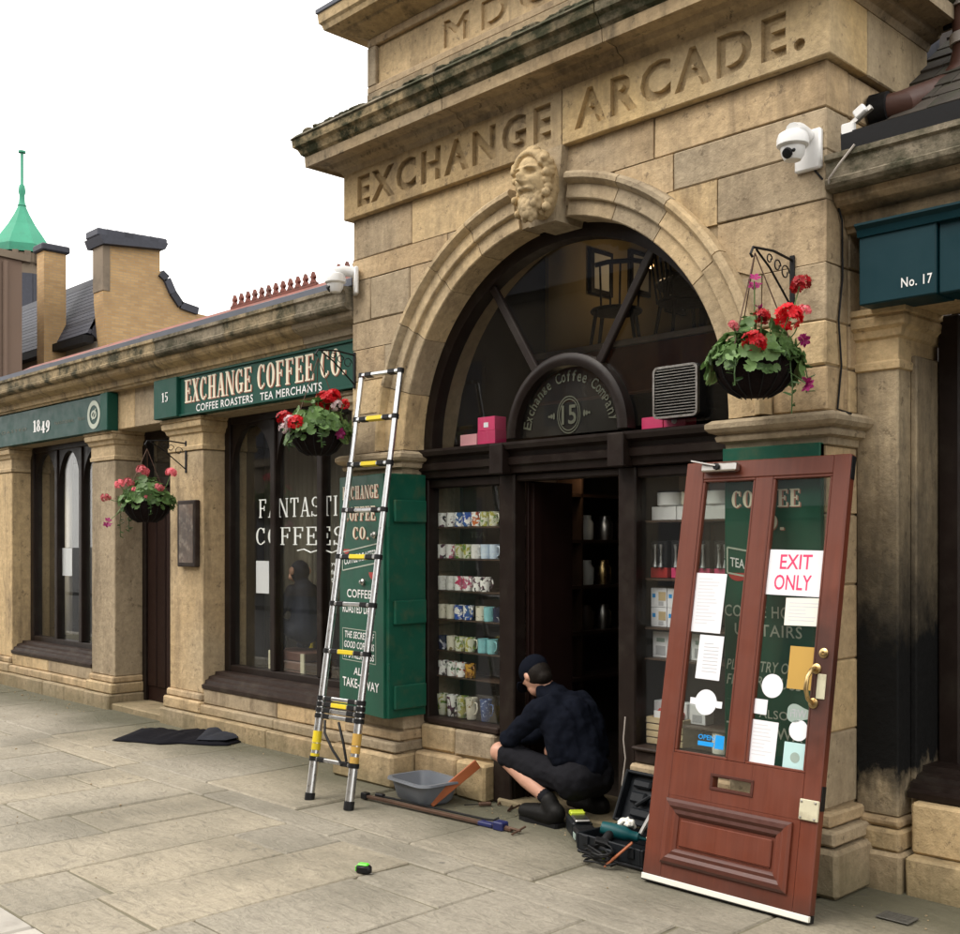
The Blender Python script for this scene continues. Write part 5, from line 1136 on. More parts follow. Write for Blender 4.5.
# middle basket (in front of the pier left of the arch)
bx_, bz_ = W(352, 372, .0)
bracket('black scrolled iron bracket beside the top of the ladder', -5.865, 0, 2.70, .24, .30)
basket('hanging basket of red and pale pink geraniums beside the ladder', (-5.865, -.30, 2.25), .185, .50,
       [fl('red',-.20,.06,.10,1.1), fl('red',-.11,.16,.06,1.15), fl('lilac',-.16,.14,.08,1.1), fl('lilac',-.19,.13,.03,1.1), fl('red',.05,.02,.22,1.25), fl('red',.10,.06,.24,1.1), fl('lilac',.13,.08,.18,1.2), fl('red',.17,.0,.20,.7), fl('magenta',.16,.12,.0,1.4), fl('pink',-.02,.17,.02,.6)],
       148, 8, ((R(200), .10), (R(-30), .10)))
# far basket by the side door
bracket('black scrolled iron bracket on the pier beside the side door', -8.46, WY, 2.28, .27, .36)
basket('hanging basket of pink geraniums by the side door', (-8.46, -.16, 1.86), .195, .47,
       [fl('pink',-.02,.05,.28,1.3), fl('pink',.20,.0,.27,1.1), fl('pink',-.20,.08,.17,1.0), fl('pink',-.12,.1,.18,1.1), fl('pink',.13,.1,.14,1.0), fl('pink',.05,.16,.06,1.0), fl('pink',-.32,.06,.06,1.0), fl('magenta',-.30,.08,-.14,1.4), fl('pink',-.05,.12,.12,.9)],
       150, 14, ((R(190), .22), (R(215), .26), (R(-20), .08)))

# ================================================================== SECURITY CAMERAS, NOTICE CASE, CABLES
def seccam(label, loc, yaw, side=1):
    t = thing('security_camera', label, 'security camera', loc, (0,0,yaw), 'white dome cameras')
    b = lambda m, n, mt='whiteplast', par=None: m.build(n, M[mt], par or t, 40, world=False)
    b(MB().cbox(-.065, .065, -.03, 0, -.09, .09, .008), 'wall_box'); b(MB().tube([(0,-.03,.06),(-.0,-.10,.07),(-.0,-.15,.055)], [.035,.034,.036], 12), 'arm')
    hb = b(MB().lathe([(0,.055),(.035,.055),(.062,.04),(.07,.015),(.07,-.01),(.062,-.018),(.055,-.02),(.05,-.05),(.035,-.075),(0,-.082)], 20, (0,-.15,0)), 'dome')
    b(MB().lathe([(0,.0),(.024,0),(.022,.014),(0,.018)], 14, M=Matrix.Rotation(R(125),4,'X'), o=(-.0,-.19,-.05)), 'lens', 'blackplast', hb); b(MB().ell((.028,-.19,-.045), .008), 'sensor', 'blackplast', hb)
seccam('white dome security camera high on the right of the arch', (-2.53, 0, 3.305), R(0)); seccam('white dome security camera at the left corner of the arch front', (-5.83, 0, 3.285), R(-35))
cb1 = MB().tube([(-2.51,-.004,3.22),(-2.47,-.006,3.17),(-2.443,.05,3.13),(-2.44,.12,3.0),(-2.443,.13,2.75),(-2.441,.09,2.55),(-2.443,.12,2.35),(-2.441,.08,2.15),(-2.36,.05,2.12)], .005, 6).build('cable', M['iron'], None, 50); tag(cb1, 'thin dark cable running down the side of the bay from the camera', 'cable')
pts = []
for p_ in ((845,520-320),(830,240),(822,225)): pass
ca = MB().tube([(-2.30,-.035,3.27),(-2.37,-.04,3.2),(-2.42,-.035,3.15),(-2.44,.0,3.12)], .005, 6).build('cable', M['lightlead'], None, 50); tag(ca, 'pale cable draped over the weathered gutter stone beside the bay', 'cable')
# floodlight and bracket pieces clamped on the gutter end
fl1 = thing('floodlight', 'small white and grey floodlight clamped at the end of the gutter', 'light', (-2.36, .06, 3.40))
MB().cbox(-.04,.02,-.03,.0,-.05,.0,.005).build('housing', M['whiteplast'], fl1, world=False); MB().cbox(.03,.085,-.03,.0,-.01,.03,.005).xf(Matrix.Rotation(R(-30),4,'Y')).build('lamp_head', M['whiteplast'], fl1, world=False); MB().obox((.0,0,0),(.09,.0,.05),.02,.02).build('bracket', M['steel'], fl1, world=False)
jb = thing('junction_box', 'small black junction box on the side of the bay', 'junction box', (-2.449, .62, 3.50)); MB().cbox(0,.03,-.05,.05,-.05,.05,.005).build('housing', M['blackplast'], jb, world=False); MB().tube([(.015,0,-.05),(.015,.02,-.16)],.006,6).build('conduit', M['iron'], jb, world=False)
nc = thing('notice_case', 'narrow dark framed menu case on the pier by the side door', 'notice board', (-8.38, WY, 1.63))
MB().cbox(-.15,.15,-.05,0,-.28,.28,.008).build('frame', M['brown_pale'], nc, world=False); MB().box(-.115,.115,-.0515,-.0505,-.245,.245).build('display', pm('menu_print', (.16,.11,.08), .4, var=.95, scale=16, bump=0, dirt=(.45,.38,.3), dscale=12), nc, world=False)
fb = thing('fascia_block', 'square green-black fixing block', 'block') if False else None

# ================================================================== THINGS IN THE SHOP WINDOWS
# lettering, notices and figure in the big wing window
yw = .43+.018
FT = MB(); 
for tx, a, b, z0, z1 in (('FANTASTIC', -7.73, -6.52, 1.755, 1.905), ('COFFEES', -7.77, -6.57, 1.535, 1.675)):
    letters(serif_mb(tx, a, b, z0, z1, yw, .115, .06, .15), 'letter', M['glassink'], WIN2)
MB().tube([(-7.18+.09*i, yw-.001, 1.49+.014*math.sin(i*2.2)) for i in range(9)], .006, 5).build('flourish', M['glassink'], WIN2)
for i, tx in enumerate(("you'll", 'find in', 'town')):
    t_ = text_mb(tx, -6.74, -6.60, 1.41-.06*i-.035, 1.41-.06*i, yw, .01); t_.build('small_lettering', M['glassink'], WIN2)
def on_glass(label, x0, x1, z0, z1, y, mat):
    t = MB().box(x0, x1, y, y+.001, z0, z1).build('paper_notice', M[mat]); tag(t, label, 'notice'); return t
on_glass('white sheet of paper inside the window lettered FANTASTIC COFFEES', -7.79, -7.60, 1.14, 1.405, .46, 'paper')
a_, z_ = W(62, 548, .46); b2, z2 = W(72, 576, .46); on_glass('white and blue notice inside the far left window', a_, b2, z2, z_, .46, 'paper')
mk = thing('monkey_figure', 'dark seated monkey figure on a red crate inside the coffee window', 'figure', (-7.35, .66, .50))
m = MB(); MX = -7.38; MY = .66
m.cap((MX,MY,.86),(MX-.02,MY,1.16),.13,.10).ell((MX-.06,MY-.01,1.32),(.085,.08,.095)).cap((MX-.05,MY-.10,1.17),(MX-.12,MY-.15,1.0),.05,.04).cap((MX-.12,MY-.15,1.0),(MX-.25,MY-.13,.95),.038,.03).cap((MX-.05,MY+.10,1.17),(MX-.12,MY+.14,1.0),.05,.04).cap((MX-.12,MY+.14,1.0),(MX-.25,MY+.1,.96),.038,.03).cap((MX-.02,MY-.09,.84),(MX-.20,MY-.11,.90),.07,.055).cap((MX-.20,MY-.11,.90),(MX-.16,MY-.12,.72),.05,.04).cap((MX-.02,MY+.09,.84),(MX-.20,MY+.11,.90),.07,.055).cap((MX-.20,MY+.11,.90),(MX-.16,MY+.12,.72),.05,.04).cap((MX-.16,MY-.12,.71),(MX-.25,MY-.12,.705),.035,.03).cap((MX-.16,MY+.12,.71),(MX-.25,MY+.12,.705),.035,.03)
for k in range(4): m.cap((MX-.27,MY-.15+.016*k,.95),(MX-.31,MY-.15+.016*k,.945),.009,.008,8).cap((MX-.27,MY+.08+.016*k,.96),(MX-.31,MY+.08+.016*k,.955),.009,.008,8)
remesh(m.build('body', M['monkey'], mk), .014, 3)
m = MB(); m.ell((MX-.12,MY-.01,1.285),(.06,.055,.05)).ell((MX-.155,MY-.01,1.27),(.035,.045,.03)).ell((MX-.06,MY-.09,1.325),(.03,.02,.035)).ell((MX-.06,MY+.075,1.325),(.03,.02,.035)); remesh(m.build('face', M['skin'], mk), .01, 2)
cr = thing('red_crate', 'dull red wooden crate under the monkey figure', 'crate', (-7.35, .66, .42))
for k in range(3): MB().cbox(-7.66,-7.16,.50,.82,.465+.075*k,.535+.075*k,.006).build('slat', M['terracotta'], cr)
for sx in (-7.65,-7.2): MB().cbox(sx,sx+.05,.485,.499,.50,.68,.003).build('corner_plate', M['creammetal'], cr)
yc_ = MB().prism_y([(-7.75,.72),(-7.55,.62),(-7.55,.86)], .86, .88).build('yellow_pennant', M['yellow']); tag(yc_, 'yellow triangular card behind the monkey figure', 'card')
yc_ = MB().prism_y([(-7.02,1.35),(-6.90,1.35),(-6.62,.8),(-6.72,.6),(-7.0,.6)], .86, .88).build('yellow_banner', M['limey']); tag(yc_, 'tall yellow card standing behind the ladder side of the coffee window', 'card')
def curtain(label, x0, x1, y, z0, z1, mt='cream_render', n=24):
    m = MB(); f = []
    for i in range(n+1): xx = x0+(x1-x0)*i/n; f.append((xx, y+.03*math.sin(i*1.9)+.012*math.sin(i*4.1)))
    m.add([(x, yy, z0) for x, yy in f]+[(x, yy, z1) for x, yy in f], [(i, i+1, n+2+i, n+1+i) for i in range(n)])
    o = m.build('curtain', M[mt], None, 60); s_ = o.modifiers.new('s', 'SOLIDIFY'); s_.thickness = .004; tag(o, label, 'curtain')
curtain('pale curtain hanging at the left of the far window', -12.1, -11.72, .62, .55, 2.55); curtain('pale curtain hanging in the middle light of the far window', -11.45, -11.15, .9, 2.05, 2.55)
curtain('net curtain added for streaky reflections across the back of the window lettered FANTASTIC COFFEES', -8.5, -6.0, 1.0, .45, 2.6, 'streak_voile', 110); curtain('net curtain added for streaky reflections across the back of the far left window', -12.6, -10.2, 1.1, .45, 2.6, 'streak_voile', 100)
yb2 = MB().cbox(-10.75,-10.70,.75,.80,.9,1.7,.01).build('yellow_post', M['limey']); tag(yb2, 'yellow upright post inside the far left window', 'post')

# mugs on glass shelves in the left shop window
ys, ye = .27, .46
case = thing('display_shelves', 'glass shelves filled with mugs in the window left of the doorway', 'shelves', (-5.0, .36, .44))
MB().box(XW0+.045, XW1-.002, .475, .50, .441, 1.95).build('back_panel', M['inner_shelf'], case)
for z in (.62,.80,1.0,1.2): MB().cbox(-5.0,XW1-.004,.455,.474,z-.06,z+.06,.008).build('drawer_front', M['inner_shelf'], case)
shelfz = [1.652, 1.450, 1.247, 1.064, .864, .700, .443]
for z in shelfz[:-1]: MB().cbox(XW0+.045, XW1-.003, ys-.03, ye, z-.009, z-.001, .001).build('shelf', M['inner_shelf'], case)
def mugmat(name, base, pat, sc, th):
    t = NT(name); v = t.coord(rand=50); f = t.ramp(t.noise(v, sc, 3, .6, .8), (th,0.),(th+.03,1.)); c = t.mix(f, base, t.mix(t.ramp(t.noise(v, sc*.7, 1), (.45,0.),(.55,1.)), pat[0], pat[1])); return t.fin(c, .2, None, 0, .5)
wh = (.90,.89,.86)
MG = {'white with dark blotches': mugmat('mug_a', wh, ((.03,.03,.035),(.12,.05,.08)), 22, .52), 'white with a blue pattern': mugmat('mug_b', wh, ((.03,.08,.40),(.05,.12,.3)), 26, .46), 'white with orange flowers': mugmat('mug_c', wh, ((.6,.16,.04),(.3,.05,.05)), 26, .5),
      'cream with a green leaf pattern': mugmat('mug_d', (.66,.66,.52), ((.12,.22,.05),(.4,.38,.08)), 24, .5), 'white with pink flowers': mugmat('mug_e', wh, ((.55,.04,.12),(.5,.15,.25)), 26, .52), 'plain pale blue': mugmat('mug_f', (.55,.66,.78), ((.6,.7,.8),(.5,.6,.75)), 20, .5),
      'plain white ribbed': mugmat('mug_g', (.76,.75,.72), ((.6,.58,.55),(.66,.64,.6)), 40, .56), 'plain turquoise': mugmat('mug_h', (.22,.52,.55), ((.2,.46,.5),(.25,.55,.58)), 20, .5), 'dark navy': mugmat('mug_i', (.015,.02,.05), ((.6,.6,.6),(.3,.3,.4)), 18, .62),
      'white with a red motif': mugmat('mug_j', wh, ((.5,.03,.02),(.06,.15,.06)), 20, .56), 'yellow and brown patterned': mugmat('mug_k', (.60,.32,.04), ((.08,.03,.01),(.25,.10,.02)), 24, .5), 'cream with a tan motif': mugmat('mug_l', (.70,.66,.54), ((.3,.18,.06),(.2,.2,.12)), 18, .58), 'deep blue speckled': mugmat('mug_m', (.03,.07,.22), ((.3,.4,.6),(.1,.15,.3)), 40, .56)}
mp = [(0,.0),(.034,.0),(.038,.004),(.040,.09),(.0405,.094),(.037,.094),(.035,.012),(0,.010)]
tp = [(0,.0),(.030,.0),(.033,.004),(.044,.135),(.0445,.14),(.041,.14),(.031,.012),(0,.010)]
cupm = MB().lathe(mp, 18).mesh('cup', smooth=40); tallm = MB().lathe(tp, 18).mesh('cup', smooth=40)
hndm = MB().tube([(.036,0,.078),(.062,0,.080),(.070,0,.055),(.062,0,.028),(.037,0,.02)], .0055, 8).mesh('handle', smooth=60); hndt = MB().tube([(.040,0,.11),(.068,0,.108),(.072,0,.075),(.058,0,.042),(.034,0,.035)], .0055, 8).mesh('handle', smooth=60)
ORD = ['first','second','third','fourth','fifth','sixth','seventh','eighth']; SHN = ['top','second','third','fourth','fifth','sixth','bottom']
A_,B_,C_,D2,E_,Fm,Gm,Hm,I_,J_,K_,L_,M_ = list(MG)
rowsM = [[A_,A_,B_,B_,C_,D2,D2],[A_,E_,D2,D2,Gm,Fm,Fm],[Gm,Gm,E_,E_,A_,A_],[L_,L_,B_,B_,L_,Hm,I_],[I_,L_,D2,D2,Hm,Hm],[A_,J_,J_,K_],[D2,A_,D2,L_,M_]]
for ri, rowm in enumerate(rowsM):
    x0_ = -5.290; n_ = len(rowm); stp = .079 if ri not in (5,6) else (.086 if ri == 5 else .090)
    if ri == 4: stp = .083
    for ci, nm in enumerate(rowm):
        xx = x0_+ci*stp+(.035 if ri in (3,4) and ci >= 4 else 0)+(.03 if ri == 6 and ci == 4 else 0); tall = ri == 6
        t = thing('mug', '%s %smug, %s from left on %s window shelf' % (nm, 'tall ' if tall else '', ORD[ci], SHN[ri]), 'mug', (xx, .272+rng.uniform(-.004,.006), shelfz[ri]+.0005), (0,0,rng.uniform(-.5,.1)), 'mugs in the window display'); t.scale = (.9,.9,.97)
        for n2, me in (('cup', tallm if tall else cupm), ('handle', hndt if tall else hndm)):
            o = bpy.data.objects.new(n2, me); COL.objects.link(o); o.parent = t
            if not me.materials: me.materials.append(None)
            o.material_slots[0].link = 'OBJECT'; o.material_slots[0].material = MG[nm]
tsx = text_mb('TEA', -5.07, -4.93, 1.585, 1.62, .30, .01).build('label_lettering', M['etch'], case)
# goods in the right shop window
rc = thing('display_shelves', 'dark shelves of white boxes and cafetieres in the window right of the doorway', 'shelves', (-3.3, .38, .48))
MB().box(XV0+.002, XV1-.052, .56, .58, .48, 1.95).build('back_panel', M['inner_shelf'], rc)
for z in (1.672, 1.362, 1.10, .60): MB().cbox(XV0+.003, XV1-.053, .25, .555, z-.012, z-.001, .001).build('shelf', M['inner_shelf'], rc)
for k in range(4): MB().cbox(XV0+.05+.09*k, XV0+.065+.09*k, .53, .555, 1.37, 1.65, .003).build('upright', M['orange_wood'], rc)
def carton(label, x0, x1, y0, y1, z0, z1, mat='whiteplast', panels=()):
    t = thing('carton', label, 'box', ((x0+x1)/2, (y0+y1)/2, z0)); MB().cbox(x0, x1, y0, y1, z0, z1, .002).build('box', M[mat], t)
    for (a, b, c, d, mt) in panels: MB().box(x0+(x1-x0)*a, x0+(x1-x0)*b, y0-.0015, y0-.0005, z0+(z1-z0)*c, z0+(z1-z0)*d).build('print', M[mt], t)
for i in range(3): carton('white gift carton under the bowls on the top right window shelf, ' + ('leftmost','middle','rightmost')[i], -3.64+.165*i, -3.48+.165*i, .30, .42, 1.6725, 1.745)
for i in range(3):
    b_ = MB().lathe([(0,0),(.06,0),(.074,.008),(.075,.072),(.072,.075),(.068,.072),(.066,.012),(0,.010)], 20, (-3.555+.155*i, .36, 1.746)).build('bowl', [M['white'], MG[L_], M['white']][i], None, 40); tag(b_, ('plain white bowl stacked at the left end of the top right window shelf','cream bowl with a brown motif on the top right window shelf','plain white bowl behind the red door stile on the top right window shelf')[i], 'bowl', 'bowls on the right window shelf')
carton('ochre card box propped high in the right shop window', -3.56, -3.44, .50, .55, 1.80, 1.92, 'gold')
for i in range(4):
    cx_ = -3.60+.135*i; t = thing('cafetiere', 'chrome and black cafetiere on the second right window shelf, %s from left' % ORD[i], 'cafetiere', (cx_, .36, 1.3625))
    MB().cbox(-.055,.055,-.05,.05,0,.055,.003).build('red_base', M['pinkbox'] if i else M['red_sign'], t, world=False); MB().cbox(-.054,.054,-.049,.049,.0552,.20,.003).build('black_sleeve', M['blackplast'], t, world=False)
    for sx in (-.018,.02): MB().lathe([(.014,.06),(.008,.09),(.007,.14),(.012,.18),(.0,.182)], 10, (sx,-.058,0)).build('chrome_leg', M['alu'], t, 50, world=False)
for i in range(3):
    for j in range(2): carton('pale printed mug box, %s of the %s row on the third right shelf' % (('left','middle','right')[i], ('lower','upper')[j]), -3.645+.108*i, -3.542+.108*i, .30, .40, 1.1005+.105*j, 1.2035+.105*j, 'paper', ((.1,.3,.5,.7,'cyan'),(.5,.95,.35,.8,'crate'),(.5,.8,.1,.3,'ink')))
for i in range(3): carton('white drink carton on the fourth right shelf, ' + ('leftmost','middle','rightmost')[i], -3.64+.115*i, -3.54+.115*i, .32, .40, .945 if False else .6005, .70, 'paper', ((.2,.8,.1,.5,'ink'),))
MB().cbox(XV0+.003, XV1-.053, .25, .555, .925, .935, .001).build('shelf', M['inner_shelf'], rc)
for i in range(3): carton('pale packet with grey print standing on the middle right shelf, ' + ('leftmost','middle','rightmost')[i], -3.64+.125*i, -3.535+.125*i, .31, .36, .9355, 1.075, 'paper', ((.2,.8,.1,.45,'ink'),(.25,.75,.6,.75,'sticker')))
wc = thing('slatted_crate', 'small pale wooden slatted crate on the right window sill', 'crate', (-3.53, .30, .476))
for k in range(4): MB().cbox(-3.635,-3.40,.245,.257,.480+.037*k,.510+.037*k,.002).build('slat', M['crate'], wc); MB().cbox(-3.635,-3.40,.42,.432,.480+.037*k,.510+.037*k,.002).build('slat', M['crate'], wc)
for sx in (-3.634,-3.412): MB().cbox(sx,sx+.011,.258,.419,.477,.622,.002).build('end_board', M['crate'], wc)
pk = MB().cbox(-3.61,-3.44,.27,.41,.56,.66,.02,.01).build('packet', M['red_sign']); tag(pk, 'red and white packet in the slatted crate', 'packet'); o = MB().cbox(-3.60,-3.50,.2665,.2695,.60,.655,.001).build('white_print', M['paper'], pk)
jr = thing('cream_mug', 'cream mug with a handle low in the right window seen through the door glass', 'mug', (-3.20, .31, .476)); MB().lathe([(0,0),(.05,0),(.052,.1),(.045,.11),(.042,.02),(0,.015)],18).build('cup', M['paper_cream'], jr, 40, world=False); MB().tube([(.048,0,.085),(.08,0,.08),(.082,0,.04),(.05,0,.025)],.007,8).build('handle', M['paper_cream'], jr, 50, world=False)
# pink cartons and extract grille on the transom
def pinkc(label, px0, px1, py0, py1, mat, Y=.24):
    x0, z1 = W(px0, py0, Y); x1, _ = W(px1, py0, Y); z0 = 2.1615; hgt = (py1-py0)*.0062
    t = thing('pink_carton', label, 'box', ((x0+x1)/2, Y, z0)); return x0, x1, hgt, t
t = thing('pink_carton', 'pale pink tea carton at the far left on the transom ledge', 'box', (-5.03, .30, 2.1615)); MB().cbox(-.075,.075,-.05,.05,0,.07,.002).build('box', M['pinkbox2'], t, world=False)
t = thing('pink_carton', 'bright pink tea carton beneath another on the transom ledge', 'box', (-4.87, .30, 2.1615)); MB().cbox(-.078,.078,-.05,.05,0,.082,.002).build('box', M['pinkbox'], t, world=False)
t = thing('pink_carton', 'bright pink tea carton with white label, top of the stack on the transom', 'box', (-4.87, .30, 2.244)); MB().cbox(-.075,.075,-.05,.05,0,.085,.002).build('box', M['pinkbox'], t, world=False); MB().box(-.02,.02,-.0515,-.0505,.02,.05).build('label_print', M['paper'], t, world=False)
for i in range(2):
    t = thing('pink_carton', 'bright pink tea carton right of the small fan arch, ' + ('left one','right one with a white rosette')[i], 'box', (-3.60+.145*i, .30, 2.1615)); MB().cbox(-.07,.07,-.05,.05,0,.062,.002).build('box', M['pinkbox'], t, world=False)
    if i: MB().prism_y([(.018*math.cos(q),.032+.018*math.sin(q)) for q in [j*.5236 for j in range(12)]],-.052,-.0505).build('label_print', M['paper'], t, world=False)
gr = thing('extract_grille', 'rounded grey extractor grille set in the right fanlight pane', 'vent', (-3.38, YF, 2.33))
def rr_pts(w, h, r, n=5):
    P = []
    for cx_, cz_, a0 in ((w-r,h-r,0),(-w+r,h-r,90),(-w+r,-h+r,180),(w-r,-h+r,270)): P += [(cx_+r*math.cos(R(a0+90*i/n)), cz_+r*math.sin(R(a0+90*i/n))) for i in range(n+1)]
    return P
MB().prism_y(rr_pts(.14,.135,.03), .0, .06).build('housing', M['iron'], gr, world=False)
o_ = rr_pts(.14,.135,.03); q_ = rr_pts(.128,.123,.022); m = MB(); k = len(o_)
m.add([(x,-.022,z) for x,z in o_]+[(x,-.022,z) for x,z in q_]+[(x,-.001,z) for x,z in o_]+[(x,-.001,z) for x,z in q_], [f for i in range(k) for f in ((i,(i+1)%k,k+(i+1)%k,k+i),(i,(i+1)%k,2*k+(i+1)%k,2*k+i),(k+i,k+(i+1)%k,3*k+(i+1)%k,3*k+i))]); m.build('rim', M['steel'], gr, world=False)
for i in range(16): MB().box(-.127,.127,-.018,-.002,-.112+.0149*i,-.108+.0149*i).build('slat', M['steel'], gr, world=False)

# ================================================================== LADDER
ld = thing('telescopic_ladder', 'aluminium telescopic ladder with yellow rung stickers leaning beside the arch', 'ladder', (-5.325, -.61, 0))
LB = Vector((-5.325, -.61, 0)); LT = Vector((-5.435, -.125, 2.62)); LS = Vector((.172, .017, 0)); LD = (LT-LB).normalized(); LL = (LT-LB).length
def lp_(f, s): return LB+LD*f+LS*s
cuts = [0, .245, .50, .535, .57, .605, .89, 1.18, 1.47, 1.76, 2.05, 2.34, 2.63]
rad = lambda i: .027-.0009*i
for s_ in (-1, 1):
    pts = []; rr = []
    for i in range(len(cuts)-1):
        p, q = lp_(cuts[i]/2.63*LL, s_), lp_(cuts[i+1]/2.63*LL, s_)
        MB().tube([p, q], rad(i), 14).build('rail', M['alu'], ld, 50)
    MB().tube([lp_(-.005, s_), lp_(.045, s_)], .031, 14).build('rubber_foot', M['blackplast'], ld, 50)
    for i, f in enumerate(cuts[1:]): MB().tube([lp_(f/2.63*LL-.014, s_), lp_(f/2.63*LL+.014, s_)], rad(i)+.006, 14).build('collar', M['blackplast'], ld, 50)
for i, f in enumerate(cuts[1:]):
    a, b = lp_(f/2.63*LL, -1), lp_(f/2.63*LL, 1)
    r_ = MB().obox(a, b, .036, .026 if 1 <= i <= 4 else .024, LD, .005).build('rung', M['alu'], ld)
    for s_ in (.2, .8): MB().obox(a.lerp(b, s_-.09), a.lerp(b, s_+.09), .041, .029, LD, .004).build('rung_socket', M['blackplast'], r_)
    if i in (3, 5, 7, 9, 10): MB().obox(a.lerp(b, .30), a.lerp(b, .70), .039, .0275, LD, .003).build('yellow_sticker', M['yellow'], r_)
for s_, zz in ((-1, .38), (1, .40)):
    for k in range(3): p = lp_(zz-.06*k, s_)+Vector((0,-.0,0)); MB().tube([p-LD*(.02 if k else .035), p+LD*(.02 if k else .035)], .0278, 14).build('warning_label', M['yellow'] if s_ < 0 else M['gold'], ld, 50)
MB().tube([lp_(.49,-.5)+Vector((0,-.03,0)), lp_(.42,-.3)+Vector((0,-.05,0)), lp_(.33,.2)+Vector((0,-.05,0)), lp_(.25,.55)+Vector((0,-.02,0))], .008, 6).build('strap', M['blackplast'], ld, 50)
MB().tube([lp_(.49,.2)+Vector((0,-.03,0)), lp_(.38,.62)+Vector((0,-.04,0)), lp_(.27,.75)+Vector((0,-.02,0))], .008, 6).build('strap', M['blackplast'], ld, 50)

# ================================================================== THE CROUCHING MAN
pn = thing('person', 'man in black fleece, cap and shorts crouching in the doorway', 'person', (-4.08, .08, 0))
def V(*a): return Vector(a)
hip = [V(-3.95,.04,.26), V(-3.94,.25,.26)]; kn = [V(-4.445,-.045,.375), V(-4.36,.34,.34)]; an = [V(-4.035,-.035,.135), V(-3.98,.30,.13)]
shd = [V(-4.13,-.015,.665), V(-4.12,.33,.665)]; el = [V(-4.345,-.055,.47), V(-4.36,.36,.47)]; wr = [V(-4.475,.10,.42), V(-4.50,.22,.42)]
pel, chs, nek, hd_ = V(-3.95,.145,.27), V(-4.06,.155,.56), V(-4.20,.14,.735), V(-4.305,.12,.835)
bd = MB(); bd.cap(pel, chs, .12, .13).cap(chs, nek, .13, .06).cap(nek, hd_, .055, .06)
fd = V(-.66,.10,-.75).normalized()                       # way the face looks: forward and down
Rm = fd.to_track_quat('-Y', 'Z').to_matrix()
def hp(x, y, z): return hd_+Rm @ V(x, y, z)
bd.ell(hd_, (.075,.095,.105), Rm, 20, 14).ell(hp(0,-.045,-.06), (.055,.055,.055), Rm)
bd.ell(hp(0,-.105,-.015), (.013,.020,.026), Rm, 10, 8).ell(hp(.03,-.085,.012), (.02,.01,.012), Rm, 10, 8).ell(hp(-.03,-.085,.012), (.02,.01,.012), Rm, 10, 8).ell(hp(0,-.093,-.055), (.022,.010,.008), Rm, 10, 8)
for s_ in (-1, 1): bd.ell(hp(s_*.078,.008,-.01), (.010,.020,.032), Rm, 10, 8)
for i in range(2):
    bd.cap(hip[i], kn[i], .075, .056).cap(kn[i], an[i].lerp(kn[i], .45), .054, .055).cap(an[i].lerp(kn[i], .45), an[i].lerp(kn[i], .14), .056, .040).cap(an[i].lerp(kn[i], .14), an[i], .038, .030).cap(an[i], an[i]+V(-.10,0,-.08), .032, .026).ell(kn[i], .060)
    bd.cap(shd[i], el[i], .050, .042).cap(el[i], wr[i], .042, .028)
    # hand: palm, four fingers and thumb, half closed
    d = (wr[i]-el[i]).normalized(); sd = d.cross(V(0,0,1)).normalized(); dn = sd.cross(d); pc = wr[i]+d*.05
    bd.cap(wr[i], wr[i]+d*.075, .026, .034)
    for k in range(4):
        b0 = wr[i]+d*.085+sd*(-.027+.018*k); L_f = (.036,.042,.044,.034)[k]; b1 = b0+d*L_f-dn*.010; b2 = b1+d*.016-dn*.026
        bd.cap(b0-d*.02, b1, .0095, .009, 8).cap(b1, b2, .009, .008, 8)
    tb0 = wr[i]+d*.03+sd*(.030 if i else -.030); bd.cap(tb0, tb0+d*.035-dn*.02+sd*(.018 if i else -.018), .011, .009, 8)
remesh(bd.build('body', M['skin'], pn), .008, 3)
jk = MB(); jk.cap(V(-3.97,.15,.33), chs, .155, .155).cap(V(-4.0,.07,.42), V(-4.05,.06,.58), .118, .12).cap(V(-4.0,.24,.42), V(-4.05,.25,.58), .13, .13).cap(V(-4.0,.15,.40), V(-4.05,.15,.60), .145, .14).cap(chs, V(-4.16,.145,.70), .15, .085).cap(shd[0]+V(.03,.05,0), shd[1]+V(.03,-.05,0), .085, .085)
for i in range(2): jk.cap(shd[i], shd[i].lerp(el[i],.5), .078, .068).cap(shd[i].lerp(el[i],.5), el[i], .068, .062).cap(el[i], wr[i], .060, .044)
jk.cap(V(-4.18,.14,.72), V(-4.215,.135,.745), .072, .068)
q = random.Random(4)
folds(remesh(jk.build('fleece', M['navy'], pn), .010, 4), .11, .045)
shm = MB(); shm.cap(V(-3.95,.06,.27), V(-3.95,.24,.27), .13, .13)
for i in range(2): shm.cap(hip[i], hip[i].lerp(kn[i], .85),   .098, .080)
folds(remesh(shm.build('shorts', M['shorts'], pn), .010, 3), .09, .03)
cp = MB(); cp.ell(hp(0,.012,.03), (.090,.108,.088), Rm, 20, 12).cap(hp(0,-.09,.035), hp(0,-.15,.02), .055, .045)
cp2 = MB(); vs = [v for v in cp.v]; cp2.ell(hp(0,.010,.035), (.089,.106,.085), Rm, 24, 14)
remesh(cp2.build('cap_crown', M['navy'], pn), .009, 2)
pk_ = MB(); n = 12
top = [hp(.075*math.cos(math.pi*i/n), -.085-.085*math.sin(math.pi*i/n), .028-.012*math.sin(math.pi*i/n)) for i in range(n+1)]; bot = [p-(Rm @ V(0,0,.006)) for p in top]
pk_.add(top+bot, [tuple(range(n+1)), tuple(range(2*n+1, n, -1))]+[(i, i+1, n+2+i, n+1+i) for i in range(n)]+[(n, 0, n+1, 2*n+1)]); pk_.build('cap_peak', M['navy'], pn)
hm = MB(); hm.ell(hp(0,.022,-.012), (.080,.088,.085), Rm, 20, 12).ell(hp(0,.05,-.07), (.055,.05,.04), Rm)
remesh(hm.build('hair', M['hair'], pn), .008, 2)
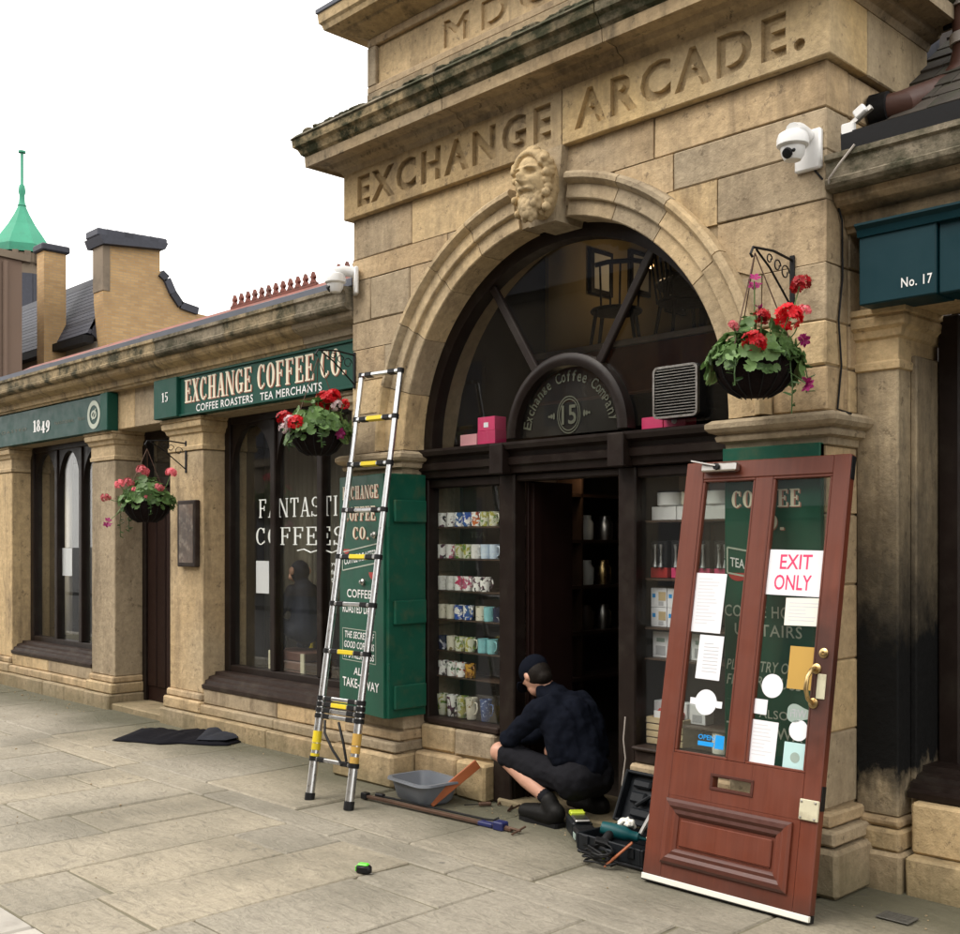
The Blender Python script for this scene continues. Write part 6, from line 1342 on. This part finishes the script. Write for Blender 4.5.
for i in range(2):
    a = an[i]; d = V(-1,.02 if i == 0 else .15,0).normalized(); bt = MB(); base = V(a.x+.02, a.y, 0)
    sk = (kn[i]-a).normalized(); bt.cap(a+sk*.02, a+V(.01,0,-.045), .050, .058).ell(a+V(.035,0,-.055), (.06,.055,.06)).cap(base+V(0,0,.06), base+d*.10+V(0,0,.06), .062, .060).cap(base+d*.10+V(0,0,.060), base+d*.225+V(0,0,.052), .060, .049)
    for k in range(4): c = base+d*(.06+.035*k)+V(0,0,.108-.011*k); bt.cap(c+V(0,-.03,-.01), c+V(0,.03,-.01), .010, .010, 8)
    lc = MB()
    for k in range(4): c = base+d*(.075+.03*k)+V(0,0,.124-.006*k); lc.tube([c+V(0,-.028,-.012), c+V(.006,0,.002), c+V(0,.028,-.012)], .0035, 6)
    bo = remesh(bt.build('boot', M['boot'], pn), .009, 2)
    MB().prism_z([(base.x+d.x*t_+(-d.y)*w_, base.y+d.y*t_+d.x*w_) for t_, w_ in ((-.06,.03),(-.05,.045),(.08,.042),(.18,.052),(.25,.035),(.27,0),(.25,-.035),(.18,-.052),(.08,-.042),(-.05,-.045),(-.06,-.03))], .001, .028).build('sole', M['blackplast'], bo)
    lc.build('laces', M['cloth2'], bo, 60)
    MB().cap(a+sk*.045, a+sk*.068, .042, .043).build('sock', M['shorts'], pn, 60)

pn.scale = (.95, .95, .95); pn.location.x -= .035

# ================================================================== TOOLS ON THE GROUND
bw = thing('washing_up_bowl', 'grey plastic washing-up bowl by the left pier plinth', 'bowl', (-5.0, -.14, .002), (0,0,R(-6)))
def bowl_ring(w, d, r, z): return [(x, y, z) for x, y in rr_pts(w, d, r)]
sect = [(.135,.095,.04,.0),(.155,.115,.05,.02),(.185,.140,.06,.125),(.200,.155,.065,.130),(.205,.160,.068,.122),(.208,.163,.07,.124),(.205,.160,.068,.137),(.184,.139,.06,.137),(.150,.110,.048,.024),(.130,.09,.04,.012)]
m = MB(); k = len(rr_pts(1,1,.2)); 
for s_ in sect: m.v += bowl_ring(*s_)
for i in range(len(sect)-1): m.f += [(i*k+j, i*k+(j+1) % k, (i+1)*k+(j+1) % k, (i+1)*k+j) for j in range(k)]
m.f += [tuple(range(k))[::-1], tuple((len(sect)-1)*k+j for j in range(k))]; m.build('bowl', M['greyplast'], bw, 40, world=False)
a_, b_ = G(430, 807), None
pk = MB().obox((a_[0], a_[1], .022), (-4.74, .055, .235), .012, .06, (0,0,1), .003).build('wood_strip', M['orangewood']); tag(pk, 'orange stained wooden strip leaning against the stall riser behind the bowl', 'wood strip')
def ground_bar(name, label, cat, p, q, r0, mat, extra=()):
    A, B = G(*p), G(*q); t = thing(name, label, cat, (A[0], A[1], .0)); L = math.hypot(B[0]-A[0], B[1]-A[1]); t.rotation_euler = (0,0,math.atan2(B[1]-A[1], B[0]-A[0]))
    MB().cbox(0, L, -r0, r0, .010, .010+r0*1.2, .002).build('bar', M[mat], t, world=False); return t, L
t, L = ground_bar('sash_clamp', 'long rusty sash clamp with a blue jaw lying in front of the bowl', 'clamp', (366,799), (512,833), .014, 'rust')
MB().cbox(L*.90, L*.96, -.03, .03, .003, .05, .006).build('sliding_jaw', M['bluem'], t, world=False); MB().cbox(L*.80,L*.89,-.022,.022,.006,.03,.005).build('jaw', M['bluem'], t, world=False); MB().tube([(L*.96,0,.026),(L*1.05,0,.022)],.008,8).build('screw', M['rust'], t, 50, world=False); MB().tube([(L*1.04,-.055,.012),(L*1.04,.055,.032)],.006,8).build('tommy_bar', M['rust'], t, 50, world=False); MB().cbox(-.03,.02,-.02,.02,.002,.04,.004).build('end_stop', M['iron'], t, world=False)
t, L = ground_bar('pry_bar', 'thin black iron bar lying between the bowl and the rusty clamp', 'bar', (384,799), (486,822), .008, 'iron')
MB().tube([(L,0,.016),(L+.05,.01,.018),(L+.07,.03,.03)], .006, 8).build('hook', M['iron'], t, 50, world=False)
MB().cbox(-.07,.0,-.016,.016,.004,.030,.006).build('handle', M['blackplast'], t, world=False)
t, L = ground_bar('screwdriver', 'small dark tool lying on the paving beside the stall riser', 'tool', (464,807), (488,806), .005, 'iron')
MB().cbox(L*.6,L+.02,-.012,.012,.004,.024,.005).build('handle', M['rust'], t, world=False)
gx, gy = G(364, 874)
tp_ = thing('tape_measure', 'lime green and black tape measure alone on the paving', 'tape measure', (gx, gy, .003), (0,0,R(25)))
MB().cbox(-.036,.036,-.020,.020,0,.040,.009).build('case', M['blackplast'], tp_, 40, world=False); MB().cbox(-.030,.024,-.016,.016,.036,.048,.006).build('green_top', M['lime'], tp_, world=False); MB().cbox(-.040,-.0345,-.014,.014,.010,.034,.002).build('green_end', M['lime'], tp_, world=False); MB().cbox(.034,.045,-.008,.008,.003,.006,.0005).build('tape_hook', M['steel'], tp_, world=False)
# crumpled black dust sheet
out = [G(*p) for p in ((112,741),(128,735),(142,729),(165,731),(186,733),(205,729),(220,727),(240,728),(242,742),(228,746),(212,746),(196,745),(180,744),(160,745),(138,743))]
cxy = (sum(p[0] for p in out)/len(out), sum(p[1] for p in out)/len(out))
def sheet_mesh(poly, c, seed, rings=9):
    q = random.Random(seed); m = MB(); sub = []
    for i in range(len(poly)):
        a, b = poly[i], poly[(i+1) % len(poly)]
        for k in range(4): sub.append((a[0]+(b[0]-a[0])*k/4, a[1]+(b[1]-a[1])*k/4))
    n = len(sub); ph = [q.uniform(0,6) for _ in range(6)]
    hz = lambda x, y: .012+.022*abs(math.sin(9*x+4*y+ph[0]))*abs(math.sin(5*y-3*x+ph[1]))+.010*abs(math.sin(23*x+11*y+ph[2]))
    for r_ in range(rings+1):
        f = r_/rings
        for p in sub: x, y = c[0]+(p[0]-c[0])*f, c[1]+(p[1]-c[1])*f; m.v.append((x, y, hz(x, y)*(1-f**6)+.005))
    for r_ in range(rings): m.f += [(r_*n+j, r_*n+(j+1) % n, (r_+1)*n+(j+1) % n, (r_+1)*n+j) for j in range(n)]
    m.f.append(tuple(range(n)))
    return m
cs = sheet_mesh(out, cxy, 3).build('dust_sheet', M['cloth'], None, 70); s_ = cs.modifiers.new('s','SOLIDIFY'); s_.thickness = .004; s_.offset = 1; tag(cs, 'crumpled black dust sheet on the paving below the side door pier', 'sheet')
out2 = [G(*p) for p in ((196,744),(205,735),(222,731),(239,730),(241,741),(226,744.5),(210,744.5))]; c2 = (sum(p[0] for p in out2)/7, sum(p[1] for p in out2)/7)
mm = sheet_mesh(out2, c2, 9, 6); mm.v = [(x, y, z+.030) for x, y, z in mm.v]; mm.build('folded_corner', M['cloth2'], cs, 70)
# drill case, lid open
dc = thing('drill_case', 'open black power-tool case full of tools beside the red door', 'tool case', (-3.41, -.185, .002), (0,0,R(-4)))
def dcb(m, n, mt='caseplast', par=None, sm=None): return m.build(n, M[mt], par or dc, sm, world=False)
w_, d_, h_ = .22, .15, .10
base = dcb(MB().cbox(-w_, w_, -d_, d_, 0, .02, .008), 'case_base')
for x0, x1, y0, y1 in ((-w_,-w_+.014,-d_,d_),(w_-.014,w_,-d_,d_),(-w_+.014,w_-.014,-d_,-d_+.014),(-w_+.014,w_-.014,d_-.014,d_)): dcb(MB().cbox(x0, x1, y0, y1, .02, h_, .004), 'side_wall', par=base)
LH = .27
lid = MB().cbox(-w_, w_, 0, .014, 0, LH, .008); lidparts = [MB().cbox(-w_, -w_+.016, -.05, 0, 0, LH, .005), MB().cbox(w_-.016, w_, -.05, 0, 0, LH, .005), MB().cbox(-w_+.016, w_-.016, -.05, 0, LH-.016, LH, .005), MB().cbox(-w_+.016, w_-.016, -.05, 0, 0, .016, .005), MB().cbox(-.14, .02, -.03, 0, .04, .09, .01), MB().cbox(-.16, -.06, -.035, 0, .11, .17, .01), MB().cbox(-.02, .15, -.03, 0, .11, .22, .012), MB().cbox(-.17, -.05, -.028, 0, .19, .235, .01), MB().tube([(-.1,-.032,.10),(-.02,-.034,.16),(.06,-.033,.14)], .012, 8)]
T = Matrix.Translation((0, d_+.002, h_+.004)) @ Matrix.Rotation(R(-24), 4, 'X')
lo_ = dcb(lid.xf(T), 'lid')
for p in lidparts: dcb(p.xf(T), 'lid_moulding', par=lo_)
dcb(MB().obox((-.06,-d_-.02,.06),(.06,-d_-.02,.06),.02,.02,c=.005), 'carry_handle')
for sx in (-.15,.15): dcb(MB().cbox(sx-.02,sx+.02,-d_-.010,-d_-.0005,.05,.10,.003), 'latch')
dl_ = thing('cordless_drill', 'teal power drill lying in the open tool case', 'drill', (-3.44, -.22, .12), (R(20),R(12),R(30)))
MB().lathe([(0,-.10),(.030,-.095),(.036,-.05),(.036,.03),(.026,.05),(.024,.09),(.010,.10),(.006,.14),(0,.142)], 16, M=Matrix.Rotation(R(90),4,'Y')).build('motor_body', M['teal'], dl_, 50, world=False); MB().cap((-.04,-.01,-.0),(-.06,-.09,-.02),.022,.024).build('grip', M['blackplast'], dl_, 50, world=False); MB().cbox(-.10,-.03,-.13,-.09,-.045,.012,.006).build('battery', M['blackplast'], dl_, world=False)
rgm = MB(); qr = random.Random(2)
for k in range(14): rgm.ell((-3.435+qr.uniform(-.035,.035), -.18+qr.uniform(-.025,.025), .158+qr.uniform(-.012,.012)), (qr.uniform(.012,.022), qr.uniform(.010,.02), qr.uniform(.008,.014)), Matrix.Rotation(qr.random()*3,3,'X'))
wb_ = folds(remesh(rgm.build('rag', M['paper_cream'], None, 60), .004, 1), .02, .012); tag(wb_, 'white crumpled rag on the teal drill', 'rag')
for i, (p, q2, r_, mt, lb) in enumerate((((-3.33,-.20,.13),(-3.27,-.06,.36),.011,'steel','steel chisel standing in the open tool case, left of the two'),((-3.27,-.22,.12),(-3.215,-.07,.40),.010,'creammetal','pale long chisel standing in the open tool case, nearest the red door'))):
    t = thing('chisel', lb, 'chisel', p); MB().obox(p, Vector(p).lerp(Vector(q2), .62), r_*2, r_, c=.001).build('blade', M[mt], t); MB().cap(Vector(p).lerp(Vector(q2), .62), q2, .014, .012).build('handle', M['blackplast'] if i == 0 else M['creammetal'], t, 60)
cbm = MB(); pts = []
for i in range(70): a = i*.42; r_ = .075+.018*math.sin(i*.9); pts.append((-3.42+r_*math.cos(a)+.02*math.sin(i*.13), -.41+r_*.7*math.sin(a), .012+.0011*i+.006*math.sin(i*1.3)))
pts += [(-3.36,-.42,.05),(-3.28,-.40,.03),(-3.20,-.37,.02)]
o = cbm.tube(pts, .0055, 6).build('cable_coil', M['blackplast'], None, 60); tag(o, 'coil of black cable in front of the open tool case', 'cable')
o = MB().obox((-3.36,-.44,.012),(-3.26,-.35,.13),.020,.010,c=.003).build('wood_chisel', M['orangewood']); tag(o, 'short red-brown wooden handle propped on the cable coil', 'tool')
lv = thing('nail_box', 'low black plastic caddy with lime tape and grey top beside the boot', 'tool caddy', (*G(582, 838), .002), (0,0,R(-38)))
MB().cbox(-.17,.02,-.055,.055,0,.085,.010).build('box', M['caseplast'], lv, world=False); MB().cbox(.025,.16,-.055,.055,0,.075,.010).build('box', M['blackplast'], lv, world=False); MB().cbox(-.10,.03,-.04,.04,.0855,.100,.006).build('grey_top', M['steel'], lv, world=False); MB().cbox(-.165,-.105,-.04,.04,.0855,.110,.006).build('lime_end', M['limey'], lv, world=False); MB().cbox(.06,.12,-.060,-.0555,.02,.05,.001).build('label_print', M['sticker'], lv, world=False)
gx, gy = G(602, 860); o = MB().lathe([(0,0),(.018,0),(.018,.016),(0,.018)], 14, (gx, gy, .003)).build('lime_cap', M['limey'], None, 40); tag(o, 'little lime plastic cap on the paving before the cable coil', 'cap')
o = MB().obox((-3.80,.30,.12),(-3.74,.34,.28),.10,.03,c=.003).build('wood_offcut', M['rawwood']); o.location.z = -.04; tag(o, 'pale wooden offcut propped in the doorway behind the man', 'offcut')
o = MB().tube([(-3.705,.155,.62),(-3.71,.145,.5),(-3.70,.15,.40),(-3.715,.14,.26),(-3.70,.13,.15)], .004, 6).build('cord', M['lightlead'], None, 60); tag(o, 'thin pale cord hanging down the right door post', 'cord')
a2, b2 = G(500, 806), G(524, 812)
o = MB().tube([(G(498,806)[0],G(498,806)[1],.008),(G(506,800)[0],G(506,800)[1],.03),(G(514,805)[0],G(514,805)[1],.012),(G(508,812)[0],G(508,812)[1],.008),(G(520,810)[0],G(520,810)[1],.03)], .006, 6).build('rope_end', M['rust'], None, 60); tag(o, 'bit of tangled brown rope beside the boot', 'rope')

# ================================================================== BUILDINGS BEYOND
XG = -30.3
hs_ = thing('brick_house', 'buff brick gabled house with a tall chimney and slate roof beyond the shops', 'house', (XG, 9, 0))
def gp(px, py): y, z = XP(px, py, XG); return y, z
y0_, zt = gp(103, 240); y1_, zt2 = gp(160, 246)
gab = [gp(107,345), gp(103,300), gp(103,240), gp(160,249), gp(160,277), gp(166,283), gp(172,296), gp(180,308), gp(194,313)]
gab = [(y, z) for y, z in gab]; ylast = gab[-1][0]; gab += [(ylast+4, gab[-1][1]-.2), (ylast+4, 0), (gab[0][0], 0)]
MB().prof_x(gab, XG-.6, XG).build('gable_wall', M['brick'], hs_)
yq, zq = gp(97, 235); yr, zr = gp(165, 246)
ch = MB().prof_x([(yq+.1, zq-.26), (yr-.1, zr-.16), (yr, zr+.04), (yq, zq-.02)], XG-.85, XG+.22).build('chimney_cap', M['slate'], hs_)
for k in range(8): f = (k+.5)/8; MB().cbox(XG-.7, XG+.1, yq+(yr-yq)*f-.16, yq+(yr-yq)*f+.16, zq+(zr-zq)*f-.02, zq+(zr-zq)*f+.20, .03).build('cap_block', M['slate'], ch)
ya_, za_ = gp(103, 290); MB().box(XG-.62, XG+.03, y0_-.02, y0_+.20, za_, zq-.24).build('quoin_strip', M['farstone'], hs_)
for p, q2 in ((gp(160,275), gp(166,281)), (gp(166,281), gp(172,295)), (gp(172,295), gp(180,307)), (gp(180,307), gp(197,313))): MB().obox((XG-.3, p[0], p[1]+.05), (XG-.3, q2[0], q2[1]+.05), .8, .22, (0,0,1)).build('coping', M['slate'], hs_)
# slate roof falling towards the street, eave and cream wall
ye_, ze = XP(107, 331, XG); yr_, zr_ = XP(101, 267, XG)
rfh = MB().prof_x([(ye_-.2, ze), (ye_+.75, zr_+.1), (ye_+.95, zr_-.1), (ye_+.1, ze-.25)], XG-9.0, XG-.6).build('roof', M['slate'], hs_)
sl2 = math.atan2(zr_+.1-ze, .95); 
for r_ in range(15):
    f0 = r_*(math.hypot(zr_+.1-ze, .95)/15); yy = ye_-.2+f0*math.cos(sl2); zz = ze+f0*math.sin(sl2)
    MB().prof_x([(yy-.11, zz+.0), (yy+.04, zz+.27), (yy+.10, zz+.27), (yy-.01, zz-.03)], XG-8.98, XG-.62).build('slate_course', M['slate'], rfh)
MB().box(XG-9.2, XG-.55, ye_-.45, ye_-.15, ze-.30, ze-.08).build('gutter', M['iron'], hs_)
wl_ = MB().box(XG-9.0, XG-.65, ye_+.0, ye_+.4, 0, ze-.2).build('front_wall', M['cream_render'], hs_)
for wx in (-4.2, -8.0): wn_ = MB().box(XG+wx, XG+wx+1.3, ye_-.08, ye_+.02, ze-2.1, ze-.7).build('window', M['white'], hs_); MB().box(XG+wx+.12, XG+wx+1.18, ye_-.09, ye_-.07, ze-2.0, ze-.8).build('pane', M['slate'], wn_)
yA = ye_-.7; cxa, czb = W(37, 247, yA); cxb, _ = W(44, 252, yA); yB2 = XP(66, 250, cxb)[0]
cm = MB().box(cxa, cxb, yA, yB2, 0, czb-.2).build('chimney_stack', M['brick'], hs_); MB().cbox(cxa-.1, cxb+.1, yA-.1, yB2+.1, czb-.2, czb+.02, .04).build('stack_cap', M['slate'], cm)
# copper-roofed turret
YT = 15.; tx_, tz = W(22, 152, YT)
tw = thing('copper_turret', 'stone turret with a green copper bell roof and finial in the distance', 'tower', (tx_, YT, 0))
zz = lambda py: W(22, py, YT)[1]-0
xr = lambda px: abs(W(px, 250, YT)[0]-tx_)
rb = (W(49,248,YT)[0]-W(-5,248,YT)[0])*.5*.40
MB().lathe([(rb*1.05, zz(249)-.35), (rb*1.06, zz(249)), (rb*.80, zz(238)), (rb*.50, zz(226)), (rb*.28, zz(215)), (rb*.13, zz(206)), (rb*.10, zz(204))], 8, (tx_, YT, 0)).build('copper_roof', M['copper'], tw)
MB().lathe([(rb*.16, zz(206)), (rb*.11, zz(203)), (rb*.09, zz(196)), (rb*.13, zz(192)), (rb*.10, zz(186)), (rb*.05, zz(184)), (rb*.05, zz(153)), (0, zz(152))], 10, (tx_, YT, 0)).build('finial', M['copper'], tw, 40)
MB().lathe([(0,zz(152.5)-.03),(rb*.13, zz(152.5)-.02),(rb*.13, zz(152.5)+.06),(0,zz(152.5)+.08)], 12, (tx_, YT, 0)).build('weather_vane', M['copper'], tw, 40)
MB().lathe([(rb*.93, 0), (rb*.93, zz(249)-.9), (rb*1.0, zz(249)-.8), (rb*1.0, zz(249)-.4), (rb*.5, zz(249)-.34)], 8, (tx_, YT, 0)).build('drum', M['farstone'], tw)
for k in range(16): a = 2*math.pi*k/16+.2; MB().box(-.12,.12,-.12,.12,0,.5).xf(Matrix.Translation((tx_+rb*.98*math.cos(a), YT+rb*.98*math.sin(a), zz(249)-.85)) @ Matrix.Rotation(a,4,'Z')).build('corbel', M['farstone'], tw)
for k in range(8): a = 2*math.pi*(k+.5)/8; MB().box(-.05,.05,-.45,.45,-3.4,-1.3).xf(Matrix.Translation((tx_+rb*.87*math.cos(a), YT+rb*.87*math.sin(a), zz(249))) @ Matrix.Rotation(a,4,'Z')).build('window', M['slate'], tw)
# brown rendered building at the left edge
YB = 8.; ex, _ = W(22, 300, YB)
bb = thing('brown_building', 'plain brown rendered building at the far left edge', 'building', (ex-4, YB, 0))
_, zL = W(-2, 262, YB); MB().prof_x([(YB-6, 0), (YB, 0), (YB, zL-.3), (YB-6, zL)], ex-9, ex).build('wall', M['farbrown'], bb); MB().prof_x([(YB-6.1, zL-.02), (YB+.1, zL-.32), (YB+.1, zL-.12), (YB-6.1, zL+.2)], ex-9.1, ex+.1).build('coping', M['farstone'], bb); MB().tube([(ex+.08,YB-.5,0),(ex+.08,YB-.5,zL-.4)], .07, 8).build('downpipe', M['farbrown'], bb)
for wx in (-4.5,-7.5):
    for wz in (2, 5.5): w1 = MB().box(ex+wx, ex+wx+1.2, YB-6.05, YB-5.95, wz, wz+1.7).build('window', M['white'], bb); MB().box(ex+wx+.1, ex+wx+1.1, YB-6.06, YB-6.04, wz+.1, wz+1.6).build('pane', M['slate'], w1)
# terrace across the street (seen only as the dark reflection in the glass)
op = thing('opposite_terrace', 'dark stone terrace across the street mirrored in the shop glass', 'building', (-6, -13, 0))
MB().box(-30, 14, -16, -13, 0, 7.2).build('wall', M['opp'], op); MB().prof_x([(-12.7,7.1),(-14.5,9.0),(-16.3,7.1)], -30.2, 14.2).build('roof', M['slate'], op); MB().box(-30, 14, -13.25, -12.85, 6.95, 7.2).build('gutter', M['iron'], op)
for i in range(14):
    xx = -29+3.1*i
    for z0, z1 in ((.6,2.7),(4.0,5.9)):
        wd = MB().box(xx, xx+1.3, -13.02, -12.96, z0, z1).build('window', M['opp'], op); MB().box(xx+.1, xx+.62, -12.97, -12.94, z0+.1, z1-.1).build('pane', M['slate'], wd); MB().box(xx+.68, xx+1.2, -12.97, -12.94, z0+.1, z1-.1).build('pane', M['slate'], wd); MB().box(xx-.1, xx+1.4, -13, -12.85, z0-.15, z0).build('sill', M['farstone'], wd)
